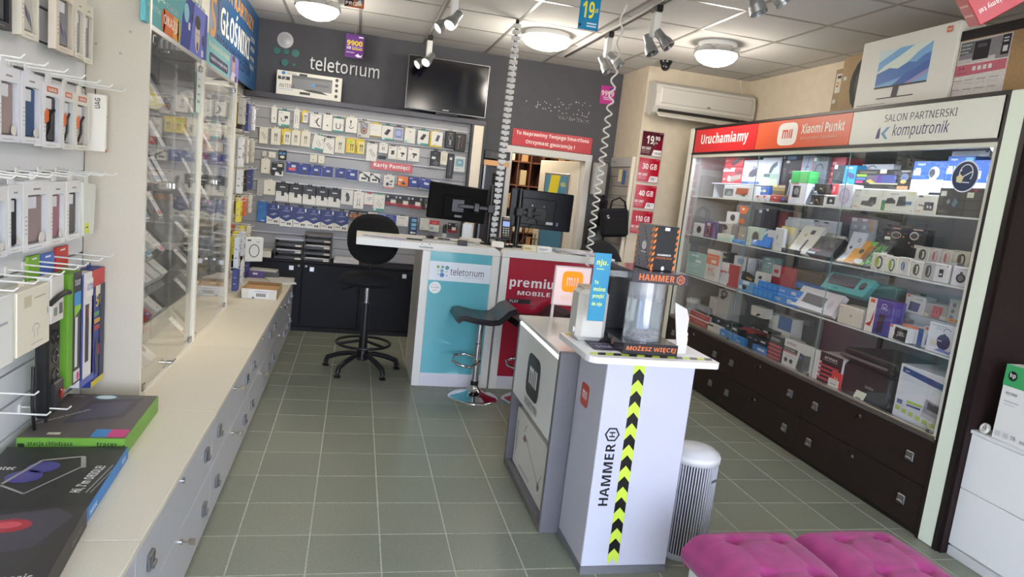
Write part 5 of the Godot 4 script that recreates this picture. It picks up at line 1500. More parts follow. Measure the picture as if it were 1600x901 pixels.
# ------------------------------------------------------------------ near the camera
func build_foreground() -> void:
	for i in 2:
		var t := thing("pouffe", ["magenta tufted velvet pouffe on a white box base, nearer the tall counter", "magenta tufted velvet pouffe on a white box base, nearer the white chest"][i], "pouffe", Vector3([1.505, 1.955][i], 0, -1.935))
		put("base", sh("dcd8d4").cbox(Vector3(-0.2, 0.02, -0.2), Vector3(0.2, 0.34, 0.2), 0.012), M.satin, t)
		put("feet", sh("3a3636").box(Vector3(-0.17, 0, -0.17), Vector3(0.17, 0.02, 0.17)), M.matte, t)
		# cushion: a grid bulging up, pinched at the buttons
		var c := sh("ad3a7c")
		var n := 44
		var half := 0.214
		var H := func(u: float, v: float) -> Vector3:
			var ax := absf(u)
			var az := absf(v)
			var e := maxf(ax, az)
			var edge := pow(clampf(e, 0, 1), 10.0)
			var y := 0.455 - 0.06 * edge - 0.012 * (u * u + v * v)
			for bx in [-0.42, 0.42]:
				for bz in [-0.5, 0.5]:
					var dd := Vector2((u - bx) * 1.0, (v - bz) * 1.0).length()
					y -= 0.03 * exp(-dd * dd / 0.012)
			for q in [-0.42, 0.42]:
				y -= 0.006 * exp(-pow((u - q) / 0.06, 2.0)) * (1.0 - e * e)
			for q in [-0.5, 0.5]:
				y -= 0.006 * exp(-pow((v - q) / 0.06, 2.0)) * (1.0 - e * e)
			return Vector3(u * half, y, v * half)
		var N := func(u: float, v: float) -> Vector3:
			var d := 0.01
			return (H.call(u, v + d) - H.call(u, v - d)).cross(H.call(u + d, v) - H.call(u - d, v)).normalized()
		for a in n:
			for b in n:
				var u0 := -1 + 2.0 * a / n
				var u1 := -1 + 2.0 * (a + 1) / n
				var v0 := -1 + 2.0 * b / n
				var v1 := -1 + 2.0 * (b + 1) / n
				c.tri3(H.call(u0, v0), H.call(u0, v1), H.call(u1, v1), N.call(u0, v0), N.call(u0, v1), N.call(u1, v1))
				c.tri3(H.call(u0, v0), H.call(u1, v1), H.call(u1, v0), N.call(u0, v0), N.call(u1, v1), N.call(u1, v0))
		# sides rolled under
		for side in 4:
			var B := Basis(Vector3.UP, PI / 2 * side)
			for a in n:
				var u0 := -1 + 2.0 * a / n
				var u1 := -1 + 2.0 * (a + 1) / n
				var prof := [[1.0, 0.0, 0.6], [1.045, -0.025, 1.0], [1.045, -0.055, 1.0], [1.0, -0.075, 0.5], [0.9, -0.08, 0.0]]
				for q in 4:
					var P := func(u: float, w: Array) -> Vector3:
						var top: Vector3 = H.call(u if side % 2 == 0 else 1.0, 1.0 if side % 2 == 0 else u)
						return B * Vector3(u * half * (1.0 if w[0] <= 1.0 else w[0]), top.y + w[1], half * w[0])
					var m0: Vector3 = B * Vector3(0, (0.7 if q == 0 else 0.0 if q < 2 else -0.5), 1).normalized()
					var m1: Vector3 = B * Vector3(0, (0.2 if q == 0 else 0.0 if q < 2 else -0.8), 1).normalized()
					c.tri3(P.call(u0, prof[q]), P.call(u0, prof[q + 1]), P.call(u1, prof[q + 1]), m0, m1, m1)
					c.tri3(P.call(u0, prof[q]), P.call(u1, prof[q + 1]), P.call(u1, prof[q]), m0, m1, m0)
		put("cushion", c, M.velvet, t)
		for bx in [-0.42, 0.42]:
			for bz in [-0.5, 0.5]:
				var p: Vector3 = H.call(bx, bz)
				put("button", sh("a8387b").ball(p + Vector3(0, 0.002, 0), Vector3(0.011, 0.006, 0.011), 12, 8), M.velvet, t)

	# white chest by the entrance and what stands on it
	var w := thing("white_chest", "white chest of two drawers at the end of the dark display cabinet", "cabinet", Vector3(3.081, 0, -2.665), -PI / 2)
	put("carcass", sh("ecedec").box(Vector3(0.0, 0.0, -0.48), Vector3(1.2, 0.65, -0.018)), M.satin, w)
	put("top", sh("e2e3e1").cbox(Vector3(-0.005, 0.65, -0.485), Vector3(1.21, 0.668, 0.006), 0.002), M.satin, w)
	put("drawer", sh("eeefee").cbox(Vector3(0.001, 0.363, -0.018), Vector3(1.2, 0.648, 0), 0.002), M.satin, w)
	put("drawer", sh("eeefee").cbox(Vector3(0.001, 0.06, -0.018), Vector3(1.2, 0.36, 0), 0.002), M.satin, w)
	put("plinth", sh("d0d1d0").cbox(Vector3(0.001, 0, -0.018), Vector3(1.2, 0.05, -0.003), 0.002), M.satin, w)
	var hp := carton("printer_ink_box", Vector3(3.09, 0.668, -2.36), -PI / 2, Vector3(0.42, 0.37, 0.25), "e6e6e3", "r 0 .72 .3 1 3fa564;o .1 .86 .055 .065 1c2a24;b .065 .825 .135 .9 e8efe9 hp;t .06 .6 .2 .66 5a5a5c keep it simple;r .06 .52 .24 .535 b9b9ba;r .06 .48 .2 .49 c4c4c5;r .03 .05 .1 .12 d0d0d0;r .14 .05 .2 .12 d0d0d0;t .23 .06 .29 .12 8a8a8c 50%;r .34 .06 .45 .1 b0b0b2")
	tag(hp, "white and green ink carton on the white chest", "box")
	var pl := thing("plug_socket", "round white plug socket standing on the white chest", "socket", Vector3(3.11, 0.668, -2.62), -PI / 2 - 0.2)
	put("socket_face", sh("d9d7cf").at(Transform3D(Basis(Vector3.RIGHT, PI / 2 - 0.35), Vector3(0, 0.022, 0))).lathe([Vector2(0, 0), Vector2(0.026, 0), Vector2(0.026, 0.014), Vector2(0.02, 0.016), Vector2(0.018, 0.01), Vector2(0, 0.01)], 24).at(), M.satin, pl)
	for x in [-0.007, 0.007]:
		put("socket_hole", sh("2a2a2a").at(Transform3D(Basis(Vector3.RIGHT, PI / 2 - 0.35), Vector3(0, 0.022, 0)) * Transform3D(Basis(), Vector3(x, 0.0106, 0))).lathe([Vector2(0.003, 0), Vector2(0, 0.0003)], 8).at(), M.matte, pl)

	# cartons on top of the display cabinet
	var top := 2.336
	var b := carton("monitor_box", Vector3(3.11, top, -3.635), -PI / 2, Vector3(0.735, 0.43, 0.17), "e3e1d6", "p 7fb0d8 .225 .31 .225 .82 .78 .82 .78 .31;p cfe2e4 .225 .82 .225 .66 .45 .82;p dfe9dc .4 .5 .55 .6 .65 .72 .78 .82 .6 .82 .45 .7 .3 .6 .225 .52 .225 .48;p 4f79b8 .225 .5 .36 .56 .46 .53 .56 .6 .64 .58 .72 .66 .78 .68 .78 .5 .55 .42 .4 .38 .225 .33;p 3f63a8 .42 .31 .55 .45 .66 .5 .72 .56 .78 .58 .78 .42 .66 .36 .58 .31;p 9d93c0 .55 .31 .68 .4 .78 .47 .78 .42 .68 .34 .62 .31;r .222 .285 .782 .31 2b2d33;p 33343a .44 .285 .505 .285 .495 .15 .43 .15;r .27 .135 .67 .15 2b2d33;r .89 .88 .94 .955 d9683c;b .9 .9 .93 .935 f0e0d2 mi;b .05 .055 .38 .08 55555a Mi Desktop Monitor 27in;r .05 .025 .52 .034 b5b4ae")
	tag(b, "white desktop monitor carton on top of the display cabinet", "box")
	b = carton("wheel_box", Vector3(3.16, top, -4.13), -PI / 2, Vector3(0.215, 0.385, 0.2), "b29468", "p 34322f 1 .03 .8 .08 .6 .2 .48 .4 .46 .55 .52 .7 .66 .84 .85 .93 1 .96;p 55524d 1 .16 .86 .2 .72 .34 .66 .5 .7 .64 .82 .76 1 .82;r .12 .6 .26 .66 e0dccf", 0.0, "", "", M.kraft)
	tag(b, "brown carton with a black wheel print behind the monitor carton", "box")
	b = carton("slim_carton", Vector3(3.18, top, -4.285), -PI / 2, Vector3(0.09, 0.32, 0.18), "a58a62", "r .2 .5 .85 .9 e3dfd2;r .3 .8 .75 .86 3c3c40;r .3 .68 .6 .73 d9a23a;r .3 .62 .55 .66 c9572f;r .15 .28 .5 .36 dcd8cb;p d9d5c8 .1 0 .9 0 .8 .08 .5 .05 .2 .1", 0.0, "", "", M.kraft)
	tag(b, "slim brown carton with an energy label, furthest along the cabinet top", "box")
	b = carton("printer_box", Vector3(3.13, top, -3.0), -PI / 2, Vector3(0.53, 0.37, 0.35), "ad8c60", "r 0 .86 1 1 1f1c1b;t .78 .9 .96 .96 8c8682 brother;r .015 .03 .6 .845 e2ddd6;r .025 .52 .59 .83 8d8a8c;r .025 .52 .45 .58 cfcac8;p 5f6468 .03 .64 .03 .82 .18 .82 .18 .66;b .04 .76 .16 .8 d8d8d6 Compact;b .04 .71 .15 .745 d8d8d6 and easy;b .04 .66 .13 .695 d8d8d6 printing;r .19 .55 .37 .81 222024;r .23 .72 .33 .77 56545a;r .5 .56 .585 .83 232226;r .52 .6 .57 .68 d9d9da;r .515 .73 .57 .75 cfcfd2;r .515 .77 .57 .79 cfcfd2;p cc6e7c .02 .34 .59 .36 .59 .5 .02 .5;r .06 .44 .08 .46 7a2c3c;r .1 .44 .12 .46 7a2c3c;r .03 .38 .16 .385 8c4452;r .22 .4 .26 .46 e8e4e0;r .28 .4 .32 .46 e8e4e0;r .34 .4 .38 .46 e8e4e0;r .4 .4 .44 .46 e8e4e0;r .03 .27 .12 .28 9c9894;r .03 .24 .13 .245 bdb9b4;r .16 .27 .26 .28 9c9894;r .3 .27 .4 .28 9c9894;r .44 .27 .54 .28 9c9894;r .16 .22 .27 .225 bdb9b4;r .3 .22 .4 .225 bdb9b4;r .44 .22 .55 .225 bdb9b4;r .03 .14 .12 .15 9c9894;r .16 .14 .26 .15 9c9894;r .3 .14 .4 .15 9c9894;r .44 .14 .54 .15 9c9894", 0.0, "", "", M.kraft)
	tag(b, "large brown printer carton with a pink and white label on the cabinet top", "box")


# ------------------------------------------------------------------ hanging price cards and the red cube
func build_signs() -> void:
	for a in [[Vector3(-0.12, 2.645, -6.9), Vector2(0.168, 0.212), "6a3a86", "purple hanging card with yellow and white figures", ["r 0 0 1 1 6a3a86", "b .08 .52 .92 .74 f0d23a 9900", "b .08 .36 .3 .48 ece6f2 GB", "t .36 .42 .92 .48 ece6f2 PREZENT DLA", "r .36 .35 .92 .4 d9b93a", "r .06 .2 .5 .24 b9a2c8", "p e6dff0 .55 .1 .7 .2 .85 .1 .95 .2 .9 .06 .7 .04", "r .7 .88 .95 .93 ece6f2"]],
		[Vector3(1.305, 2.61, -4.2), Vector2(0.13, 0.27), "1f7fae", "blue hanging card with a large yellow figure", ["r 0 0 1 1 1f7fae", "b .14 .26 .72 .62 f0e23a 19", "b .76 .4 .92 .5 f0e23a zł", "r .42 .13 .9 .16 cfe2ec", "r .42 .07 .9 .1 cfe2ec", "r .05 .06 .14 .12 14283c"]],
		[Vector3(-0.11, 2.7, -5.05), Vector2(0.13, 0.18), "b3532f", "orange and dark hanging card cut off by the upper picture edge", ["r 0 0 1 1 c05f34", "p 3a3038 0 0 .5 .1 .4 .4 0 .3", "b .05 .08 .6 .2 efe0d2 PRO", "o .75 .3 .2 .2 5a6a86", "p e8d9c6 .5 .05 .9 .1 .8 .3 .6 .2", "r .1 .3 .5 .36 efe0d2"]],
		[Vector3(2.545, 2.595, BACK + 0.012), Vector2(0.16, 0.19), "c23f93", "pink card with white figures on the grey wall beside the coiled cord", ["r 0 0 1 1 c23f93", "b .06 .46 .94 .74 f4e4ee 9999", "r .2 .34 .8 .4 e9b9d6", "r .25 .24 .85 .3 e9b9d6", "r .6 .82 .95 .9 4a3f9a"]]]:
		var t := thing("hanging_card", a[3], "card", a[0], 0, "hanging price cards")
		var w: float = a[1].x
		var h: float = a[1].y
		put("card_board", sh(a[2]).box(Vector3(-w / 2, 0, -0.002), Vector3(w / 2, h, 0)), M.gloss, t)
		var s := sh()
		s.t = Transform3D(Basis(), Vector3(-w / 2, 0, 0))
		print_on(s, ";".join(a[4]), w, h, 0.0002)
		put("card_print", s, M.gloss, t)
		if a[0].z > -7.0:
			put("thread", sh("d0d0d0").tube([Vector3(0, h, -0.001), Vector3(0, CEIL - a[0].y, -0.001)], 0.0012, 4), M.satin, t)
	var c := thing("red_cube", "red hanging cube sign with white words near the upper picture corner", "sign", Vector3(2.726, 2.575, -2.75), 0.0)
	var bx := Vector3(0.6188, 0.5668, 0.5439).normalized()
	var bz := (Vector3(-0.5334, -0.2052, 0.8206) - bx * bx.dot(Vector3(-0.5334, -0.2052, 0.8206))).normalized()
	c.basis = Basis(bx, bz.cross(bx), bz)
	put("cube_body", sh("c8283c").cbox(Vector3(0, 0, -0.23), Vector3(0.23, 0.23, 0), 0.003), M.satin, c)
	var s := sh("f2e4e0").at(Transform3D(Basis(Vector3.BACK, PI), Vector3(0.23, 0.23, 0.0006)))
	s.words("Uruchamiamy to!", 0.02, 0.155, 0.21, 0.185, 0, true)
	put("lettering", s, M.satin, c)
	s = sh("e9b0a8").at(Transform3D(Basis(Vector3.UP, -PI / 2), Vector3(-0.0006, 0, -0.23)))
	for k in 2:
		s.rect(0.03, 0.05 + 0.05 * k, 0.2, 0.06 + 0.05 * k, 0)
	put("side_print", s, M.satin, c)
	put("thread", sh("d0d0d0").tube([Vector3(0.115, 0.23, -0.115), Vector3(0.115, 0.23, -0.115) + c.basis.inverse() * Vector3(0, 0.08, 0)], 0.0015, 4), M.satin, c)


const NTH := ["first", "second", "third", "fourth", "fifth", "sixth", "seventh", "eighth", "ninth", "tenth", "eleventh", "twelfth", "thirteenth", "fourteenth", "fifteenth", "sixteenth", "seventeenth", "eighteenth", "nineteenth", "twentieth"]


func build_products() -> void:
	# goods on the end wall
	var wall := get_node("wall_slats_rear")
	for row in END_WALL:
		var n := 0
		for a in END_WALL[row]:
			var o: Dictionary = a[10] if a.size() > 10 else {}
			var c := carton(a[0], Vector3(a[2], a[3], a[4]), 0.0, Vector3(a[5], a[6], a[7]), a[8], MARKS.get(a[9], a[9]), 0.0, o.get("tab", ""), "", null, o.get("roll", 0.0))
			tag(c, "%s, %s from left, %s" % [a[1], NTH[n], row], "box" if a[0].ends_with("box") else "pack" if a[0].ends_with("pack") else "dongle", "goods in the " + row + " of the end wall")
			var top: float = a[3] + a[6] + (0.006 if o.has("tab") else -0.008)
			var tip: float = a[4] - a[7] * 0.3
			put("peg_hook", sh("b9babc").tube([Vector3(a[2], top, -7.085), Vector3(a[2], top, tip), Vector3(a[2], top + 0.01, tip + 0.012)], 0.002, 5), M.steel, wall)
			n += 1
	# goods in the display cabinet
	for row in DISPLAY:
		for a in DISPLAY[row]:
			var o: Dictionary = a[10] if a.size() > 10 else {}
			var where := Vector3(a[4], a[3], a[2])
			var label := "%s, on the %s" % [a[1], row]
			var c: MeshInstance3D
			if o.get("kind", "") == "can":
				var r: float = a[5] / 2
				var s := sh(a[8]).lathe([Vector2(0, 0), Vector2(r, 0), Vector2(r, a[6] * 0.8), Vector2(r * 0.8, a[6] * 0.86), Vector2(r * 0.8, a[6] * 0.99), Vector2(r * 0.7, a[6]), Vector2(0, a[6])], 24)
				s.ink("77736c").lathe([Vector2(r * 1.004, a[6] * 0.3), Vector2(r * 1.004, a[6] * 0.34)], 24).lathe([Vector2(r * 1.004, a[6] * 0.4), Vector2(r * 1.004, a[6] * 0.46)], 24)
				if o.has("foot"):
					s.ink(a[8]).lathe([Vector2(r, -o.foot), Vector2(r, 0)], 24)
				c = put(a[0], s, M.satin)
				c.position = where + Vector3(r, 0, 0)
				c.rotation.y = -PI / 2
			else:
				var h: float = a[6]
				var lean: float = o.get("lean", 0.0)
				if lean > 0.0:
					h = o.get("len", h / (cos(deg_to_rad(lean)) if lean < 30 else 0.62))
				c = carton(a[0], where + Vector3(0, o.get("up", 0.0), 0), -PI / 2, Vector3(a[5], h, a[7]), a[8], MARKS.get(a[9], a[9]), lean, o.get("tab", ""), "", M[o.m] if o.has("m") else M.card, o.get("roll", 0.0))
				if o.has("foot"):
					put("lower_half", sh(a[8]).box(Vector3(-a[5] / 2, -o.foot, -a[7]), Vector3(a[5] / 2, 0, -0.0005)), M.card, c)
				if o.has("top"):
					put("lid", sh(o.top).cbox(Vector3(-a[5] / 2 - 0.001, h, -a[7] - 0.001), Vector3(a[5] / 2 + 0.001, h + 0.085, 0.001), 0.002), M.card, c)
			var kind: String = a[0].get_slice("_", a[0].get_slice_count("_") - 1)
			tag(c, label, kind, "goods on the " + row)
	goods_near()
	goods_corner()
	goods_glass_cabinets()
	goods_printer()
	goods_papers()


# phone case carton with a window; local z outwards
func case_pack(z: float, y: float, w: float, h: float, hex: String, phone: String, label: String, style := "") -> Node3D:
	var t := thing("phone_case_pack", label, "pack", Vector3(-1.06, y, z - w / 2), PI / 2, "phone case packs on the near slat wall")
	var f := sh(hex)
	var d := 0.024
	var a := w * 0.17
	var wy0 := h * 0.09
	var wy1 := h * 0.8
	# tray with an open front
	f.box(Vector3(-w / 2, 0, 0), Vector3(w / 2, h, 0.003))
	f.box(Vector3(-w / 2, 0, 0.003), Vector3(-w / 2 + 0.002, h, d)).box(Vector3(w / 2 - 0.002, 0, 0.003), Vector3(w / 2, h, d)).box(Vector3(-w / 2, 0, 0.003), Vector3(w / 2, 0.002, d)).box(Vector3(-w / 2, h - 0.002, 0.003), Vector3(w / 2, h, d))
	f.box(Vector3(-w / 2, 0, d), Vector3(w / 2, wy0, d + 0.001)).box(Vector3(-w / 2, wy1, d), Vector3(w / 2, h, d + 0.001)).box(Vector3(-w / 2, wy0, d), Vector3(-w / 2 + a, wy1, d + 0.001)).box(Vector3(w / 2 - a * 0.7, wy0, d), Vector3(w / 2, wy1, d + 0.001))
	f.ink("8c8a86").rect(-w * 0.14, h * 0.87, w * 0.14, h * 0.895, d + 0.0013).rect(-w * 0.3, h * 0.035, w * 0.2, h * 0.043, d + 0.0013)
	for k in 5:
		f.rect(-w * 0.44, h * (0.25 + k * 0.06), -w * 0.36, h * (0.262 + k * 0.06), d + 0.0013)
	put("box_frame", f, M.card, t)
	var c := sh(phone)
	c.cbox(Vector3(-w * 0.29, h * 0.1, 0.006), Vector3(w * 0.3, h * 0.79, 0.017), 0.006)
	put("phone_case", c, M.cloth if style == "cloth" else M.satin, t)
	var p := sh("d9d9dc").cbox(Vector3(-w * 0.27, h * 0.6, 0.016), Vector3(w * 0.06, h * 0.77, 0.019), 0.004)
	put("camera_cutout", p, M.satin, t)
	if style == "cloth":
		put("badge", sh("d6d0c6").at(Transform3D(Basis(Vector3.RIGHT, PI / 2), Vector3(w * 0.2, h * 0.16, d))).lathe([Vector2(w * 0.11, 0), Vector2(w * 0.11, 0.002), Vector2(0, 0.002)], 20), M.satin, t)
	elif style == "armour":
		put("armour_ridge", sh("2a2a2d").tube([Vector3(-w * 0.2, h * 0.15, 0.019), Vector3(0.0, h * 0.3, 0.02), Vector3(0, h * 0.5, 0.02), Vector3(w * 0.2, h * 0.6, 0.019)], 0.005, 6), M.satin, t)
		put("header_print", sh("d2622c").rect(-w * 0.3, h * 0.86, w * 0.28, h * 0.95, d + 0.0012).ink("f4ece4").words("UAG", -w * 0.22, h * 0.88, w * 0.2, h * 0.93, d + 0.0016, true), M.card, t)
		put("front_print", sh("e06a2e").flat(PackedVector2Array([Vector2(-w * 0.4, h * 0.36), Vector2(-w * 0.18, h * 0.42), Vector2(-w * 0.18, h * 0.56), Vector2(-w * 0.3, h * 0.62), Vector2(-w * 0.42, h * 0.54)]), d + 0.0015), M.card, t)
	elif style == "stripes":
		for k in 6:
			put("stripe", sh(["b33a3a", "2f3c8c", "3a3a3e", "8c8c90", "5a6ab0", "444448"][k]).stroke(-w * 0.26 + k * w * 0.07, h * (0.5 - 0.03 * k), -w * 0.1 + k * w * 0.07, h * (0.3 - 0.03 * k), w * 0.03, 0.0176), M.satin, t)
	put("hang_tab", sh(hex).cbox(Vector3(-0.02, h, 0.009), Vector3(0.02, h + 0.03, 0.012), 0.001), M.card, t)
	return t


func peg(z: float, y: float, reach: float, label: String) -> void:
	var o := put("peg_hook", sh("dbd9d0").tube([Vector3(0, 0, 0), Vector3(reach - 0.012, -0.004, 0), Vector3(reach, 0.008, 0)], 0.0032, 6).cbox(Vector3(-0.003, -0.022, -0.014), Vector3(0.004, 0.012, 0.014), 0.002), M.satin)
	o.position = Vector3(-1.097, y, z)
	tag(o, label, "hook", "peg hooks on the near slat wall")


func goods_near() -> void:
	var where := "upper row of the near slat wall"
	for a in [[-2.28, 1.905, 0.13, 0.225, "2a2a2d", "3a3a3e", "black carton with a dark case, " + where, ""], [-2.47, 1.905, 0.12, 0.22, "ddd5c2", "b9b4aa", "cream carton with faint grey lines on the case, " + where, "stripes"], [-2.72, 1.905, 0.15, 0.22, "d8cbb8", "77777c", "pinkish cream carton with coloured stripes on the case, " + where, "stripes"], [-2.885, 1.905, 0.078, 0.21, "d9d0bf", "8f8f92", "narrow cream carton with a grey case, " + where, ""], [-2.965, 1.9, 0.09, 0.215, "e0d9c6", "8a8a8d", "cream carton beside the beige panel, " + where, ""]]:
		case_pack(a[0], a[1], a[2], a[3], a[4], a[5], a[6], a[7])
	where = "second row of the near slat wall"
	for a in [[-2.325, 1.58, 0.14, 0.222, "dedde0", "b8a19c", "white carton with a pink felt case, " + where, "cloth"], [-2.475, 1.58, 0.138, 0.222, "dddcdf", "4f678f", "white carton with a blue felt case, " + where, "cloth"], [-2.622, 1.572, 0.15, 0.215, "e0dedf", "1c1c1f", "white carton with a black armoured case, " + where, "armour"], [-2.78, 1.57, 0.105, 0.213, "d8d6d0", "b9b9bb", "white carton with a clear armoured case, " + where, "armour"], [-2.892, 1.57, 0.14, 0.21, "dcd6c8", "a8a29c", "cream carton with a grey armoured case, " + where, "armour"]]:
		case_pack(a[0], a[1], a[2], a[3], a[4], a[5], a[6], a[7])
	var o := carton("phone_case_pack", Vector3(-1.0, 1.57, -3.11), PI / 2, Vector3(0.022, 0.225, 0.07), "e6e0d2", "r 0 0 1 .05 d9743a;r 0 .62 1 .63 c85a5a", 0.0, "2a2a2c")
	tag(o, "thin white carton hanging edge-on beside the beige panel", "pack")
	put("side_lettering", sh("3a3a3c").at(Transform3D(Basis(Vector3.UP, -PI / 2) * Basis(Vector3.BACK, PI / 2), Vector3(-0.0115, 0.17, -0.03))).words("UAG", 0.0, -0.01, 0.04, 0.01, 0.0, true).at(), M.card, o)
	where = "third row of the near slat wall"
	for a in [[-2.26, 1.232, 0.125, 0.215, "dedcda", "6a4a3e", "white carton with a brown felt case, " + where, "cloth"], [-2.392, 1.236, 0.09, 0.215, "dedddc", "3a3d42", "white carton with a charcoal felt case, " + where, "cloth"], [-2.488, 1.23, 0.19, 0.23, "e2e0df", "b39c98", "large white carton with a rosy felt case, " + where, "cloth"], [-2.684, 1.232, 0.128, 0.222, "e0dfdd", "c08a92", "white carton with a pink felt case, " + where, "cloth"], [-2.826, 1.234, 0.132, 0.222, "dedcd8", "45433f", "white carton with a black gold-dotted case, " + where, ""]]:
		case_pack(a[0], a[1], a[2], a[3], a[4], a[5], a[6], a[7])
	var t := thing("blister_pack", "clear tapering blister pack with a yellow sticker, third row of the near slat wall", "pack", Vector3(-1.05, 1.238, -3.03), PI / 2)
	put("blister", sh("d6d8cc").prism(PackedVector2Array([Vector2(-0.05, 0), Vector2(0.05, 0), Vector2(0.066, 0.15), Vector2(0.066, 0.2), Vector2(-0.066, 0.21), Vector2(-0.06, 0.12)]), 0, 0.02), M.gloss, t)
	put("sticker", sh("d6dc3f").rect(-0.045, 0.01, 0.0, 0.05, 0.0205).ink("5a5a20").rect(-0.035, 0.03, -0.01, 0.035, 0.021), M.card, t)
	put("hang_tab", sh("dcdccf").cbox(Vector3(-0.02, 0.2, 0.006), Vector3(0.02, 0.235, 0.009), 0.001), M.gloss, t)
	# chargers and power strips in the lowest row
	o = carton("charger_box", Vector3(-1.0, 0.91, -2.48), PI / 2, Vector3(0.235, 0.21, 0.06), "e4dcc8", "r .2 .72 .42 .9 c9bf9f;r .5 .82 .85 .84 a9a59a;g .55 .3 .12 .12 .01 777 0 180;l .5 .2 .5 .34 .01 777;l .6 .2 .6 .34 .01 777;r .4 .1 .75 .115 b5b0a4;r .9 .5 .93 .6 999", 0.0, "e4dcc8")
	tag(o, "cream charger box in the lowest row of the near slat wall", "box", "goods in the lowest row of the near slat wall")
	o = carton("charger_box", Vector3(-1.0, 0.905, -2.28), PI / 2, Vector3(0.12, 0.22, 0.06), "e2e0da", "r .3 .6 .7 .64 aaa", 0.0, "e2e0da")
	tag(o, "white charger box cut off by the picture edge, lowest row", "box", "goods in the lowest row of the near slat wall")
	t = thing("power_strip", "black power strip under a white card, lowest row of the near slat wall", "power strip", Vector3(-1.05, 0.62, -2.66), PI / 2)
	put("strip_body", sh("19191b").cbox(Vector3(-0.055, 0, 0), Vector3(0.045, 0.35, 0.045), 0.008), M.satin, t)
	for k in 3:
		put("outlet", sh("27272a").at(Transform3D(Basis(Vector3.RIGHT, PI / 2), Vector3(0.0, 0.29 - k * 0.07, 0.045))).lathe([Vector2(0.026, 0), Vector2(0.026, 0.003), Vector2(0.02, 0.003), Vector2(0.018, -0.006), Vector2(0, -0.006)], 20), M.gloss, t)
	put("switch_block", sh("1f1f22").cbox(Vector3(-0.04, 0.04, 0.04), Vector3(0.04, 0.13, 0.06), 0.004), M.satin, t)
	put("switch", sh("8c2a24").cbox(Vector3(0.005, 0.06, 0.058), Vector3(0.03, 0.095, 0.066), 0.003), M.gloss, t)
	put("header_card", sh("d8d5cc").cbox(Vector3(-0.05, 0.345, 0.004), Vector3(0.055, 0.51, 0.05), 0.003).ink("8f8c84").rect(-0.03, 0.37, 0.0, 0.4, 0.0506).ink("6a6862").rect(0.015, 0.37, 0.045, 0.41, 0.0506), M.card, t)
	put("plug", sh("1d1d20").tube([Vector3(-0.06, 0.42, 0.05), Vector3(-0.02, 0.44, 0.06), Vector3(0.03, 0.445, 0.06), Vector3(0.07, 0.44, 0.062)], 0.01, 8), M.satin, t)
	put("power_cord", sh("19191b").tube([Vector3(0.0, 0.004, 0.02), Vector3(-0.01, -0.035, 0.02), Vector3(-0.05, -0.05, 0.02), Vector3(-0.085, -0.03, 0.015), Vector3(-0.09, 0.06, 0.01), Vector3(-0.08, 0.2, 0.008)], 0.006, 8), M.satin, t)
	for a in [[-2.845, 0.675, 0.125, 0.44, "6aa02f", "r .35 0 1 1 3a3a3e;r .45 .7 .95 .82 3f8fc8;p 8fc23a .45 .6 .95 .66 .95 .7 .45 .7;r .5 .15 .7 .6 d9d9dc;b .45 .88 .9 .94 d8d8d8 tracer;r .4 .02 .9 .12 cfcfcf;o .75 .06 .1 .04 c93a7c", "green and black power strip carton"], [-2.97, 0.64, 0.14, 0.455, "dcdad8", "r 0 0 .2 1 2f459c;r .35 .2 .62 .72 3a3236;r .4 .78 .9 .94 e8e6e4;b .45 .84 .9 .9 77a acme;r .5 .6 .6 .68 a33;r 0 0 1 .06 5a6ab0", "white and blue power strip carton"], [-3.085, 0.605, 0.14, 0.49, "2f3f8c", "r 0 .86 1 1 c8352f;r .3 .78 .7 .86 e6d8c0;b .3 .68 .9 .78 d9c23a 5G;r .2 .6 .6 .64 5a9a5a;r .2 .54 .7 .58 d8a23a;r .2 .48 .65 .52 b8433a;r .3 .1 .5 .4 3a3a44;o .6 .3 .14 .05 9a3a4a;r 0 0 1 .05 d9c23a;r .65 .05 1 .86 2a2c44", "blue, red and yellow power strip carton"]]:
		o = carton("power_strip_box", Vector3(-1.01, a[1], a[0]), PI / 2, Vector3(a[2], a[3], 0.06), a[4], a[5], 0.0, a[4])
		tag(o, a[6] + ", lowest row of the near slat wall", "box", "goods in the lowest row of the near slat wall")
	for a in [[-2.69, 1.15, 0.09, 0.042, "7fb23a", "green tag peeping above the power strips"], [-2.8, 1.137, 0.11, 0.05, "4a6ac0", "blue tag peeping above the power strips"], [-2.93, 1.14, 0.11, 0.058, "c8352f", "red tag peeping above the power strips"]]:
		o = carton("hang_card", Vector3(-1.085, a[1] - 0.1, a[0]), PI / 2, Vector3(a[2], a[3] + 0.1, 0.01), a[4], "r .3 .9 .7 .94 eee")
		tag(o, a[5], "card", "goods in the lowest row of the near slat wall")
	var n := 0
	for r in [[1.822, [-2.25, -2.4, -2.545, -2.69, -2.83, -2.96, -3.11], "second"], [1.487, [-2.2, -2.33, -2.44, -2.59, -2.75, -2.9, -3.03], "third"], [1.165, [-2.2, -2.33, -2.43, -2.52, -2.64, -2.73, -2.87, -2.99], "lowest"]]:
		n = 0
		for z in r[1]:
			peg(z, r[0], 0.165 if r[2] != "lowest" else 0.17, "white wire peg hook, %s along the %s row of the near slat wall" % [NTH[n], r[2]])
			n += 1
	for k in 3:
		peg([-2.45, -2.62, -2.36][k], [0.7, 0.66, 0.8][k], 0.16, "empty white peg hook low on the near slat wall, %s of three" % NTH[k])
	# three flat cartons on the counter
	var g := thing("laptop_stand_box", "green-edged laptop cooler carton lying on the counter by the beige panel", "box", Vector3(-0.9, 0.522, -2.745), 0.03)
	put("carton_body", sh("6a9a35").cbox(Vector3(-0.17, 0, -0.235), Vector3(0.165, 0.07, 0.235), 0.003), M.card, g)
	var s := sh("55514f").at(Transform3D(Basis(Vector3.RIGHT, -PI / 2), Vector3(0, 0.0706, 0)))
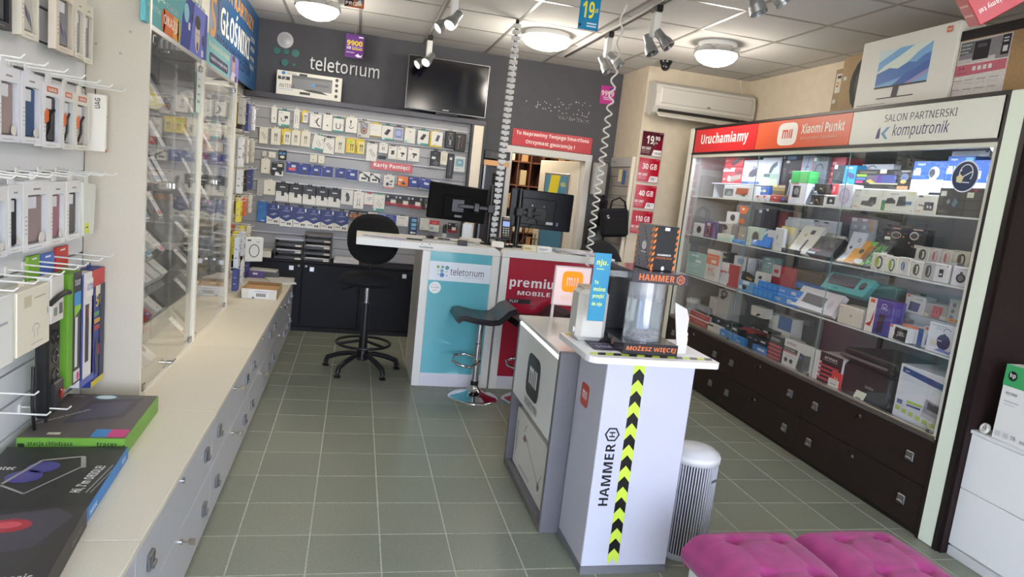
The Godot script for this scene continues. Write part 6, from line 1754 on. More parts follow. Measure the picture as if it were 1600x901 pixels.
	s.rect(-0.168, -0.233, 0.163, 0.233, 0)
	s.ink("3f3c48").flat(PackedVector2Array([Vector2(-0.08, -0.1), Vector2(0.1, -0.03), Vector2(0.12, 0.2), Vector2(-0.06, 0.15)]), 0.0004).ink("4c4a5c").flat(PackedVector2Array([Vector2(-0.06, -0.06), Vector2(0.08, 0.0), Vector2(0.09, 0.16), Vector2(-0.04, 0.12)]), 0.0006)
	s.ink("cfe0e2").oval(-0.02, 0.2, 0.035, 0.022, 0.0005, 20).ink("4f93b8").arc(-0.02, 0.2, 0.042, 0.028, 0.006, 0.0006)
	s.ink("3f86c4").rect(0.05, -0.225, 0.1, -0.15, 0.0005).ink("c9357c").rect(0.1, -0.225, 0.16, -0.15, 0.0005).ink("d9d9d6").words("stacja", -0.14, 0.2, -0.1, 0.212, 0.0006, true)
	s.ink("d9d6c0").rect(-0.09, -0.205, -0.05, -0.185, 0.0005)
	s.at(Transform3D(Basis(Vector3.RIGHT, -PI / 2) * Basis(Vector3.BACK, 0.9), Vector3(0, 0.0708, 0))).ink("c9c6c0").words("stacja chłodząca do notebooka", -0.19, 0.05, 0.02, 0.068, 0.0006, true)
	s.at(Transform3D(Basis(), Vector3(0, 0, 0.2356))).ink("26301c").words("stacja chłodząca", -0.135, 0.038, 0.0, 0.058, 0, true).words("tracer", 0.075, 0.04, 0.14, 0.056, 0, true).rect(-0.165, 0.012, -0.145, 0.05, 0).rect(0.158, 0.005, 0.164, 0.045, 0)
	put("carton_print", s.at(), M.card, g)
	g = thing("laptop_stand_box", "black and blue laptop stand carton lying on the counter, middle of three", "box", Vector3(-0.875, 0.522, -2.26), 0.06)
	put("carton_body", sh("2a78b8").cbox(Vector3(-0.19, 0, -0.235), Vector3(0.175, 0.045, 0.23), 0.003), M.card, g)
	s = sh("2e2b2c").at(Transform3D(Basis(Vector3.RIGHT, -PI / 2), Vector3(0, 0.0456, 0)))
	s.rect(-0.188, -0.228, 0.173, 0.233, 0)
	s.ink("4a478c").oval(-0.03, 0.07, 0.045, 0.042, 0.0004, 20).oval(-0.06, 0.0, 0.05, 0.045, 0.0004, 20).ink("55518c").oval(-0.03, 0.07, 0.025, 0.022, 0.0006, 16).oval(-0.06, 0.0, 0.028, 0.025, 0.0006, 16)
	s.ink("9a9896").stroke(-0.1, -0.05, -0.05, 0.12, 0.01, 0.0008).stroke(-0.05, 0.12, 0.06, 0.15, 0.01, 0.0008).stroke(0.06, 0.15, 0.085, 0.06, 0.014, 0.0008).stroke(-0.02, -0.12, 0.08, 0.07, 0.006, 0.0008).stroke(-0.1, -0.06, -0.02, -0.12, 0.008, 0.0008)
	s.at(Transform3D(Basis(Vector3.RIGHT, -PI / 2) * Basis(Vector3.BACK, PI / 2 - 0.12), Vector3(0.13, 0.046, 0.12))).ink("e3e1dc").words("Hi, I'm ORIOLE!", 0, 0, 0.19, 0.035, 0.0006, true).ink("9c9a96").rect(0, -0.014, 0.2, -0.01, 0.0006).rect(0, -0.026, 0.16, -0.023, 0.0006)
	s.at(Transform3D(Basis(Vector3.RIGHT, -PI / 2), Vector3(0, 0.0456, 0))).ink("d9d7d2").words("natec", -0.165, 0.05, -0.105, 0.075, 0.0006, true).ink("2f86c8").oval(-0.17, 0.03, 0.014, 0.012, 0.0006)
	s.at(Transform3D(Basis(Vector3.UP, PI / 2), Vector3(0.1756, 0, 0))).ink("cfe2f0").words("natec", -0.2, 0.012, -0.13, 0.03, 0, true).words("ORIOLE", 0.15, 0.014, 0.2, 0.03, 0, true)
	s.at(Transform3D(Basis(), Vector3(0, 0, 0.2306))).ink("cfd8dc").rect(0.1, 0.008, 0.125, 0.036, 0).ink("1f1d1e").flat(PackedVector2Array([Vector2(-0.19, 0.003), Vector2(-0.08, 0.003), Vector2(0.06, 0.042), Vector2(-0.19, 0.042)]), 0.0002)
	put("carton_print", s.at(), M.card, g)
	g = thing("laptop_stand_box", "black laptop cooler carton with red fans lying on the counter, next to the camera", "box", Vector3(-0.87, 0.522, -1.81), 0.1)
	put("carton_body", sh("2b292a").cbox(Vector3(-0.2, 0, -0.2), Vector3(0.21, 0.065, 0.24), 0.003), M.card, g)
	s = sh("332f30").at(Transform3D(Basis(Vector3.RIGHT, -PI / 2), Vector3(0, 0.0656, 0)))
	s.rect(-0.198, -0.238, 0.208, 0.198, 0)
	s.ink("a32c38").oval(0.05, 0.1, 0.055, 0.036, 0.0004, 24).oval(-0.02, 0.03, 0.05, 0.032, 0.0004, 24).ink("c9505a").oval(0.05, 0.104, 0.03, 0.018, 0.0006, 20).oval(-0.02, 0.034, 0.028, 0.016, 0.0006, 20).ink("45404a").flat(PackedVector2Array([Vector2(-0.12, -0.08), Vector2(0.14, -0.02), Vector2(0.19, 0.14), Vector2(0.14, 0.19), Vector2(-0.1, 0.14)]), 0.0002)
	s.ink("a9a7a6").flat(PackedVector2Array([Vector2(-0.06, 0.19), Vector2(0.0, 0.19), Vector2(-0.05, 0.15), Vector2(-0.12, 0.14)]), 0.0006).ink("cfcdca").words("Genesis", 0.08, -0.17, 0.18, -0.14, 0.0006, true)
	s.at(Transform3D(Basis(Vector3.UP, PI / 2), Vector3(0.2106, 0, 0))).ink("8c8a88").words("Oxid 260", 0.05, 0.02, 0.14, 0.035, 0)
	put("carton_print", s.at(), M.card, g)


# packs hanging one behind another on the corner hooks, beyond the glass cabinets
func goods_corner() -> void:
	var rng := RandomNumberGenerator.new()
	rng.seed = 21
	var looks := [["d9d8d6", "white"], ["d6cfbd", "cream"], ["c9cdd6", "pale blue"], ["d8c63a", "yellow"], ["d9d8d6", "white"], ["b9b4a8", "beige"], ["d8662c", "orange"], ["d6d5d0", "white"], ["35427c", "navy"], ["c6c2b6", "cream"], ["232225", "black"]]
	var rows := [[2.0, 0.2], [1.73, 0.2], [1.5, 0.18], [1.27, 0.17], [1.0, 0.22], [0.76, 0.18]]
	var sf := get_node("wall_slats_far")
	for r in rows.size():
		for k in 3:
			var z: float = [-5.32, -5.75, -6.25][k] - 0.02 * r
			var reach: float = 0.3 - 0.03 * k
			var h: float = rows[r][1]
			var hook: float = rows[r][0] + 0.02
			put("peg_hook", sh("d8d6cc").tube([Vector3(-1.1, hook, z), Vector3(-1.1 + reach, hook, z), Vector3(-1.09 + reach, hook + 0.012, z)], 0.003, 6), M.satin, sf)
			if r < 5:
				put("price_holder", sh("dcdad0").box(Vector3(-1.09, hook + 0.012, z - 0.002), Vector3(-1.12 + reach, hook + 0.018, z + 0.002)), M.satin, sf)
			var n := 5 if r < 5 else 3
			for i in n:
				var look: Array = looks[rng.randi() % looks.size()]
				var hh := h * (0.8 + 0.25 * rng.randf())
				var d := 0.02 + 0.022 * rng.randf()
				var w := 0.07 + 0.05 * rng.randf()
				var o := carton("corner_pack", Vector3(-1.06 + (reach - 0.06) * i / (n - 1), hook - 0.004 - hh, z), PI / 2, Vector3(w, hh, d), look[0], "r .2 .7 .8 .76 888;r .3 .3 .7 .5 555" if i == n - 1 else "", 0.0, look[0])
				# narrow print on the edge that shows
				put("edge_print", sh("8c8c90").at(Transform3D(Basis(Vector3.UP, -PI / 2), Vector3(-w / 2 - 0.0006, 0, -d / 2))).rect(-d * 0.25, hh * 0.3, d * 0.2, hh * 0.36, 0).rect(-d * 0.25, hh * 0.6, d * 0.25, hh * 0.64, 0), M.card, o)
				tag(o, "%s pack, %s outward on the %s hook, corner row %s" % [look[1], NTH[i], NTH[k], ["one", "two", "three", "four", "five", "six"][r]], "pack", "packs on the corner hooks")
	var wb := carton("cable_box", Vector3(-0.79, 0.765, -5.95), 0.55, Vector3(0.15, 0.2, 0.05), "dcddd6", "g .5 .45 .3 .28 .05 555;r .1 .85 .3 .92 55595a;r .6 .8 .8 .84 aaa")
	tag(wb, "white box with a dark cable loop hanging low in the corner", "box")
	put("box_hook", sh("d8d6cc").tube([Vector3(0, 0.19, -0.05), Vector3(-0.15, 0.19, -0.27)], 0.003, 5), M.satin, wb)


# phones, cards and boxes behind the glass doors
func goods_glass_cabinets() -> void:
	var levels := [1.79, 1.62, 1.4525, 1.28, 1.105, 0.94, 0.77, 0.536]
	var rng := RandomNumberGenerator.new()
	rng.seed = 5
	var first := [
		[["y", -3.27], ["y", -3.4], ["y", -3.58], ["p", -3.85]],
		[["p", -3.3], ["c", -3.36], ["p", -3.47], ["p", -3.6], ["c", -3.66], ["p", -3.85]],
		[["r", -3.25], ["p", -3.3], ["b", -3.38], ["p", -3.47], ["b", -3.56], ["b", -3.68], ["p", -3.75]],
		[["r", -3.25], ["p", -3.34], ["b", -3.44], ["p", -3.54], ["r", -3.66], ["p", -3.78]],
		[["r", -3.24], ["k", -3.33], ["b", -3.46], ["w", -3.56], ["r", -3.68], ["p", -3.85]],
		[["w", -3.3], ["w", -3.5], ["w", -3.64], ["w", -3.78]],
		[["n", -3.33], ["o", -3.5], ["w", -3.66], ["k", -3.82]],
		[["w", -3.28], ["w", -3.4], ["g", -3.62]]]
	for cab in 2:
		for lv in 8:
			var list: Array = first[lv]
			if cab == 1:
				list = []
				for i in ([3, 4, 4, 4, 3, 3, 3, 2][lv]):
					list.append([["k", "b", "p", "w", "r", "p"][(i * 2 + lv * 3 + 1) % 6], -4.27 - 0.17 * i - 0.05 * rng.randf()])
			var n := 0
			for a in list:
				var tall: float = 0.205 if lv == 0 else 0.15
				var lean: float = 30.0 if lv < 4 else 44.0
				var kind: String = a[0]
				var size := Vector3(0.078, tall, 0.01)
				var hex := "2a2a2e"
				var marks := "r .06 .04 .94 .96 16161a"
				var said := "dark phone"
				match kind:
					"y":
						size = Vector3(0.095, 0.205, 0.045)
						hex = "d8dae2"
						marks = "r .5 .2 .85 .75 4a5470;r .12 .06 .4 .1 889"
						said = "white phone carton with a yellow edge"
					"c":
						size = Vector3(0.065, 0.13, 0.002)
						hex = "f0f1f5"
						marks = "r .2 .8 .8 .84 999;r .2 .6 .7 .63 aaa"
						said = "white price card"
					"r", "b":
						size = Vector3(0.065, 0.13, 0.002)
						hex = "f0f1f5"
						marks = "r .1 .06 .9 .22 %s;r .2 .8 .8 .84 999;r .2 .6 .7 .63 aaa" % ("d86a72" if kind == "r" else "6aa0d0")
						said = "white price card with a %s foot" % ("red" if kind == "r" else "blue")
					"k":
						size = Vector3(0.08, 0.165, 0.012)
						hex = "d0d2d6"
						marks = "r .06 .05 .94 .95 1c1c20"
						said = "silver-rimmed dark phone"
					"w":
						size = Vector3(0.1, 0.17, 0.05)
						hex = "dcdcd6"
						marks = "r .4 .1 .6 .14 999;r .1 .8 .5 .83 bbb;o .5 .4 .1 .05 c6c8c6"
						said = "white phone carton"
					"g":
						size = Vector3(0.11, 0.17, 0.04)
						hex = "d0cec8"
						marks = "p 6a6a6c .3 .3 .3 .7 .7 .75 .75 .35"
						said = "white carton with a grey picture"
					"n":
						size = Vector3(0.11, 0.17, 0.05)
						hex = "38357c"
						marks = "p 6a3f8c .2 0 .5 .5 .8 .4 .6 .1;b .1 .6 .8 .74 d8d4e8 NOTE 12;r .15 .08 .35 .2 cfd8e8;p b84a6a .5 .1 .7 .5 .8 .4 .6 .05"
						said = "violet phone carton with white words"
					"o":
						size = Vector3(0.07, 0.165, 0.05)
						hex = "c8382f"
						marks = "o .5 .65 .36 .22 e0913a;p 3a3f8c 0 0 .6 0 .3 .5 0 .8;r .2 .1 .6 .14 d8d8e8"
						said = "red and orange phone carton"
				if kind in ["w", "g", "n", "o"] and lv >= 4:
					lean = 50.0
				var c := carton("phone_box" if size.z > 0.02 else "price_card" if size.z < 0.005 else "mobile_phone", Vector3(-0.885 - (0.03 if size.z > 0.02 or size.z < 0.005 else 0.05) - 0.01 * (lv % 2), levels[lv] + 0.002, a[1]), PI / 2, size, hex, marks, lean, "", "d9c63a" if kind == "y" else "")
				tag(c, "%s, %s on shelf %s of the %s glass cabinet" % [said, NTH[n], ["one", "two", "three", "four", "five", "six", "seven", "eight"][lv], ["first", "second"][cab]], "box" if size.z > 0.02 else "card" if size.z < 0.005 else "phone", "goods in the %s glass cabinet" % ["first", "second"][cab])
				n += 1
	# hours notice on the glass
	var nt := thing("glass_notice", "pale paper notice stuck inside the first glass cabinet door", "notice", Vector3(-0.861, 1.82, -4.0), PI / 2)
	put("notice_paper", sh("cfe0dc").box(Vector3(0, 0, 0), Vector3(0.1, 0.21, 0.0006)), M.card, nt)
	put("notice_print", sh("7f9a96").rect(0.02, 0.17, 0.08, 0.175, 0.001).rect(0.02, 0.13, 0.08, 0.145, 0.001).rect(0.02, 0.09, 0.08, 0.1, 0.001).rect(0.02, 0.05, 0.08, 0.065, 0.001), M.card, nt)


func goods_printer() -> void:
	var p := thing("laser_printer", "black multifunction printer on the floor of the display cabinet", "printer", Vector3(3.12, 0.549, -3.69), -PI / 2)
	put("printer_body", sh("1f2023").cbox(Vector3(0.0, 0, -0.38), Vector3(0.43, 0.2, 0), 0.012), M.satin, p)
	put("scanner_lid", sh("2a2b2f").cbox(Vector3(-0.01, 0.245, -0.39), Vector3(0.44, 0.285, -0.01), 0.008), M.satin, p)
	put("scanner_neck", sh("1a1b1d").cbox(Vector3(0.02, 0.2, -0.37), Vector3(0.41, 0.245, -0.02), 0.004), M.satin, p)
	put("control_panel", sh("303136").at(Transform3D(Basis(Vector3.RIGHT, -0.5), Vector3(0, 0.235, 0.01))).cbox(Vector3(0.01, -0.012, -0.03), Vector3(0.42, 0.01, 0.03), 0.004).at(), M.satin, p)
	put("paper_slot", sh("0d0d0f").box(Vector3(0.06, 0.185, 0.0), Vector3(0.4, 0.198, 0.003)), M.matte, p)
	put("front_door", sh("242529").cbox(Vector3(0.01, 0.02, -0.002), Vector3(0.42, 0.18, 0.006), 0.003), M.satin, p)
	put("maker_mark", sh("b9babd").words("brother", 0.24, 0.085, 0.31, 0.105, 0.0066, true), M.satin, p)
	var c := thing("disc_spindle", "clear spindle tub of blank discs at the far end of the display floor", "tub", Vector3(3.2, 0.653, -5.87))
	put("tub", sh("b9bab8").lathe([Vector2(0, 0), Vector2(0.066, 0), Vector2(0.066, 0.1), Vector2(0.06, 0.11), Vector2(0, 0.11)], 32), M.clear_plastic, c)
	put("disc_pile", sh("a9a9ac").lathe([Vector2(0, 0.005), Vector2(0.06, 0.005), Vector2(0.06, 0.07), Vector2(0, 0.07)], 32), M.satin, c)
	put("tub_label", sh("d0cec8").lathe([Vector2(0.0665, 0.06), Vector2(0.0665, 0.095)], 32), M.card, c)
	var bs := carton("disc_box", Vector3(3.13, 0.549, -5.87), -PI / 2, Vector3(0.16, 0.104, 0.14), "a9a7a4", "r .1 .2 .9 .8 c0beba")
	tag(bs, "pale carton under the disc spindle in the display", "box")


# paper trays, papers and cartons in the far corner
func goods_papers() -> void:
	for i in 2:
		for k in 3 + i:
			var y := 0.692 + 0.062 * k
			var t := thing("paper_tray", "black paper tray, %s from below in the %s stack on the dark cabinets" % [NTH[k], ["first", "second"][i]], "tray", Vector3([-0.72, -0.455][i], y, -6.8), 0, "black paper trays")
			put("tray_floor", sh("17171a").box(Vector3(0, 0, -0.26), Vector3(0.255, 0.006, 0)), M.satin, t)
			for x in [0.0, 0.247]:
				put("tray_side", sh("1b1b1e").box(Vector3(x, 0.0, -0.26), Vector3(x + 0.008, 0.06, 0)), M.satin, t)
			put("tray_lip", sh("1b1b1e").cbox(Vector3(0.0, 0.0, -0.004), Vector3(0.255, 0.022, 0.004), 0.002), M.satin, t)
			put("tray_label", sh("d6d2bd").box(Vector3(0.185, 0.004, 0.004), Vector3(0.24, 0.018, 0.0055)), M.card, t)
			var pp := put("paper_stack", sh("cfccc6").box(Vector3(0.015, 0.006, -0.25), Vector3(0.24, 0.022 + 0.01 * ((k + i) % 2), -0.008)), M.card)
			pp.position = t.position
			tag(pp, "paper in the %s tray of the %s stack" % [NTH[k], ["first", "second"][i]], "paper", "papers in the trays")
	for a in [[-0.72, 0.875, 0.265, 0.016, 0.25, "b3b5c2", "grey-blue papers heaped on the first tray stack"], [-0.73, 0.893, 0.2, 0.01, 0.2, "9a9ba6", "curled grey papers on top of the first tray stack"], [-0.455, 0.94, 0.26, 0.012, 0.26, "6a605c", "brown tray lid on the second stack"], [-0.17, 0.692, 0.24, 0.03, 0.25, "d0cdca", "white papers beside the second tray stack"], [-0.99, 0.692, 0.24, 0.06, 0.24, "d3ccb8", "cream papers in the far corner"], [-0.16, 0.724, 0.18, 0.012, 0.2, "dad8d8", "upper white papers beside the second tray stack"]]:
		var o := put("paper_stack", sh(a[5]).cbox(Vector3(0, 0, -a[4]), Vector3(a[2], a[3], 0), 0.002), M.card)
		o.position = Vector3(a[0], a[1], -6.8)
		o.rotation.y = 0.04
		tag(o, a[6], "paper")
	# open carton with a label
	var t := thing("open_carton", "open brown carton with a white bar-coded label on the pale counter", "carton", Vector3(-0.825, 0.522, -5.59), 0.0)
	put("carton_wall", sh("dcd6ca").box(Vector3(0, 0, -0.004), Vector3(0.272, 0.078, 0)), M.card, t)
	put("carton_wall", sh("b08a5c").box(Vector3(0, 0, -0.36), Vector3(0.272, 0.078, -0.356)), M.kraft, t)
	for x in [0.0, 0.268]:
		put("carton_wall", sh("c9b08a").box(Vector3(x, 0, -0.36), Vector3(x + 0.004, 0.078, 0)), M.kraft, t)
	put("carton_floor", sh("a47d50").box(Vector3(0.004, 0.0, -0.356), Vector3(0.268, 0.004, -0.004)), M.kraft, t)
	put("carton_flap", sh("b28b5c").box(Vector3(0.03, 0.074, -0.2), Vector3(0.266, 0.078, -0.004)), M.kraft, t)
	var s := sh("e8e6e2").rect(0.055, 0.006, 0.21, 0.074, 0.0006)
	for k in 16:
		s.ink("2a2a2c").rect(0.115 + k * 0.0045, 0.018, 0.115 + k * 0.0045 + (0.0024 if k % 3 else 0.0036), 0.045, 0.001)
	s.ink("7a86a8").rect(0.1, 0.056, 0.2, 0.06, 0.001).ink("3a3a3c").rect(0.085, 0.004, 0.1, 0.014, 0.001)
	put("carton_label", s, M.card, t)
	for a in [[Vector3(-0.98, 0.522, -6.55), Vector3(0.12, 0.11, 0.09), "2c3568", "navy box standing in the far corner of the pale counter"], [Vector3(-0.85, 0.522, -6.6), Vector3(0.14, 0.06, 0.1), "55407c", "violet box beside the navy box in the corner"], [Vector3(-1.0, 0.522, -5.95), Vector3(0.15, 0.13, 0.16), "d2c6a8", "cream carton behind the open carton"], [Vector3(-1.02, 0.522, -5.55), Vector3(0.13, 0.1, 0.12), "cfcabb", "pale carton half behind the second glass cabinet"]]:
		var o := carton("small_carton", a[0], 0.08, a[1], a[2], "r .3 .5 .6 .8 d6d6d8")
		tag(o, a[3], "box")
	for a in [[Vector3(-0.62, 0.522, -6.5), Vector2(0.22, 0.3), 0.3, "d3d2cc", 0.012, "loose papers at the far end of the pale counter"], [Vector3(-0.8, 0.522, -6.25), Vector2(0.2, 0.24), -0.2, "dcdcda", 0.008, "white papers before the navy box"], [Vector3(-0.78, 0.53, -6.68), Vector2(0.25, 0.1), 0.1, "4a4a46", 0.05, "dark folders lying in the far corner"], [Vector3(-0.79, 0.581, -6.68), Vector2(0.24, 0.1), -0.1, "b9b7a8", 0.02, "pale folder on the dark folders"]]:
		var o := put("paper_stack", sh(a[3]).cbox(Vector3(-a[1].x / 2, 0, -a[1].y / 2), Vector3(a[1].x / 2, a[4], a[1].y / 2), 0.002), M.card)
		o.position = a[0]
		o.rotation.y = a[2]
		tag(o, a[5], "paper")
	var bag := put("plastic_bag", sh("d9d9da").ball(Vector3(0, 0.05, 0), Vector3(0.09, 0.06, 0.07), 14, 8), M.clear_plastic)
	bag.position = Vector3(-0.92, 0.534, -5.72)
	tag(bag, "crumpled clear plastic bag beside the open carton", "bag")


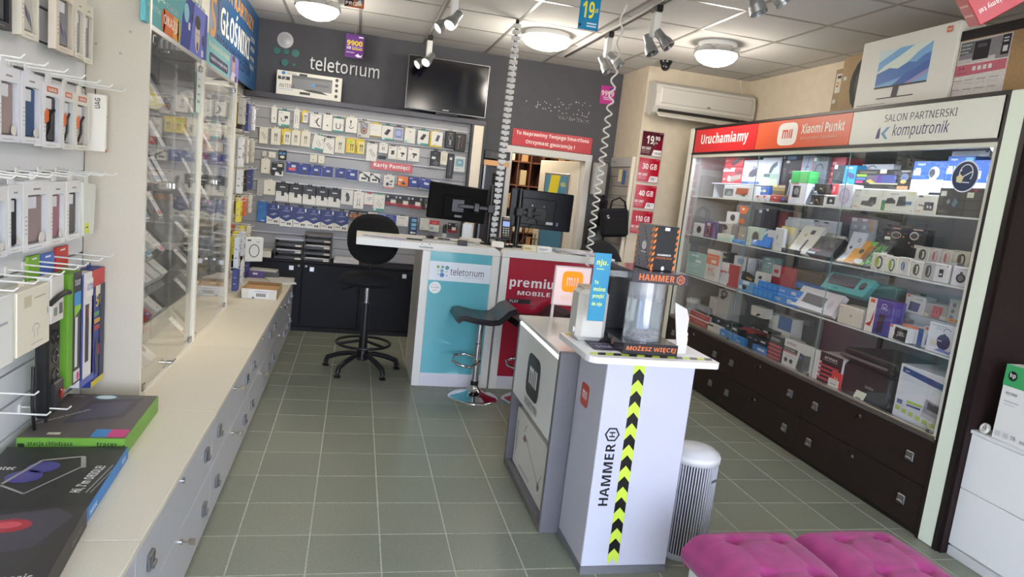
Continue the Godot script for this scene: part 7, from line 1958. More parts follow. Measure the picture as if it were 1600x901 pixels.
# printed faces that several packs share, in the language of print_on()
const MARKS := {
	"us": "r .35 .35 .5 .45 fff;p 2a2a2c .38 .42 .5 .36 .66 .24 .56 .18;r .15 .85 .6 .88 bbb",
	"te": "r 0 0 1 .13 4c968c;r .06 .03 .3 .12 cfe4de;r 0 .95 1 1 2f6f66;g .45 .45 .22 .16 .06 333 150 380;r .55 .5 .85 .66 333;r .08 .8 .4 .84 aaa",
	"tc": "r .3 .25 .36 .75 444;r .6 .3 .66 .7 555;r .15 .86 .7 .9 bbb;r .1 .06 .5 .08 bbb",
	"yl": "r 0 0 .3 1 dfc02a;r 0 .87 1 1 dfc02a;l .52 .16 .52 .55 .06 444;l .74 .16 .74 .55 .06 444;l .52 .5 .52 .66 .12 222;l .74 .5 .74 .66 .12 222;r .06 .1 .14 .6 5a4a10",
	"bl": "g .95 .45 .4 .35 .1 2b2a2c 120 260;l .42 .5 .62 .56 .06 2b2a2c;l .42 .38 .62 .44 .06 2b2a2c;r .1 .85 .5 .88 999",
	"lc": "r .42 .3 .56 .38 333;r .15 .85 .5 .88 bbb",
	"tu": "r 0 0 1 .13 4c968c;r 0 .95 1 1 2f6f66;g .5 .35 .22 .12 .07 333 180 360;l .32 .35 .32 .62 .07 333;l .68 .35 .68 .62 .07 333;o .88 .5 .04 .03 555",
	"hk": "g .5 .4 .2 .14 .06 2b2a2c 180 360;l .44 .62 .44 .8 .12 2b2a2c;l .45 .4 .44 .6 .06 2b2a2c;p e0c832 0 1 0 .86 .2 1",
	"sp": "r .08 .86 .5 .95 4a4a30;r .2 .5 .8 .9 8b8b8f;g .5 .4 .26 .2 .06 555;o .5 .4 .2 .15 b98a74;o .5 .4 .08 .06 333;r .1 .06 .3 .14 777;l .3 .9 .7 .55 .03 ddd",
	"yt": "r 0 .94 1 1 cfb22a;r 0 0 1 .06 cfb22a;r .12 .5 .7 .54 ccc;r .12 .4 .6 .43 ccc;o .2 .8 .05 .04 888",
	"tp": "r 0 0 1 .13 4c968c;r .06 .03 .3 .12 cfe4de;r 0 .95 1 1 2f6f66;p 35343a .2 .4 .5 .75 .78 .7 .5 .32;p 4c4b52 .2 .4 .5 .75 .52 .7 .26 .38;r .7 .2 .86 .22 9c9",
	"ph": "r 0 .92 1 1 555;r .1 .15 .9 .82 8794bd;o .5 .5 .3 .2 a9b3d6;r .3 .2 .7 .3 6c7aa8",
	"cw": "p e0c832 0 1 0 .88 .16 1;o .52 .75 .06 .04 444;r .15 .8 .4 .82 bbb;r 0 0 .5 .2 cfe0d6;r .05 .05 .3 .15 7fb5a8",
	"yp": "r 0 0 .14 1 d3b62a;p d3b62a 0 0 1 0 1 .08 .3 .12;p 4a4d60 .42 .4 .58 .8 .8 .76 .66 .36;r .3 .16 .6 .2 ccc",
	"bk": "r .3 .86 .7 .9 999;g .5 .6 .2 .2 .06 888;r .4 .2 .6 .5 9a9a9e;r .2 .08 .8 .14 555",
	"bb": "l .3 .1 .4 .9 .06 777;l .6 .2 .7 .85 .08 6a3a36;r .2 .8 .5 .86 888",
	"dl": "l .25 .65 .7 .25 .05 333;l .4 .7 .85 .32 .05 333;r .08 .9 .5 .93 aaa",
	"cy": "p e0c832 0 1 0 .84 .2 1;l .42 .2 .42 .55 .05 444;l .6 .2 .6 .55 .05 444;l .42 .52 .42 .68 .1 222;l .6 .52 .6 .68 .1 222;r .1 .08 .6 .1 bbb",
	"tl": "r 0 0 1 .16 4c968c;r .06 .03 .28 .15 cfe4de;l .4 .68 .74 .36 .03 333;l .25 .55 .66 .25 .03 7a5a50;o .78 .74 .04 .03 555",
	"yg": "r 0 0 .3 1 dfc02a;r 0 .87 1 1 dfc02a;l .52 .16 .52 .55 .06 444;l .74 .16 .74 .55 .06 444;l .52 .5 .52 .62 .12 222;l .74 .5 .74 .62 .12 222;o .5 .78 .18 .09 7ee04a",
	"sm": "l .4 .3 .4 .6 .08 333;l .58 .3 .58 .6 .08 333;r .15 .8 .6 .84 aaa",
	"sq": "p 3a393b .34 .35 .34 .66 .7 .7 .7 .4;r .12 .86 .4 .9 b44;r .1 .12 .5 .15 bbb",
	"ch": "r .1 .84 .36 .9 b33a3a;p 2f2e31 .32 .55 .45 .62 .75 .6 .8 .48 .6 .44 .58 .28 .46 .26 .5 .46;o .16 .5 .03 .02 888;o .16 .4 .03 .02 888;r .1 .1 .4 .13 aaa",
	"bp": "r .1 .5 .5 .65 ddd;p 55545a .2 .2 .5 .45 .9 .3 .7 .1;r 0 0 1 .06 cfcfcf;l .3 .85 .6 .92 .05 888",
	"bu": "l .2 .1 .3 .9 .12 3b4450;l .5 .1 .6 .9 .1 6a7280;l .75 .2 .8 .8 .1 2a3038;r .3 .75 .7 .85 ccc",
	"cb": "r .15 .35 .85 .85 7fa3ad;g .5 .62 .28 .18 .05 4a6a7a;o .5 .62 .16 .1 9cc0c8;r .15 .2 .5 .24 999",
	"bc": "r .1 .55 .45 .75 4f93c8;r .55 .55 .9 .75 4f93c8;o .5 .3 .3 .14 d9d2be;r .2 .88 .6 .92 777",
	"hx": "r .5 .7 .9 .92 cfcdb8;r .08 .45 .4 .58 d8d8d8;p e6e6e4 .3 0 1 0 1 .4 .88 .4 .88 .1 .7 .1 .6 .26 .36 .3;r .1 .93 .5 .97 777",
	"sr": "r 0 .82 1 1 27366f;r .45 .55 .8 .75 d3d3d6;r .22 .28 .8 .5 e8635c;r 0 0 1 .05 d6d9e2;r .1 .88 .35 .95 b9c3e2",
	"sd": "r 0 .82 1 1 27366f;r .4 .5 .72 .66 cfd3dc;r .1 .88 .3 .95 b9c3e2;p 3b3c46 .35 .14 .75 .14 .75 .34 .6 .4 .35 .34;r 0 0 1 .05 d6d9e2",
	"sb": "r .35 .45 .75 .66 ccd2dc;r .1 .82 .4 .9 b9c3e2;r 0 0 1 .05 d6d9e2;r .1 .15 .8 .35 33427e",
	"us2": "p 2c2c30 0 .95 .2 .95 1 .5 1 .1 .9 .05 .5 .6 0 .7;r .1 .6 .42 .8 d9d9d6;o .45 .3 .4 .2 e6e6e4;r .2 .22 .7 .42 3a3a3e;r .6 .85 .95 .95 dddddd",
	"ss": "r 0 0 1 .12 b33a3a;b .08 .02 .92 .1 e8d8d8 SanDisk;r .2 .75 .5 .85 999;p 2a2a2c .25 .22 .5 .22 .5 .45 .25 .45;r .5 .25 .85 .42 e9e9e9;r .55 .28 .8 .38 555;p 3b3b3f .55 .5 .8 .5 .85 .68 .65 .6;",
	"or": "r .1 .55 .45 .75 e9e2d8;o .55 .35 .16 .16 4a4038;r .4 .2 .75 .35 3b3a40;r .1 .2 .2 .4 f0b090",
	"tx": "r .15 .8 .7 .84 aaa;r .15 .6 .8 .63 bbb;r .15 .4 .6 .43 bbb;o .3 .2 .08 .06 999",
	"ab": "r .1 .3 .9 .5 dcdad2;r 0 0 1 .42 dcdad2;p dcdad2 0 .4 .4 .4 .4 .55 0 .55;p 232326 .42 .3 .66 .3 .66 .62 .42 .62;r .3 .76 .7 .82 cfcfd2;r .1 .62 .9 .64 444;r .08 .46 .32 .5 bbb",
	"ms": "p 45454a .42 .2 .66 .25 .72 .5 .6 .78 .42 .82 .36 .6 .46 .45;r .1 .86 .5 .9 bbb;r .1 .08 .4 .1 bbb",
	"wl": "l .4 .2 .4 .6 .04 333;l .62 .2 .62 .62 .04 333;g .5 .16 .2 .1 .04 333 0 180;r .2 .85 .7 .9 c9a0a0",
	"rw": "r 0 0 1 .07 b04a4a;r .3 .95 .8 1 b04a4a;l .3 .6 .8 .7 .05 333;l .4 .5 .85 .56 .05 555;r .3 .36 .7 .4 caa",
	"hp": "r 0 0 1 .36 8c2630;r 0 .7 1 1 26262a;o .16 .84 .09 .09 c9ccd2;r .76 .74 .94 .94 8fa0b0;r .4 .25 .84 .6 cfcac2;r .5 .1 .9 .18 b03a44;r .46 .32 .78 .5 e2ded6",
	"gb": "r .1 .7 .5 .8 3a78b8;p 2f74b0 0 .3 1 .6 1 .3 0 0;r .4 .05 .8 .1 cde",
	"nv": "r 0 .38 1 1 26336e;p 26336e 0 .4 .5 .24 1 .4;o .48 .86 .1 .06 8c96c4;o .48 .86 .06 .035 26336e;b .26 .72 .74 .76 c3cae2 SAVIO;p 8d93ad .22 .46 .6 .56 .8 .52 .5 .42;r .82 .78 .92 .95 e3e3e3;r .1 .17 .46 .2 4a4a4e;r .58 .1 .7 .2 4a4a4e;r .74 .1 .86 .2 4a4a4e",
	"ob": "r 0 .6 1 1 1c1c1f;r .1 .1 .9 .5 b5764c;b .15 .66 .85 .8 d8d8d8 GO;r .4 .2 .6 .4 4a3426",
	"rr": "p b8433a .05 .4 .2 .55 .35 .4 .5 .55 .65 .4 .8 .55 .95 .4 .8 .28 .65 .4 .5 .28 .35 .4 .2 .28;r .2 .75 .7 .82 aaa;r .1 .12 .7 .16 bbb",
	"cs": "r .3 .75 .9 .92 6fa8cc;r .3 .5 .9 .66 7fb4d2;r .3 .3 .9 .44 6fa8cc;o .4 .12 .2 .06 e6e6e6;o .75 .12 .15 .05 e6e6e6",
	"cn": "r 0 .62 1 1 c03a44;t .3 .74 .75 .84 f0d8d8 Canon;o .28 .3 .16 .12 4a5a78;o .28 .3 .08 .06 c8d0dc;r .5 .2 .9 .28 c6d2b0",
	"rb": "r 0 0 .34 1 d8404a;p 3a3540 .34 .3 .5 .1 1 .7 1 1 .75 1;p 77707a .4 .5 .8 1 .95 1 .5 .45;r .04 .6 .22 .66 f0d0d0;r .04 .5 .18 .54 f0d0d0",
	"rb2": "r 0 .72 .6 .86 e3e0e2;r .06 .84 .26 .94 8fb0b8;r .4 .86 .62 .97 eee;p 9c8f86 .3 .12 .45 .05 .95 .3 .95 .55 .5 .45;p d8e4e8 .28 .15 .45 .1 .45 .4 .3 .5;p 6a4a50 .5 .5 .95 .9 .95 .6;r .05 .2 .2 .3 f0d0d0",
	"wc": "r 0 0 1 .1 3a5a9c;t .4 .02 .9 .08 d8e0ee MEETING;p 4c5460 .35 .3 .4 .5 .55 .62 .7 .72 .8 .62 .78 .35 .6 .28;o .62 .68 .1 .08 8b94a0;r .05 .86 .5 .88 bcc;r .06 .3 .2 .36 d88",
	"wg": "r 0 0 1 .4 a8c0ae;r 0 0 1 .22 c9d8b8;p 4c5a60 .45 .42 .5 .62 .62 .75 .86 .85 .88 .7 .7 .6 .6 .42;r .2 .28 .55 .4 5a6a68",
	"dk": "r .1 .2 .25 .75 4c464a;r .32 .15 .46 .7 4c464a;r .42 .88 .55 .98 d8d8d8;r .6 .5 .8 .6 5a3034",
	"gc": "r 0 0 .05 1 b03a44;g .5 .4 .2 .25 .05 333 60 240;l .45 .5 .55 1 .04 444;p 35373c .3 .1 .5 .2 .75 .2 .8 .35 .5 .4 .35 .3;r .2 .04 .8 .08 667",
	"hs": "r 0 0 .06 1 b03a44;r .4 .85 1 .97 1d2420;g .5 .5 .3 .28 .07 2b2a30;o .3 .4 .12 .14 4a4f58;o .72 .44 .14 .16 565c66;r .1 .03 .6 .09 ddd;r .06 .86 .25 .98 c8d0c8;o .5 .16 .1 .06 4a7a4a",
	"rd": "r .4 .75 .6 .85 c98a8e;r .35 .58 .62 .68 b87076;r .4 .4 .65 .5 c98a8e;r .38 .2 .6 .3 b87076",
	"d2": "r .1 .82 .4 1 c6ccd0;p 4c5056 .3 .3 .6 .4 .7 .65 .5 .7 .3 .5;r .1 .1 .8 .16 889",
	"cbx": "p 4b4f88 .3 .55 .4 .7 .9 .6 .95 .42 .6 .4;r .2 .85 .7 .92 d8ecf6;o .4 .15 .14 .08 d8ecf6",
	"rgb": "r .08 .8 .4 .9 6a6250;r .02 .62 .22 .75 8fc23a;r .02 .45 .2 .58 3f78b8;r .02 .28 .16 .41 c9357c;r .22 .3 .5 .7 6a5c74;p c9b24a .22 .4 .3 .5 .4 .3 .3 .26;r .42 .32 .5 .72 5a3488;r .5 .26 .76 .72 45508c;r .3 .24 .8 .3 cfc4a0;o .9 .6 .07 .2 5a6a86;o .89 .4 .05 .1 c9a05a;r .8 .02 .98 .18 d98a5a;r .46 .8 .58 1 ddd6bc;b .84 .88 .98 .96 d8d8d8 tracer",
	"tap": "r 0 .38 1 1 2a5cb0;b .12 .84 .36 .94 dbe8f8 tapo;r 0 0 1 .38 d3d8da;r .03 .52 .26 .7 cfd8dc;r .08 .72 .24 .77 d9d890;o .68 .6 .16 .22 e3e6ea;o .62 .6 .09 .15 3a3f48;p dfe2e6 .5 .15 .8 .15 .76 .42 .56 .42",
	"tap2": "r 0 .3 1 1 2a5cb0;b .12 .86 .36 .94 dbe8f8 tapo;r .66 .84 .94 .96 6fb0cc;r 0 0 1 .3 d3d8da;r .03 .5 .26 .66 cfd8dc;r .08 .67 .24 .72 d9d890;o .8 .5 .15 .2 e3e6ea;p dfe2e6 .32 .22 .72 .2 .78 .56 .36 .54;p 3b3d42 .3 .22 .5 .2 .52 .5 .33 .52;l .34 .55 .32 .72 .05 dfe2e6",
	"tap3": "r 0 .3 1 1 2a5cb0;r 0 0 1 .3 d3d8da;r .1 .42 .4 .6 cfd8dc;r .2 .62 .4 .66 d9d890;o .95 .45 .25 .3 e3e6ea;o .92 .35 .16 .22 454a52",
	"wp": "r .04 .2 .32 .72 5a6a74;p 8fa8b0 .08 .26 .2 .6 .3 .26;p b0502f .4 .35 .78 .35 .8 .8 .42 .8;p 5a5450 .55 .3 .7 .2 .75 .4",
	"rs": "p d03a44 .1 .9 .6 .9 .3 .4;l .3 .3 .8 .1 .06 999",
	"rr2": "p e8d8d8 .4 .6 .55 .75 .7 .5;r .1 .1 .5 .2 d88",
	"am": "r 0 .5 1 1 9c8a5a;r 0 .8 .3 1 d9d48a;r .4 .82 .9 .9 c8ccd4;p 6a5c3a .2 .2 .8 .3 .7 .5",
	"gw": "r .2 .3 .65 .86 2f2c33;o .42 .6 .14 .18 8b8f98;r .1 .93 .5 .98 b66",
	"pc": "p 4a5260 .1 .1 .9 .1 .9 .9 .3 .9;p 2f343c .3 .4 .55 .5 .7 .75 .8 .6;r .1 .15 .4 .35 d8dce0;r .4 .8 .8 .88 8f9aa8",
	"go": "o .2 .3 .03 .03 b9a04a;o .5 .5 .1 .08 b9a878;o .7 .2 .03 .03 b9a04a;o .4 .8 .03 .03 b9a04a;o .8 .7 .03 .03 b9a04a;r .05 .1 .25 .25 d8d4c8;o .6 .35 .06 .05 8c7a4a",
	"rw2": "r 0 0 1 1 cf3a48;b .3 .2 .6 .8 f2dede JR",
	"bs": "r .28 .2 .9 .85 26272c;o .6 .5 .12 .14 d8d8d8;r .08 .8 .2 .95 777060",
	"hd": "g .5 .5 .36 .36 .1 b9a8c8;o .5 .5 .24 .26 cfc2dc;r .1 .9 .3 .94 999",
	"dc": "p 3c3d42 .3 .2 .34 .4 .55 .42 .6 .6 .82 .62 .82 .3 .7 .14;o .72 .3 .07 .1 6a6c74;r .06 .6 .2 .66 bbb;p c9a09a .04 .1 .2 .06 .2 .14 .04 .16;r .06 .88 .26 .92 888",
	"dc2": "r 0 0 .14 1 e0ddcf;r 0 0 .12 .5 3f8c6c;p 3c3d42 .1 .35 .16 .6 .3 .65 .42 .5 .42 .36;p 36373c .46 .25 .5 .7 .7 .74 .74 .3;r .72 .35 .9 .5 5f7c9c;r .25 .8 .5 .84 a99;r .74 .8 .95 .95 d8d4a8;r .9 .05 .96 .1 c98",
	"dc3": "r .1 .85 .3 .95 556;r .42 .18 .86 .62 3b3d43;o .6 .38 .05 .08 cfd3da;o .74 .36 .05 .08 cfd3da;l .15 .45 .42 .4 .06 8c7a7c;r .06 .1 .3 .15 c98",
	"bw": "r .08 .7 .3 .88 d6d6c8;p 8c8f90 .34 .5 .44 .62 .5 .5 .42 .4;p 5f7384 .56 .4 .66 .65 .8 .5 .7 .3;o .76 .9 .06 .05 b03a40;r .1 .12 .3 .15 777",
	"bw2": "r .08 .66 .34 .84 d6d6b8;o .38 .9 .07 .06 b03a40;r .12 .9 .26 .98 5a3034",
	"mo": "g .56 .5 .22 .3 .06 777;o .56 .5 .17 .25 3f3d42;r .06 .2 .2 .24 aaa",
	"pu": "r .2 .12 .8 .8 4a2f38;o .6 .45 .22 .3 7a3c4c;r .25 .7 .6 .9 d8c8d0;r .1 .08 .7 .14 c77a7a;g .4 .4 .2 .25 .05 b9909a",
	"bd": "g .55 .5 .22 .34 .1 3b3a3e;o .42 .5 .12 .3 c98c92;r .06 .9 .4 .93 999;r .06 .08 .3 .1 aaa",
	"cyl": "r .1 .3 .9 .4 b9b2a4;r .1 .2 .7 .25 b9b2a4",
	"tox": "r .66 0 1 1 2a2a26;b .72 .1 .94 .9 e0a02a X;o .3 .75 .24 .14 e0a23a;r .1 .1 .5 .4 e8e8e4",
	"toy": "p e3a02f 0 0 .7 .2 .7 1 .1 1;o .5 .55 .12 .1 4a4640;r .5 .1 .9 .24 e9e9e4",
	"tog": "b .5 .08 .95 .9 4fc02f OX;r .1 .85 .4 1 6fd04a;r .05 .05 .35 .2 e6e8e4;r .4 .02 .5 .14 6fd04a",
	"mw": "p 4a4a52 .4 .3 .5 .6 .7 .7 .75 .4 .6 .25;r .2 .85 .6 .88 bbb",
	"wa": "g .5 .55 .2 .16 .03 b9a08a;o .5 .55 .14 .11 4a4544;o .18 .55 .04 .03 d98a5a;o .8 .5 .04 .03 d98a5a;r .35 .82 .65 .88 b58a74;r .06 .3 .3 .44 d8d8c4;r .3 .12 .6 .3 4a4a4c",
	"wa2": "g .4 .6 .24 .2 .05 cfc8b8;o .4 .6 .16 .13 4a4a44;o .2 .25 .05 .04 e0a07a;o .4 .1 .04 .03 e0a07a;r .5 .05 .9 .2 d8d4c0;r .3 .88 .8 .93 c9a894",
	"bg": "g .55 .5 .22 .34 .1 35373a;o .4 .5 .13 .3 5a5544;r .06 .9 .4 .93 999;r .06 .08 .3 .1 aaa",
	"bp2": "g .58 .5 .2 .34 .08 cdb2ae;o .4 .5 .12 .28 c4737c;r .06 .9 .4 .93 999;r .06 .08 .3 .1 aaa",
	"ws": "r .35 .3 .65 .72 36373b;r .38 .4 .58 .5 d8dce0;r .1 .88 .5 .91 bbb;o .88 .9 .05 .04 d8694a",
	"by": "g .56 .48 .24 .38 .1 45474c;o .4 .5 .14 .3 a9b53a;o .9 .88 .04 .05 d8694a;r .1 .08 .6 .11 bbb",
	"bb2": "o .45 .5 .16 .26 4f6a8c;g .6 .5 .2 .3 .06 c9c8cc;r .1 .08 .6 .11 bbb;o .88 .88 .04 .05 d8694a",
	"wt": "o .5 .42 .26 .24 3a393d;o .5 .42 .16 .15 77757c;r .42 .62 .58 .74 55535a;r .2 .85 .8 .88 bbb",
	"tz": "r .2 .85 .6 .92 e6f2f2;r .25 .5 .7 .53 d0e4e6;r .25 .4 .6 .43 d0e4e6;r .45 .62 .75 .7 eef6f6;r .2 .2 .7 .22 d0e4e6",
	"ac": "r 0 .52 1 .86 dd7a5c;r 0 .86 1 1 e0ddda;r .4 .58 .8 .68 ece4e0;b .2 .3 .7 .42 c9564a AC;b .2 .18 .8 .28 aaa 1200;r .1 .75 .8 .78 e8b9a8",
	"nb": "r .5 .8 .8 1 d0d4d8;r 0 0 1 .5 43506c;o .5 .3 .3 .2 cfd0a0",
	"rw3": "r 0 0 .55 .62 d8dadc;r 0 .75 .7 1 e6e0e0;r .55 0 1 1 b3313c;r .05 .5 .5 .62 c94a52;b .1 .3 .4 .42 99a LTE;r .3 .1 .6 .55 cdd2d8",
	"wv": "o .5 .85 .25 .1 7f9fc0;r .2 .1 .9 .3 c9ccd0;r .9 0 1 1 222",
	"ant": "r .5 .2 .56 .6 2b2b2f;r .72 .25 .78 .75 2b2b2f;r .1 .82 .5 .86 889",
	"cam2": "o .4 .4 .16 .2 2b2c30;r .3 .7 .7 1 e3e6e8;r .08 .2 .3 .5 d8e4ec",
	"row2": "b .08 .3 .2 .65 cfe2f6 tp;b .7 .3 .85 .65 cfe2f6 link",
	"row": "r .03 .2 .12 .8 4f9ae0;r .15 .2 .24 .8 4f9ae0;r .27 .2 .36 .8 4f9ae0;r .39 .2 .48 .8 4f9ae0;b .55 .3 .68 .65 cfe2f6 router;r .82 .25 .92 .7 d0d8de",
	"kb": "p 5a5864 .2 .28 .72 .22 .72 .68 .2 .72;r .22 .42 .7 .435 77757f;r .22 .52 .7 .535 77757f;r .22 .62 .7 .635 77757f;r .22 .34 .7 .355 77757f;o .85 .45 .05 .2 c9cbce;r .75 .08 .85 .12 bbb;r .3 .86 .6 .88 bbb",
	"kt": "p 4a4452 .06 .3 .72 .3 .72 .92 .06 .92;r .08 .42 .7 .44 6a6672;r .08 .54 .7 .56 6a6672;r .08 .66 .7 .68 6a6672;r .08 .78 .7 .8 6a6672;o .86 .55 .07 .22 46414e;r .3 .1 .4 .16 2f8a86",
	"bei": "g .55 .5 .1 .1 .02 cfc8b8;o .55 .52 .04 .03 55504a;o .1 .88 .05 .04 c9b08a;r .06 .7 .14 .72 bba",
	"jb": "r 0 0 .34 1 e8e4da;p c4342c .0 .2 .2 .3 .3 .7 .3 .4 .22 .16;r .08 .86 .26 .96 e0683a;g .66 .84 .1 .06 .02 dfe0f0;p 2a2840 .48 .06 .72 .06 .76 .58 .52 .6;b .55 .72 .8 .78 d8d8ee Flip",
	"rg": "o .3 .75 .3 .2 6a3a40;o .8 .8 .2 .15 8a4a4c;r .3 .48 .8 .56 c9b8b8;o .2 .25 .2 .15 a05a54;p 5a6080 .3 .1 .9 .1 .8 .35 .4 .35",
	"jbl": "r 0 0 .28 1 e3e2de;r .02 .8 .16 .98 e0683a;p 26252b .26 .08 .95 .02 .97 .85 .3 .9;b .42 .3 .84 .65 d8d4cc JBL;r .06 .3 .3 .6 e8e8e6",
	"wb": "r 0 .86 .75 1 e2693a;r .75 0 1 1 3a62a8;o .42 .45 .12 .2 4a6fc0;r 0 0 .2 .3 e8e8ea",
	"go2": "r .1 .82 .3 .94 e0683a;p 5a7fd0 .22 .15 .75 .1 .85 .6 .3 .66;r .5 .75 .9 .79 aab",
	"ipx": "t .24 .78 .5 .88 9a9aa8 IPX7;o .55 .42 .22 .26 3f3462;p 4a3c72 .4 .55 .55 .72 .7 .55;r .36 .42 .5 .46 c9c4d8;g .62 .78 .12 .12 .02 6a78b0 20 200;p 7a88c8 .3 .1 .5 .2 .8 .14 .9 .3 .8 .06;r .14 .24 .36 .42 d8d8cc;r .1 .92 .6 .94 99a",
	"jb2": "r .06 .86 .22 .96 d8623a;p 45477c .2 .14 .72 .12 .8 .6 .26 .64;r .5 .78 .9 .82 99a",
	"rsp": "p b8434c .3 .1 .75 .1 .8 .85 .35 .85;r .36 .2 .4 .75 d88;r .48 .2 .52 .75 d88;r .6 .2 .64 .75 d88;r 0 .05 .2 .25 d9d5b0;r .72 .05 1 .3 cdc9bc",
	"g3": "o .35 .75 .12 .09 6a6c70;o .32 .5 .12 .09 6a6c70;o .3 .25 .12 .09 6a6c70;r .75 .2 1 .8 3b3a48",
	"rst": "r 0 0 .1 1 d0ccc8;r .1 .05 1 .95 b3434c;r .4 .45 .8 .55 d88a8e",
	"spk": "g .5 .6 .3 .36 .08 222;o .5 .6 .2 .24 55585c;g .5 .6 .12 .14 .03 cfd2d4;o .4 .2 .2 .14 222",
	"hb": "g .5 .5 .3 .36 .1 27476e;o .5 .5 .18 .22 1a222e;r .7 .75 .85 .9 b9bcbe;r .2 .1 .5 .14 3b5a80",
	"ups": "r .16 .2 .28 .4 cfcfcf;r .4 .15 .52 .34 cfcfcf;r .7 .2 .9 .7 dcdcda;o .1 .3 .03 .06 bbb",
	"wt2": "r .1 .7 .3 .8 bbb;p 333 .4 .1 .6 .4 .8 .3 .6 .1",
	"wbx": "r .42 0 1 1 3a6098;o .18 .9 .12 .06 3f6fa8;r .5 .8 .9 .83 5a80b8;r .5 .6 .9 .63 5a80b8;r .5 .4 .9 .43 5a80b8;r .5 .2 .9 .23 5a80b8",
	"arS": "r 0 .75 1 1 1c1b1d;b .15 .84 .8 .93 d8d4d0 armac;r .1 .79 .7 .82 888;r 0 0 1 .75 1c1b1d;r 0 .58 1 .68 b8434c;r 0 .42 1 .52 b8434c;r 0 .26 1 .36 b8434c;r 0 .1 1 .2 b8434c",
	"arW": "b .08 .82 .36 .91 8c8782 armac;r 0 .58 .42 .72 27262a;b .04 .61 .36 .68 d8d4d0 OFFICE SERIES;r 0 .53 .42 .57 c04a50;o .12 .27 .05 .08 3a393c;o .28 .27 .05 .08 3a393c;p 3a3a3e .44 .12 .6 .04 .62 .66 .5 .7;p 5a5a5e .6 .04 .8 .2 .8 .7 .62 .66;r .48 .5 .57 .58 5a6a9a;r .08 .42 .4 .44 aaa",
	"arB": "r 0 .7 1 1 1c1b1d;r 0 0 1 .2 1c1b1d;r .1 0 1 1 1c1b1d;b .2 .82 .78 .9 d8d4d0 armac;r .15 .77 .8 .79 999;r 0 .56 .9 .63 b8434c;r 0 .42 .9 .49 b8434c;r 0 .28 .9 .35 b8434c;r 0 .14 .9 .21 b8434c",
	"prn": "p 2c3c80 .05 .86 1 .74 1 .86 .05 .96;r .1 .88 .18 .9 c9cfe8;r .05 .78 .9 .785 c4c8d4;r .05 .74 .9 .745 c4c8d4;p 9a96a2 .52 .22 1 .16 1 .48 .56 .54;p 3f3d44 .6 .38 .96 .34 1 .46 .6 .5;p c0bcc6 .52 .22 1 .16 1 .24 .52 .3;p a8c83a .24 .34 .52 .36 .52 .4 .24 .39;p 3c4c90 .24 .29 .5 .3 .5 .34 .24 .32;r .06 .28 .16 .36 5a6aa0;r .05 .16 .13 .24 b5c85a;r .18 .14 .26 .22 b5c85a;r .31 .13 .39 .21 b5c85a;r .44 .11 .52 .19 b5c85a;r .57 .1 .65 .18 b5c85a;r .7 .09 .78 .17 b5c85a;r .84 .07 .93 .15 b5c85a;r .8 .24 .88 .26 555",
}

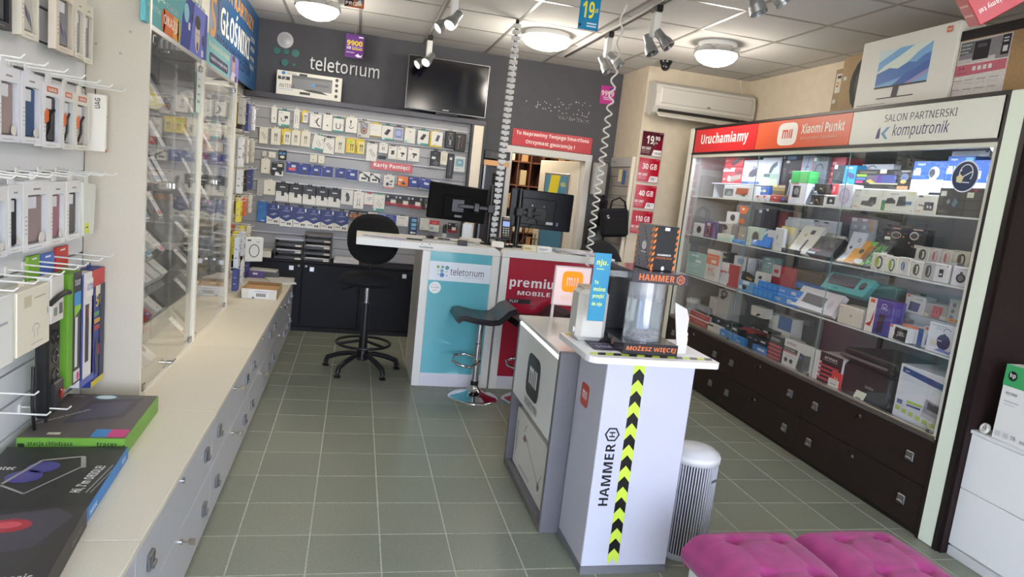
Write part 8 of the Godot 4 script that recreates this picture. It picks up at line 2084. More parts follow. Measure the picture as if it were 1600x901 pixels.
# kind, look, place along the wall, base height, face, width, height, depth, colour, print, options
const END_WALL := {
	"top wall row": [
		["adapter_pack", "slim white pack with a dark stick", -0.822, 1.963, -7.046, 0.053, 0.149, 0.02, "e2e0d8", "us", {"tab": "ddd8c6"}],
		["hub_pack", "white and teal pack with a dark hub", -0.73, 1.94, -7.036, 0.106, 0.152, 0.03, "e2e0d8", "te", {"tab": "2f6f66"}],
		["cable_pack", "tall thin white cable pack", -0.615, 1.933, -7.046, 0.055, 0.181, 0.02, "e2e0d8", "tc", {"tab": "ddd8c6"}],
		["cable_pack", "short white pack with a yellow side", -0.542, 1.999, -7.046, 0.058, 0.11, 0.02, "e2e0d8", "yl", {"tab": "d9c04a"}],
		["cable_pack", "wide white pack with a black cable loop", -0.437, 1.963, -7.036, 0.109, 0.132, 0.03, "e2e0d8", "bl", {"tab": "2a2a2c"}],
		["cable_pack", "white pack with a tiny curved mark", -0.325, 1.947, -7.041, 0.09, 0.156, 0.025, "e2e0d8", "lc", {"tab": "333333"}],
		["cable_pack", "teal-edged pack with a U-shaped cable", -0.223, 1.946, -7.036, 0.104, 0.139, 0.03, "e2e0d8", "tu", {"tab": "2f6f66"}],
		["cable_pack", "white pack with a hooked cable", -0.099, 1.957, -7.036, 0.111, 0.149, 0.03, "e2e0d8", "hk", {"tab": "ddd8c6"}],
		["speaker_pack", "grey printed pack with a round speaker", 0.023, 1.925, -7.036, 0.123, 0.163, 0.03, "c8c6c2", "sp", {"tab": "55553a"}],
		["power_bank_pack", "white pack with yellow ends", 0.138, 1.951, -7.036, 0.112, 0.127, 0.03, "e2e0d8", "yt", {"tab": "d9c04a"}],
		["power_bank_pack", "teal-ended pack with a slanted dark power bank", 0.253, 1.928, -7.036, 0.114, 0.147, 0.03, "e2e0d8", "tp", {"tab": "2f6f66"}],
		["photo_pack", "pack with a lavender photo", 0.361, 1.941, -7.046, 0.095, 0.135, 0.02, "c4c4cc", "ph", {"tab": "2a2a2c"}],
		["charger_pack", "white pack with a pale teal corner", 0.475, 1.925, -7.036, 0.107, 0.149, 0.03, "e2e0d8", "cw", {"tab": "555555"}],
		["power_bank_pack", "teal-ended pack with a grey power bank", 0.607, 1.922, -7.036, 0.113, 0.149, 0.03, "e2e0d8", "tp", {"tab": "2f6f66"}],
		["power_bank_pack", "white pack with a yellow edge", 0.739, 1.919, -7.036, 0.128, 0.153, 0.03, "e2e0d8", "yp", {"tab": "d9c04a"}],
		["headset_pack", "tall black pack with a grey picture", 0.88, 1.923, -7.016, 0.097, 0.166, 0.05, "1c1b1d", "bk", {"tab": "888888"}],
		["headset_pack", "tall black pack with a reddish stripe", 0.985, 1.906, -7.016, 0.111, 0.174, 0.05, "1d1b1c", "bb", {"tab": "888888"}],
	],
	"second wall row": [
		["cable_pack", "cream pack with two dark lines", -0.907, 1.757, -7.036, 0.076, 0.155, 0.03, "ddd8c6", "dl"],
		["cable_pack", "cream pack with two plugs", -0.794, 1.757, -7.036, 0.09, 0.158, 0.03, "ddd8c6", "cy", {"tab": "ddd8c6"}],
		["cable_pack", "yellow-sided pack with two plugs", -0.701, 1.772, -7.036, 0.083, 0.142, 0.03, "e2e0d8", "yl", {"tab": "d9c04a"}],
		["cable_pack", "cream pack with two close plugs", -0.611, 1.769, -7.036, 0.084, 0.149, 0.03, "ddd8c6", "cy", {"tab": "ddd8c6"}],
		["cable_pack", "cream pack with long plugs", -0.52, 1.77, -7.036, 0.088, 0.151, 0.03, "ddd8c6", "cy", {"tab": "ddd8c6"}],
		["cable_pack", "tilted teal-ended cable pack", -0.408, 1.752, -7.036, 0.112, 0.146, 0.03, "e2e0d8", "tl", {"tab": "4f9a70", "roll": -9}],
		["cable_pack", "white pack with slanting black cables", -0.299, 1.73, -7.036, 0.104, 0.151, 0.03, "e2e0d8", "dl", {"tab": "222222"}],
		["cable_pack", "cream pack with thin plugs", -0.193, 1.747, -7.036, 0.096, 0.157, 0.03, "ddd8c6", "cy", {"tab": "ddd8c6"}],
		["cable_pack", "yellow pack with a green dot", -0.092, 1.763, -7.036, 0.086, 0.137, 0.03, "e0cc6a", "yg", {"tab": "d9c04a"}],
		["cable_pack", "yellow pack with dark plugs", -0.001, 1.762, -7.036, 0.087, 0.14, 0.03, "e3d68a", "yl", {"tab": "d9c04a"}],
		["cable_pack", "tall pale pack with slanting lines", 0.114, 1.706, -7.036, 0.105, 0.173, 0.03, "e2e0d8", "dl", {"tab": "333333"}],
		["earphone_pack", "small white pack with two short marks", 0.225, 1.796, -7.036, 0.084, 0.102, 0.03, "e2e0d8", "sm", {"tab": "e2e0d8"}],
		["charger_pack", "white pack with a dark square charger", 0.318, 1.748, -7.036, 0.084, 0.128, 0.03, "e2e0d8", "sq", {"tab": "333333"}],
		["car_holder_pack", "white pack with a dark phone holder", 0.411, 1.749, -7.036, 0.095, 0.127, 0.03, "e2e0d8", "ch", {"tab": "e2e0d8"}],
		["car_holder_pack", "wide white pack with a dark phone holder", 0.528, 1.749, -7.036, 0.116, 0.138, 0.03, "e2e0d8", "ch"],
		["cable_pack", "black and white blister pack", 0.749, 1.718, -7.026, 0.096, 0.16, 0.04, "1d1d20", "bp", {"tab": "333333"}],
		["cable_pack", "slim cream pack", 0.835, 1.752, -7.036, 0.073, 0.128, 0.03, "ddd8c6", "tc", {"tab": "ddd8c6"}],
		["lanyard_pack", "long bundle pack of dark lanyards", 0.906, 1.624, -7.026, 0.064, 0.247, 0.04, "22252a", "bu"],
		["tracker_pack", "pale pack with a blue-grey picture", 0.999, 1.697, -7.036, 0.116, 0.157, 0.03, "c9ccca", "cb", {"tab": "aaaaaa"}],
	],
	"third wall row": [
		["adapter_pack", "tiny pale pack", -0.892, 1.638, -7.046, 0.039, 0.05, 0.02, "c4c1b8", "lc"],
		["earphone_pack", "small cream pack", -0.819, 1.63, -7.046, 0.067, 0.057, 0.02, "ddd8c6", "lc"],
		["game_pack", "black pack with blue squares", -0.724, 1.622, -7.036, 0.072, 0.094, 0.03, "19191c", "bc"],
		["adapter_pack", "small rounded cream pack", -0.435, 1.631, -7.046, 0.069, 0.076, 0.02, "ddd8c6", "lc"],
		["adapter_pack", "second small rounded cream pack", -0.361, 1.629, -7.046, 0.062, 0.078, 0.02, "ddd8c6", "lc"],
		["dongle", "black dongle under a small pack", 0.221, 1.74, -7.046, 0.075, 0.03, 0.02, "1b1a1c", ""],
	],
	"memory card row": [
		["earphone_pack", "tall cream pack with a dark dot", -0.873, 1.477, -7.036, 0.083, 0.136, 0.03, "ddd8c6", "lc", {"tab": "ddd8c6"}],
		["hub_pack", "black pack with a white angle", -0.761, 1.467, -7.026, 0.11, 0.123, 0.04, "1b1a1c", "hx"],
		["memory_card_pack", "blue memory card pack with a red sticker", -0.629, 1.5, -7.046, 0.109, 0.114, 0.02, "2c3c8c", "sr"],
		["memory_card_pack", "blue memory card pack with a dark card", -0.518, 1.495, -7.046, 0.101, 0.117, 0.02, "2c3c8c", "sd"],
		["memory_card_pack", "blue memory card pack with a pale label", -0.409, 1.497, -7.046, 0.109, 0.112, 0.02, "2c3c8c", "sd"],
		["memory_card_pack", "blue memory card pack, slightly narrower", -0.295, 1.498, -7.046, 0.099, 0.109, 0.02, "2c3c8c", "sd"],
		["memory_card_pack", "blue memory card pack near the red header", -0.17, 1.501, -7.046, 0.098, 0.106, 0.02, "2c3c8c", "sd"],
		["memory_card_pack", "blue memory card pack next to drive packs", -0.06, 1.494, -7.046, 0.104, 0.11, 0.02, "2c3c8c", "sb"],
		["flash_drive_pack", "black and white flash drive pack", 0.063, 1.497, -7.036, 0.106, 0.102, 0.03, "e0dfda", "us2"],
		["flash_drive_pack", "black and white flash drive pack under the header", 0.168, 1.495, -7.036, 0.098, 0.095, 0.03, "e0dfda", "us2"],
		["memory_card_pack", "white card pack with a red foot", 0.306, 1.455, -7.036, 0.108, 0.131, 0.03, "d8d6ce", "ss", {"tab": "dddad2"}],
		["memory_card_pack", "orange memory card pack", 0.443, 1.492, -7.036, 0.108, 0.097, 0.03, "dd7a3c", "or"],
		["memory_card_pack", "blue memory card pack beside the orange one", 0.552, 1.487, -7.046, 0.105, 0.109, 0.02, "2c3c8c", "sb"],
		["memory_card_pack", "tilted blue memory card pack", 0.668, 1.485, -7.046, 0.123, 0.108, 0.02, "2c3c8c", "sb", {"roll": -8}],
		["memory_card_pack", "pale pack mostly hidden by the monitor", 0.768, 1.539, -7.046, 0.096, 0.045, 0.02, "c9c9d2", "sb"],
	],
	"fourth wall row": [
		["cable_pack", "grey pack partly behind the corner goods", -0.912, 1.254, -7.036, 0.06, 0.161, 0.03, "a9a7a2", "tx"],
		["earphone_pack", "large cream pack with faint lines", -0.825, 1.275, -7.036, 0.11, 0.14, 0.03, "ddd8c6", "lc", {"tab": "ddd8c6"}],
		["charger_box", "black and white charger box with a pale label", -0.702, 1.226, -7.006, 0.116, 0.175, 0.06, "201f22", "ab", {"tab": "1b1b1d"}],
		["charger_box", "black and white charger box", -0.579, 1.222, -7.006, 0.122, 0.178, 0.06, "201f22", "ab", {"tab": "1b1b1d"}],
		["charger_box", "black and white charger box with a dark charger", -0.449, 1.22, -7.006, 0.121, 0.176, 0.06, "201f22", "ab", {"tab": "1b1b1d"}],
		["charger_box", "black and white charger box, upper edge notched", -0.328, 1.22, -7.006, 0.115, 0.171, 0.06, "201f22", "ab", {"tab": "1b1b1d"}],
		["charger_box", "black and white charger box beside a mouse pack", -0.21, 1.22, -7.006, 0.117, 0.17, 0.06, "201f22", "ab", {"tab": "1b1b1d"}],
		["mouse_pack", "clear white pack with a dark mouse", -0.09, 1.252, -7.026, 0.12, 0.149, 0.04, "d6d4ce", "ms"],
		["earphone_pack", "white pack with hanging earphones", 0.023, 1.223, -7.036, 0.101, 0.17, 0.03, "e2e0d8", "wl", {"tab": "e2e0d8"}],
		["cable_pack", "white pack with red ends", 0.122, 1.267, -7.036, 0.091, 0.119, 0.03, "e2e0d8", "rw", {"tab": "b04a4a"}],
		["cable_pack", "teal-footed pack with slanting cables", 0.225, 1.22, -7.036, 0.113, 0.162, 0.03, "e2e0d8", "tl", {"tab": "4f9a70"}],
		["ink_pack", "black and red ink pack", 0.349, 1.289, -7.026, 0.122, 0.105, 0.04, "2a2225", "hp"],
		["ink_pack", "black and red ink pack, middle of three", 0.473, 1.284, -7.026, 0.124, 0.111, 0.04, "2a2225", "hp"],
		["ink_pack", "black and red ink pack with two labels", 0.597, 1.28, -7.026, 0.123, 0.118, 0.04, "2a2225", "hp"],
		["ink_pack", "black ink pack half behind the monitor", 0.697, 1.281, -7.026, 0.072, 0.118, 0.04, "222226", "bk"],
	],
	"lowest wall row": [
		["film_pack", "tall glossy blue pack", -0.881, 1.007, -7.026, 0.088, 0.194, 0.04, "2c66a6", "gb", {"tab": "aab0b8"}],
		["adapter_box", "navy and white box, corner end", -0.774, 0.996, -7.006, 0.121, 0.201, 0.06, "e2e0d8", "nv", {"tab": "1c1c20"}],
		["adapter_box", "navy and white box", -0.651, 0.983, -7.006, 0.121, 0.208, 0.06, "e2e0d8", "nv", {"tab": "1c1c20"}],
		["adapter_box", "navy and white box with a longer title", -0.522, 0.986, -7.006, 0.131, 0.2, 0.06, "e2e0d8", "nv", {"tab": "1c1c20"}],
		["adapter_box", "navy and white box", -0.393, 0.984, -7.006, 0.129, 0.199, 0.06, "e2e0d8", "nv", {"tab": "1c1c20"}],
		["adapter_box", "navy and white box with a small label", -0.261, 0.986, -7.006, 0.129, 0.197, 0.06, "e2e0d8", "nv", {"tab": "1c1c20"}],
		["adapter_box", "navy and white box beside the stool back", -0.128, 0.988, -7.006, 0.133, 0.196, 0.06, "e2e0d8", "nv", {"tab": "1c1c20"}],
		["speaker_pack", "small black and copper pack", -0.02, 1.126, -7.036, 0.075, 0.074, 0.03, "8c5a3c", "ob"],
		["speaker_pack", "wider black and copper pack", 0.072, 1.13, -7.036, 0.106, 0.072, 0.03, "8c5a3c", "ob"],
		["battery_pack", "white pack above the stool back", 0.173, 1.119, -7.036, 0.098, 0.082, 0.03, "e2e0d8", "tx"],
		["battery_pack", "blue and white pack above the stool back", 0.264, 1.118, -7.036, 0.077, 0.081, 0.03, "8fa2cc", "tx"],
		["battery_pack", "blue pack with a white pattern", 0.357, 1.102, -7.036, 0.108, 0.09, 0.03, "3a4c98", "tx"],
		["battery_pack", "white pack with a red zigzag", 0.47, 1.092, -7.036, 0.122, 0.102, 0.03, "e2e0d8", "rr", {"tab": "444444"}],
		["case_pack", "tall cyan and navy pack", 0.583, 1.013, -7.036, 0.081, 0.178, 0.03, "26385e", "cs"],
		["ink_pack", "white ink pack with fine print", 0.698, 1.07, -7.036, 0.096, 0.121, 0.03, "d0d2c6", "tx"],
		["ink_pack", "red and white ink pack", 0.799, 1.064, -7.036, 0.1, 0.117, 0.03, "d6dad2", "cn"],
		["ink_pack", "black ink pack with a red foot behind the monitor", 0.992, 1.072, -7.036, 0.098, 0.099, 0.03, "222226", "hp"],
	],
}

# kind, look, place along the wall, base height, face, width, height, depth, colour, print, options
const DISPLAY := {
	"display's top step": [
		["graphics_card_box", "red box with a slanted dark gadget", -5.648, 2.002, 3.27, 0.302, 0.091, 0.2, "c93844", "rb"],
		["graphics_card_box", "red and white gadget box under a similar red box", -5.647, 1.856, 3.27, 0.33, 0.143, 0.2, "cc3c48", "rb2"],
		["webcam_box", "white box with a webcam picture", -5.339, 1.856, 3.27, 0.28, 0.205, 0.12, "d2d8e2", "wc"],
		["webcam_box", "white and green box with a webcam picture", -5.072, 1.856, 3.27, 0.25, 0.221, 0.018, "d6dce2", "wg"],
		["earphone_box", "large dark box with two pale bars", -4.865, 1.856, 3.29, 0.325, 0.199, 0.15, "2c2629", "dk"],
		["gadget_box", "flat dark box with a blue print", -4.852, 2.056, 3.3, 0.254, 0.04, 0.15, "20242e", "r .3 .1 .75 .9 7f9ad0;r .1 .2 .2 .8 ccd"],
		["mouse_box", "blue-grey box with a wired mouse", -4.621, 1.856, 3.29, 0.157, 0.236, 0.15, "8b93a6", "gc"],
		["headset_box", "grey headset box with a red edge", -4.453, 1.856, 3.27, 0.173, 0.215, 0.03, "5a5f68", "hs"],
		["headset_box", "plain red side of a headset box", -4.336, 1.856, 3.302, 0.225, 0.213, 0.15, "a83040", "rd"],
		["headset_box", "small dark box beside a red one", -4.242, 1.856, 3.27, 0.117, 0.155, 0.03, "2d3036", "d2"],
		["gamepad_box", "bright blue gamepad box", -4.123, 1.856, 3.27, 0.118, 0.152, 0.08, "2f9ed8", "cbx"],
		["headset_box", "white box peeping over a long black box", -3.986, 1.987, 3.36, 0.291, 0.038, 0.06, "dcdde4", "g .35 .2 .14 .6 .02 335 10 170;r .02 .3 .14 .8 665", {"foot": 0.131}],
		["gaming_set_box", "long black box of colourful gaming keyboard", -3.82, 1.856, 3.27, 0.483, 0.123, 0.088, "242226", "rgb"],
		["camera_box", "blue camera box with a round white camera", -3.454, 1.856, 3.27, 0.238, 0.172, 0.1, "2a5cb0", "tap"],
		["camera_box", "tall blue camera box with an outdoor camera", -3.243, 1.856, 3.27, 0.178, 0.199, 0.1, "2a5cb0", "tap2"],
		["camera_box", "blue camera box half behind the round sticker", -3.085, 1.856, 3.27, 0.132, 0.175, 0.1, "2a5cb0", "tap3"],
		["camera_box", "white box lying on the tall blue camera box", -3.225, 2.055, 3.3, 0.245, 0.053, 0.1, "d5dae6", "r .75 0 1 1 e6eaf0;r .9 .4 .97 .8 55a;r .1 .3 .5 .36 bbc"],
	],
	"display's top shelf": [
		["speaker_box", "white box with a small orange picture", -5.223, 1.715, 3.11, 0.491, 0.114, 0.048, "dbe0e4", "wp"],
		["flash_drive_box", "small red and white box by the pane edge", -4.917, 1.715, 3.11, 0.094, 0.046, 0.05, "e3dcde", "rs"],
		["flash_drive_box", "small red and white box, one of two", -4.826, 1.715, 3.11, 0.083, 0.048, 0.05, "e3dcde", "rs"],
		["flash_drive_box", "blue box standing above the red and white ones", -4.961, 1.77, 3.16, 0.17, 0.06, 0.04, "3f66b0", "r .1 .3 .5 .6 cfe0f0;r .55 .3 .8 .6 d9e0a0", {"foot": 0.055}],
		["flash_drive_box", "small dark red box", -4.703, 1.715, 3.11, 0.115, 0.053, 0.05, "a83038", "rr2"],
		["watch_box", "amber and grey box with a yellow corner", -4.731, 1.76, 3.16, 0.183, 0.089, 0.05, "6a624f", "am", {"foot": 0.045}],
		["gadget_box", "small dark box with a blue screen", -4.59, 1.715, 3.11, 0.078, 0.048, 0.028, "2a2830", "r .2 .3 .7 .7 3a4ac0"],
		["shaver_box", "tall dark box side with a silver shaver", -4.583, 1.715, 3.14, 0.109, 0.226, 0.05, "2c2b30", "l .4 .25 .5 .7 .16 9aa0a8;o .5 .72 .14 .06 c8ccd2"],
		["trimmer_box", "white box with a bright green top", -4.427, 1.715, 3.105, 0.198, 0.15, 0.08, "dfe0ea", "gw", {"top": "45b25c"}],
		["phone_case_box", "slanted grey phone case pack", -4.345, 1.715, 3.11, 0.195, 0.119, 0.03, "6a7280", "pc", {"lean": 20}],
		["jewellery_box", "black box dotted with gold", -4.221, 1.798, 3.14, 0.152, 0.07, 0.03, "1e1c1e", "go", {"foot": 0.083}],
		["jewellery_box", "black gold-dotted box under another one", -4.205, 1.715, 3.11, 0.138, 0.075, 0.028, "1e1c1e", "go"],
		["earphone_box", "red and white slim box", -4.123, 1.797, 3.172, 0.085, 0.072, 0.06, "d8d8dc", "rw2", {"foot": 0.082}],
		["watch_box", "small white box with a black smart watch", -4.07, 1.715, 3.11, 0.127, 0.075, 0.06, "dcdcd6", "bs"],
		["headphone_box", "white box with pale headphones", -3.935, 1.715, 3.11, 0.137, 0.151, 0.08, "d9d8e2", "hd"],
		["dash_camera_box", "white dash camera box with a long camera", -3.712, 1.715, 3.1, 0.249, 0.127, 0.08, "dedfd2", "dc"],
		["dash_camera_box", "white and green dash camera box", -3.455, 1.715, 3.1, 0.259, 0.124, 0.08, "dcddd0", "dc2"],
		["dash_camera_box", "white dash camera box beside black boxes", -3.249, 1.715, 3.1, 0.148, 0.106, 0.08, "dcdace", "dc3"],
		["watch_box", "dark grey box with two bright squares", -3.091, 1.715, 3.1, 0.164, 0.148, 0.1, "3b3a38", "bw"],
		["watch_box", "plain dark grey box at the camera end", -2.929, 1.715, 3.1, 0.155, 0.152, 0.1, "403e3b", "bw2"],
	],
	"display's middle shelf": [
		["mouse_pack", "white mouse pack at the far end", -5.798, 1.352, 3.1, 0.207, 0.115, 0.04, "dcdbe0", "mo"],
		["lamp_pack", "purple blister pack", -5.602, 1.353, 3.1, 0.18, 0.147, 0.04, "6a5a86", "pu"],
		["lamp_pack", "narrow dark blister pack", -5.595, 1.4, 3.16, 0.109, 0.088, 0.04, "55566a", "bd", {"foot": 0.048}],
		["mouse_pack", "pale clear pack with a dark mouse", -5.517, 1.421, 3.2, 0.263, 0.084, 0.05, "cfcfca", "ms", {"foot": 0.068}],
		["gadget_box", "white and mint box lying in front", -5.332, 1.353, 3.1, 0.22, 0.055, 0.038, "bfe0cf", "r 0 .5 1 1 e6e8e0"],
		["mouse_pack", "white mouse pack leaning at the back", -5.553, 1.503, 3.28, 0.196, 0.102, 0.018, "d6d5ce", "mo", {"foot": 0.15}],
		["tool_pack", "orange and grey knife-shaped pack", -5.421, 1.505, 3.3, 0.234, 0.166, 0.04, "6a6a6c", "p d96a2c .2 .98 .9 .9 .7 .55 .3 .55;p d96a2c .25 .05 .75 .05 .6 .3 .35 .3;o .5 .8 .1 .06 e0ddd6", {"foot": 0.152}],
		["gadget_box", "greyish pink box", -5.247, 1.398, 3.14, 0.104, 0.092, 0.05, "8f8088", "tx", {"foot": 0.045}],
		["gadget_box", "pale grey and tan box", -5.11, 1.403, 3.14, 0.142, 0.09, 0.05, "a9a79c", "r 0 .1 .3 .4 cdb08c;r .4 .1 .7 .3 d9dcc0", {"foot": 0.05}],
		["mouse_pack", "mint box with a dark mouse", -4.905, 1.353, 3.12, 0.22, 0.151, 0.05, "c3d4c2", "mo"],
		["tablet_stand_box", "blue slanted holder with a white flap", -4.796, 1.353, 3.105, 0.251, 0.14, 0.03, "3a78c4", "p dfe4e8 .1 .1 .7 .85 .6 .95 .1 .3", {"lean": 18}],
		["gadget_box", "small blue box at the front edge", -5.105, 1.353, 3.1, 0.175, 0.027, 0.038, "3f86d0", "r .3 .2 .7 .8 5fa0e4"],
		["phone_box", "dark blue-grey box at the back", -5.29, 1.502, 3.36, 0.212, 0.152, 0.1, "3b3f4c", "r .15 .2 .35 .9 55627c;r .6 .8 .8 .95 d0d0cc", {"foot": 0.149}],
		["phone_box", "very dark box at the back", -5.102, 1.524, 3.36, 0.159, 0.14, 0.03, "28262b", "r .1 .85 .3 1 cfcfcc", {"foot": 0.172}],
		["phone_box", "dull red box at the back", -5.014, 1.51, 3.392, 0.168, 0.146, 0.1, "7a3036", "", {"foot": 0.157}],
		["vitamin_box", "white box with a gold foot", -4.654, 1.353, 3.132, 0.189, 0.147, 0.016, "d8dbe0", "r 0 0 1 .2 cfae6a;r .2 .5 .8 .54 aab;r .2 .4 .7 .43 aab"],
		["vitamin_box", "tall slim white box", -4.55, 1.353, 3.1, 0.114, 0.172, 0.03, "e2e4e6", "l .3 .5 .3 .7 .08 555;r .2 .3 .7 .32 bbb"],
		["bottle_box", "clear box with a yellow cap and foot", -4.534, 1.353, 3.15, 0.149, 0.189, 0.05, "cfcfb8", "r 0 .75 1 1 e3d88a;r .2 0 .8 .3 d9c85a;r .2 .3 .8 .7 d8d9d2"],
		["cleaning_spray", "white spray can, furthest of three", -4.772, 1.479, 3.3, 0.135, 0.136, 0.09, "cfd8e0", "cyl", {"kind": "can", "foot": 0.127}],
		["cleaning_spray", "white spray can with dark print", -4.628, 1.445, 3.28, 0.148, 0.169, 0.018, "d5dde2", "cyl", {"kind": "can", "foot": 0.093}],
		["cleaning_spray", "white spray can, nearest of three", -4.554, 1.467, 3.3, 0.137, 0.144, 0.038, "c9d2d8", "cyl", {"kind": "can", "foot": 0.115}],
		["cable_pack", "slanted white pack with a dark mouse", -4.311, 1.353, 3.1, 0.231, 0.144, 0.03, "dfe0d6", "r .5 .7 .7 .85 333;l .55 .1 .6 .5 .1 555;r .3 .6 .4 .7 d9b23a", {"lean": 30}],
		["cable_pack", "upper slanted white pack with faint print", -4.267, 1.353, 3.18, 0.182, 0.12, 0.03, "dddfd6", "r .1 .85 .3 1 7a70b0;o .5 .5 .15 .1 cfd0d4", {"lean": 30}],
		["charger_pack", "slanted white pack with a grey square", -4.166, 1.353, 3.2, 0.188, 0.112, 0.03, "d9dbd2", "r .3 .4 .7 .7 6a6c6a;l .6 .7 .7 .9 .05 333", {"lean": 30}],
		["earphone_pack", "grey pack with two dark rings at the back", -4.395, 1.527, 3.34, 0.327, 0.091, 0.03, "b5b9bd", "g .25 .8 .09 .14 .03 223 0 180;g .6 .75 .09 .14 .03 223 0 180;o .4 .5 .03 .05 a44", {"foot": 0.174}],
		["gadget_box", "low black box with a row of pale symbols", -4.383, 1.353, 3.095, 0.214, 0.033, 0.05, "2e2c36", "r .1 .6 .25 .75 ccd;l .4 .3 .4 .7 .02 99a;l .5 .3 .5 .7 .02 99a;l .62 .3 .62 .7 .02 99a;l .75 .3 .75 .7 .02 99a;l .86 .3 .86 .7 .02 99a"],
		["phone_case_box", "slanted black phone case box", -4.087, 1.353, 3.1, 0.26, 0.101, 0.04, "26252b", "p 4a4852 .05 .2 .6 .3 .9 .9 .4 .8;r .05 .05 .35 .16 b9c4c4;l .1 .25 .5 .25 .05 8a5a60", {"lean": 35}],
		["toxic_pack", "pale pack with orange print and yellow letters", -3.993, 1.353, 3.2, 0.115, 0.09, 0.03, "c9c8bc", "tox", {"lean": 20}],
		["earphone_pack", "tall white leaning pack with small dark marks", -3.833, 1.353, 3.14, 0.125, 0.21, 0.02, "d2d8e4", "o .3 .5 .1 .05 445;g .7 .75 .12 .06 .04 335", {"lean": 15}],
		["earphone_pack", "clear grey pack at the back", -4.089, 1.574, 3.36, 0.094, 0.087, 0.02, "8f9298", "r .1 .7 .6 .95 c4c8c8;r .4 .2 .7 .4 b5b9bd", {"foot": 0.221}],
		["earphone_pack", "clear grey pack with black and amber letters", -3.971, 1.579, 3.36, 0.137, 0.082, 0.02, "94979c", "r .1 .75 .4 .95 c9cccc;b .66 .02 .96 .98 c98a2a X;r .2 .1 .4 .4 c0c4c6", {"foot": 0.227}],
		["earphone_pack", "silver slanted pack at the front", -3.815, 1.353, 3.1, 0.163, 0.119, 0.02, "c4ccd8", "p e3e8ee .2 .1 .5 .9 .7 .9 .4 .1;r .1 0 .4 .1 e0c07a", {"lean": 45}],
		["earphone_pack", "orange slanted pack", -3.745, 1.353, 3.1, 0.16, 0.116, 0.02, "d9962f", "toy", {"lean": 35}],
		["earphone_pack", "dark slanted pack with green letters", -3.649, 1.353, 3.1, 0.178, 0.116, 0.02, "55585a", "tog", {"lean": 35}],
		["mouse_pack", "white pack with a black mouse", -3.746, 1.353, 3.2, 0.122, 0.083, 0.03, "d5d6de", "mw", {"lean": 10}],
		["earphone_pack", "white pack with a yellow corner", -3.612, 1.353, 3.17, 0.116, 0.099, 0.03, "d3d8de", "r 0 .9 .5 1 d9cf7a;o .5 .4 .2 .2 c6ccd4", {"lean": 10}],
		["watch_pack", "large black watch pack with orange dots", -3.642, 1.501, 3.3, 0.205, 0.138, 0.06, "2b2729", "wa", {"foot": 0.149}],
		["watch_pack", "black watch pack with a pale watch", -3.463, 1.507, 3.28, 0.147, 0.127, 0.06, "232022", "wa2", {"foot": 0.154}],
		["band_box", "white box with a black and amber fitness band", -3.327, 1.436, 3.215, 0.102, 0.095, 0.05, "dcdcd2", "bg"],
		["band_box", "white box with a rose band, first of two", -3.236, 1.436, 3.215, 0.076, 0.097, 0.05, "dedad4", "bp2"],
		["band_box", "white box with a rose band, second of two", -3.156, 1.436, 3.215, 0.077, 0.097, 0.05, "dedad4", "bp2"],
		["band_box", "white box with a thick black band", -3.062, 1.436, 3.215, 0.106, 0.101, 0.03, "dcdacc", "bg"],
		["band_box", "white box cut off by the cabinet frame", -3.001, 1.436, 3.247, 0.054, 0.083, 0.05, "dcdacc", "ws"],
		["band_box", "white box with a yellow-faced band, first of two", -3.52, 1.353, 3.1, 0.116, 0.105, 0.05, "e0dfd4", "by", {"tab": "e2e0d8"}],
		["band_box", "white box with a yellow-faced band, second of two", -3.415, 1.353, 3.1, 0.09, 0.099, 0.05, "e0dfd4", "by"],
		["band_box", "white box with a blue-faced watch", -3.322, 1.353, 3.1, 0.091, 0.105, 0.05, "dfded4", "bb2"],
		["band_box", "white box with a black watch, tab raised", -3.229, 1.353, 3.1, 0.088, 0.095, 0.05, "dedcd0", "bg", {"tab": "e2e0d8"}],
		["band_box", "grey box with a dark band", -3.144, 1.353, 3.1, 0.077, 0.101, 0.05, "b9b7b2", "bg"],
		["band_box", "white box with a small dark watch", -3.057, 1.353, 3.1, 0.094, 0.102, 0.018, "e0dfe0", "ws"],
		["band_box", "grey side of a small box", -3.021, 1.353, 3.12, 0.062, 0.119, 0.05, "b3b3b0", ""],
		["watch_box", "white box with a round dark watch", -2.931, 1.353, 3.1, 0.113, 0.104, 0.05, "e3e2ea", "wt"],
	],
	"display's lower shelf": [
		["router_box", "pale teal router box with white words", -5.784, 0.978, 3.12, 0.362, 0.21, 0.08, "9fc4c4", "tz"],
		["router_box", "orange and white router box", -5.49, 0.978, 3.12, 0.221, 0.275, 0.03, "d8d6d4", "ac"],
		["router_box", "navy box at the back", -5.613, 1.172, 3.28, 0.23, 0.07, 0.08, "3b4664", "nb", {"foot": 0.195}],
		["router_box", "red and white router box", -5.274, 0.978, 3.152, 0.386, 0.186, 0.046, "dcdcde", "rw3"],
		["router_box", "white box with a blue round print", -5.172, 0.978, 3.2, 0.215, 0.263, 0.08, "d3d5d8", "wv"],
		["router_box", "white panel of a box at the back", -5.246, 1.111, 3.32, 0.109, 0.119, 0.08, "cdd0d6", "tx", {"foot": 0.133}],
		["router_box", "pale box with two black aerials", -5.096, 1.144, 3.32, 0.185, 0.091, 0.08, "c9ccd4", "ant", {"foot": 0.166}],
		["gadget_box", "tilted black box with a gold line", -5.005, 1.082, 3.17, 0.208, 0.027, 0.05, "221f20", "l .5 .2 .9 .6 .06 c9a05a", {"roll": -14, "foot": 0.104}],
		["camera_box", "light blue camera box", -4.899, 0.978, 3.11, 0.229, 0.089, 0.018, "6fa8d4", "cam2"],
		["camera_box", "small white box with a dark camera", -4.781, 1.073, 3.152, 0.149, 0.088, 0.05, "dcdbd2", "p 33343a .3 .4 .4 .65 .65 .65 .6 .35", {"foot": 0.095}],
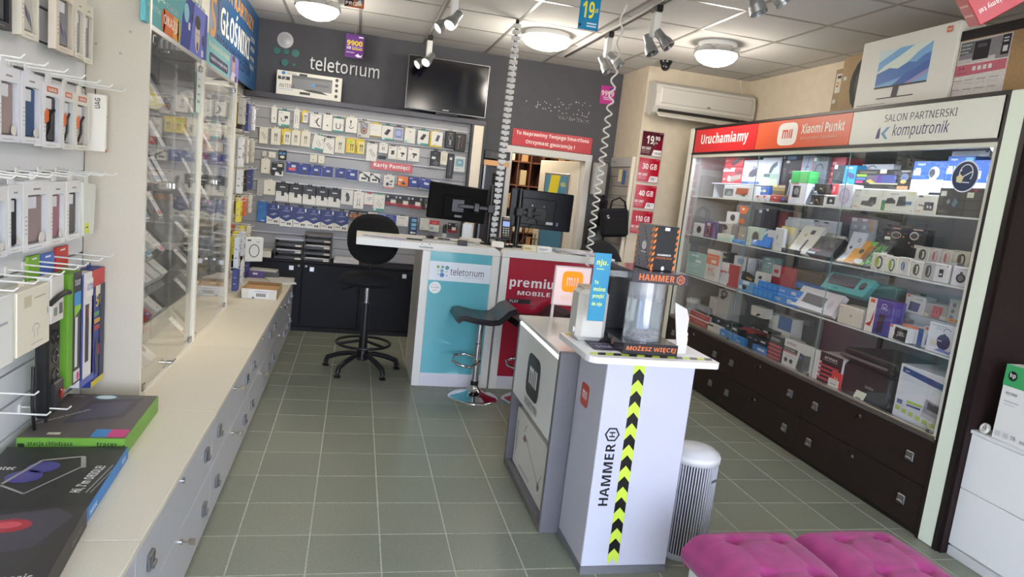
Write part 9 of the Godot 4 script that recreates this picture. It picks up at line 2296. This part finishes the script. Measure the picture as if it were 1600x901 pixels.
		["router_box", "teal-grey box at the back", -4.869, 1.14, 3.26, 0.17, 0.137, 0.08, "8fb0ae", "tz", {"foot": 0.163}],
		["router_box", "red and white box at the back", -4.632, 1.143, 3.24, 0.271, 0.093, 0.03, "b3343e", "r 0 0 .4 1 d3cccc;r .08 .3 .3 .6 c04a52", {"foot": 0.166}],
		["flat_carton", "brown carton at the back", -4.575, 1.198, 3.4, 0.402, 0.03, 0.1, "8a6a48", "", {"m": "kraft", "foot": 0.22}],
		["flat_carton", "brown carton under the long blue box", -4.448, 0.978, 3.3, 0.363, 0.12, 0.1, "a9855a", "r .1 .5 .4 .8 c9b089", {"m": "kraft"}],
		["router_box", "long low bright blue box on brown cartons", -4.387, 1.1, 3.272, 0.451, 0.04, 0.126, "2f7fd4", "row2"],
		["router_box", "long bright blue box, upper of two", -4.488, 1.048, 3.12, 0.534, 0.052, 0.03, "2f86d8", "row"],
		["router_box", "long bright blue box, lower of two", -4.502, 0.978, 3.1, 0.549, 0.069, 0.05, "2f86d8", "row"],
		["keyboard_box", "white slanted keyboard and mouse box", -4.053, 0.978, 3.09, 0.44, 0.053, 0.045, "dcdce0", "kb", {"lean": 30, "len": 0.165}],
		["keyboard_box", "teal slanted keyboard and mouse box", -3.923, 0.978, 3.2, 0.417, 0.089, 0.045, "4fc4c4", "kt", {"lean": 34, "len": 0.14, "up": 0.155}],
		["keyboard_box", "second teal box behind the slanted one", -3.881, 1.197, 3.36, 0.529, 0.051, 0.08, "3f9a96", "p 5fb8b0 .4 0 .6 0 1 1 .9 1;r .02 .7 .3 .9 9cd0cc", {"foot": 0.22}],
		["camera_box", "beige box with a faint round camera", -3.675, 0.978, 3.1, 0.216, 0.119, 0.12, "dcd8c8", "bei"],
		["speaker_box", "tall white and indigo speaker box", -3.435, 0.978, 3.1, 0.201, 0.211, 0.09, "47459a", "jb"],
		["speaker_box", "dull grey box with reddish rings", -3.395, 0.978, 3.2, 0.147, 0.119, 0.09, "5c5a60", "rg"],
		["speaker_box", "low black speaker box with white letters", -3.265, 0.978, 3.1, 0.135, 0.087, 0.048, "dfdedb", "jbl"],
		["speaker_box", "white and blue box with an orange top band", -3.217, 0.978, 3.15, 0.161, 0.099, 0.08, "e2e2e6", "wb"],
		["speaker_box", "white box with a small blue speaker", -3.075, 0.978, 3.132, 0.103, 0.126, 0.08, "e0e2ea", "go2", {"tab": "2a2a2c"}],
		["speaker_box", "white box with a round purple speaker", -2.965, 0.978, 3.1, 0.2, 0.161, 0.03, "e2e3ec", "ipx"],
		["speaker_box", "white box with a violet speaker on the step", -3.355, 1.131, 3.26, 0.145, 0.109, 0.08, "d9d8d6", "jb2", {"tab": "2a2a2c"}],
		["speaker_box", "clear box with a red speaker on the step", -3.198, 1.131, 3.26, 0.154, 0.087, 0.08, "a9a4a0", "rsp"],
		["speaker_box", "grey box with round buttons on the step", -3.059, 1.131, 3.25, 0.105, 0.138, 0.08, "c3c5c6", "g3"],
		["cable_clip", "orange clip lying on the white speaker box", -2.972, 1.157, 3.14, 0.059, 0.015, 0.02, "e0932f", "r .3 .4 .7 .7 8a5a2a"],
	],
	"display's floor": [
		["disc_box", "low red and white box, upper of two", -5.633, 0.608, 3.14, 0.441, 0.05, 0.018, "cfcbc8", "rst"],
		["disc_box", "low red and white box, lower of two", -5.592, 0.549, 3.12, 0.433, 0.058, 0.038, "cfcbc8", "rst"],
		["disc_box", "flat grey box on the red boxes", -5.689, 0.659, 3.2, 0.26, 0.059, 0.03, "9a9fa6", "r .1 .3 .7 .6 b9bec6"],
		["gadget_box", "white square box behind the blue ones", -5.561, 0.768, 3.232, 0.145, 0.053, 0.08, "c6c4be", "", {"foot": 0.219}],
		["speaker_box", "white and black loudspeaker box", -5.348, 0.832, 3.2, 0.194, 0.091, 0.12, "b5b4b0", "spk", {"foot": 0.283}],
		["headset_box", "dark headset box with a blue print", -5.368, 0.549, 3.16, 0.233, 0.124, 0.038, "20252e", "hb"],
		["headset_box", "black headset box with a label", -5.16, 0.549, 3.14, 0.177, 0.123, 0.12, "1e1e22", "hb"],
		["headset_box", "narrow black box with a pale label", -4.989, 0.549, 3.14, 0.16, 0.112, 0.058, "1c1b1e", "r .2 .8 .6 .95 d0d0cc"],
		["phone_box", "plain red box among black ones", -4.919, 0.549, 3.2, 0.243, 0.112, 0.12, "b3353a", "o .3 .8 .06 .04 5a2024"],
		["adapter_box", "low white box lying at the front", -5.26, 0.549, 3.09, 0.227, 0.076, 0.048, "cfcdc6", "r .1 .7 .5 .9 26262a;r .02 .1 .1 .8 26262a"],
		["router_box", "low bright blue box lying at the front", -4.95, 0.549, 3.09, 0.388, 0.069, 0.03, "2f7fc4", "row2"],
		["camera_box", "black box with a pale label, upper of the stack", -4.632, 0.72, 3.12, 0.279, 0.022, 0.1, "1d1c1e", "ups"],
		["camera_box", "black box with a pale label, middle of the stack", -4.633, 0.634, 3.11, 0.294, 0.028, 0.1, "1d1c1e", "ups"],
		["camera_box", "black box at the foot of the stack", -4.721, 0.549, 3.122, 0.148, 0.081, 0.1, "1d1c1e", "o .2 .5 .05 .1 bbb"],
		["power_supply", "white tabbed pack on the black stack", -4.759, 0.806, 3.16, 0.184, 0.08, 0.08, "d0cdc2", "wt2", {"tab": "e2e0d8"}],
		["gadget_box", "open blue tray box", -4.553, 0.549, 3.09, 0.183, 0.063, 0.1, "3a78b8", "r .4 .5 .9 .8 cfd8d8"],
		["software_box", "white and blue box with fine lines", -4.558, 0.759, 3.24, 0.282, 0.102, 0.1, "d3d2cc", "wbx", {"foot": 0.21}],
		["power_supply_box", "black and red striped box end", -4.375, 0.549, 3.1, 0.169, 0.183, 0.03, "1c1b1d", "arS"],
		["power_supply_box", "white box side with fine lines", -4.271, 0.549, 3.132, 0.128, 0.19, 0.1, "d0cecb", "r 0 .85 1 1 27262a;r 0 .8 1 .85 b8434c;r .1 .6 .9 .62 bbb;r .1 .45 .9 .47 bbb;r .1 .3 .9 .32 bbb"],
		["power_supply_box", "large white box with a grey tower picture", -4.066, 0.549, 3.09, 0.389, 0.204, 0.04, "d8d6d2", "arW"],
		["power_supply_box", "black box with four red stripes", -3.761, 0.549, 3.097, 0.217, 0.208, 0.201, "cfcdc9", "arB"],
		["gadget_box", "dark grey box at the back", -4.502, 0.788, 3.4, 0.241, 0.096, 0.1, "4a4a4e", "r .5 .3 .8 .7 77777c", {"foot": 0.239}],
		["carton", "brown carton behind the striped box", -3.962, 0.549, 3.3, 0.388, 0.122, 0.2, "9c7b52", "r .65 .6 .8 .75 cdbb96", {"m": "kraft"}],
		["price_card", "small red card leaning on the striped box", -3.674, 0.549, 3.085, 0.095, 0.115, 0.01, "d8433f", "l .3 .3 .4 .7 .08 f0c0b8;l .6 .3 .6 .7 .08 f0c0b8"],
		["price_card", "small white price card beside the red card", -3.685, 0.549, 3.075, 0.092, 0.065, 0.008, "dcdad0", "r .2 .5 .8 .6 999"],
		["price_card", "small white price card before the printer", -3.454, 0.549, 3.07, 0.083, 0.057, 0.008, "dcdac4", "r .3 .2 .8 .35 777", {"lean": 25}],
		["printer_carton", "white printer carton with a blue band", -3.009, 0.549, 3.1, 0.38, 0.315, 0.3, "dddde4", "prn"],
	],
}
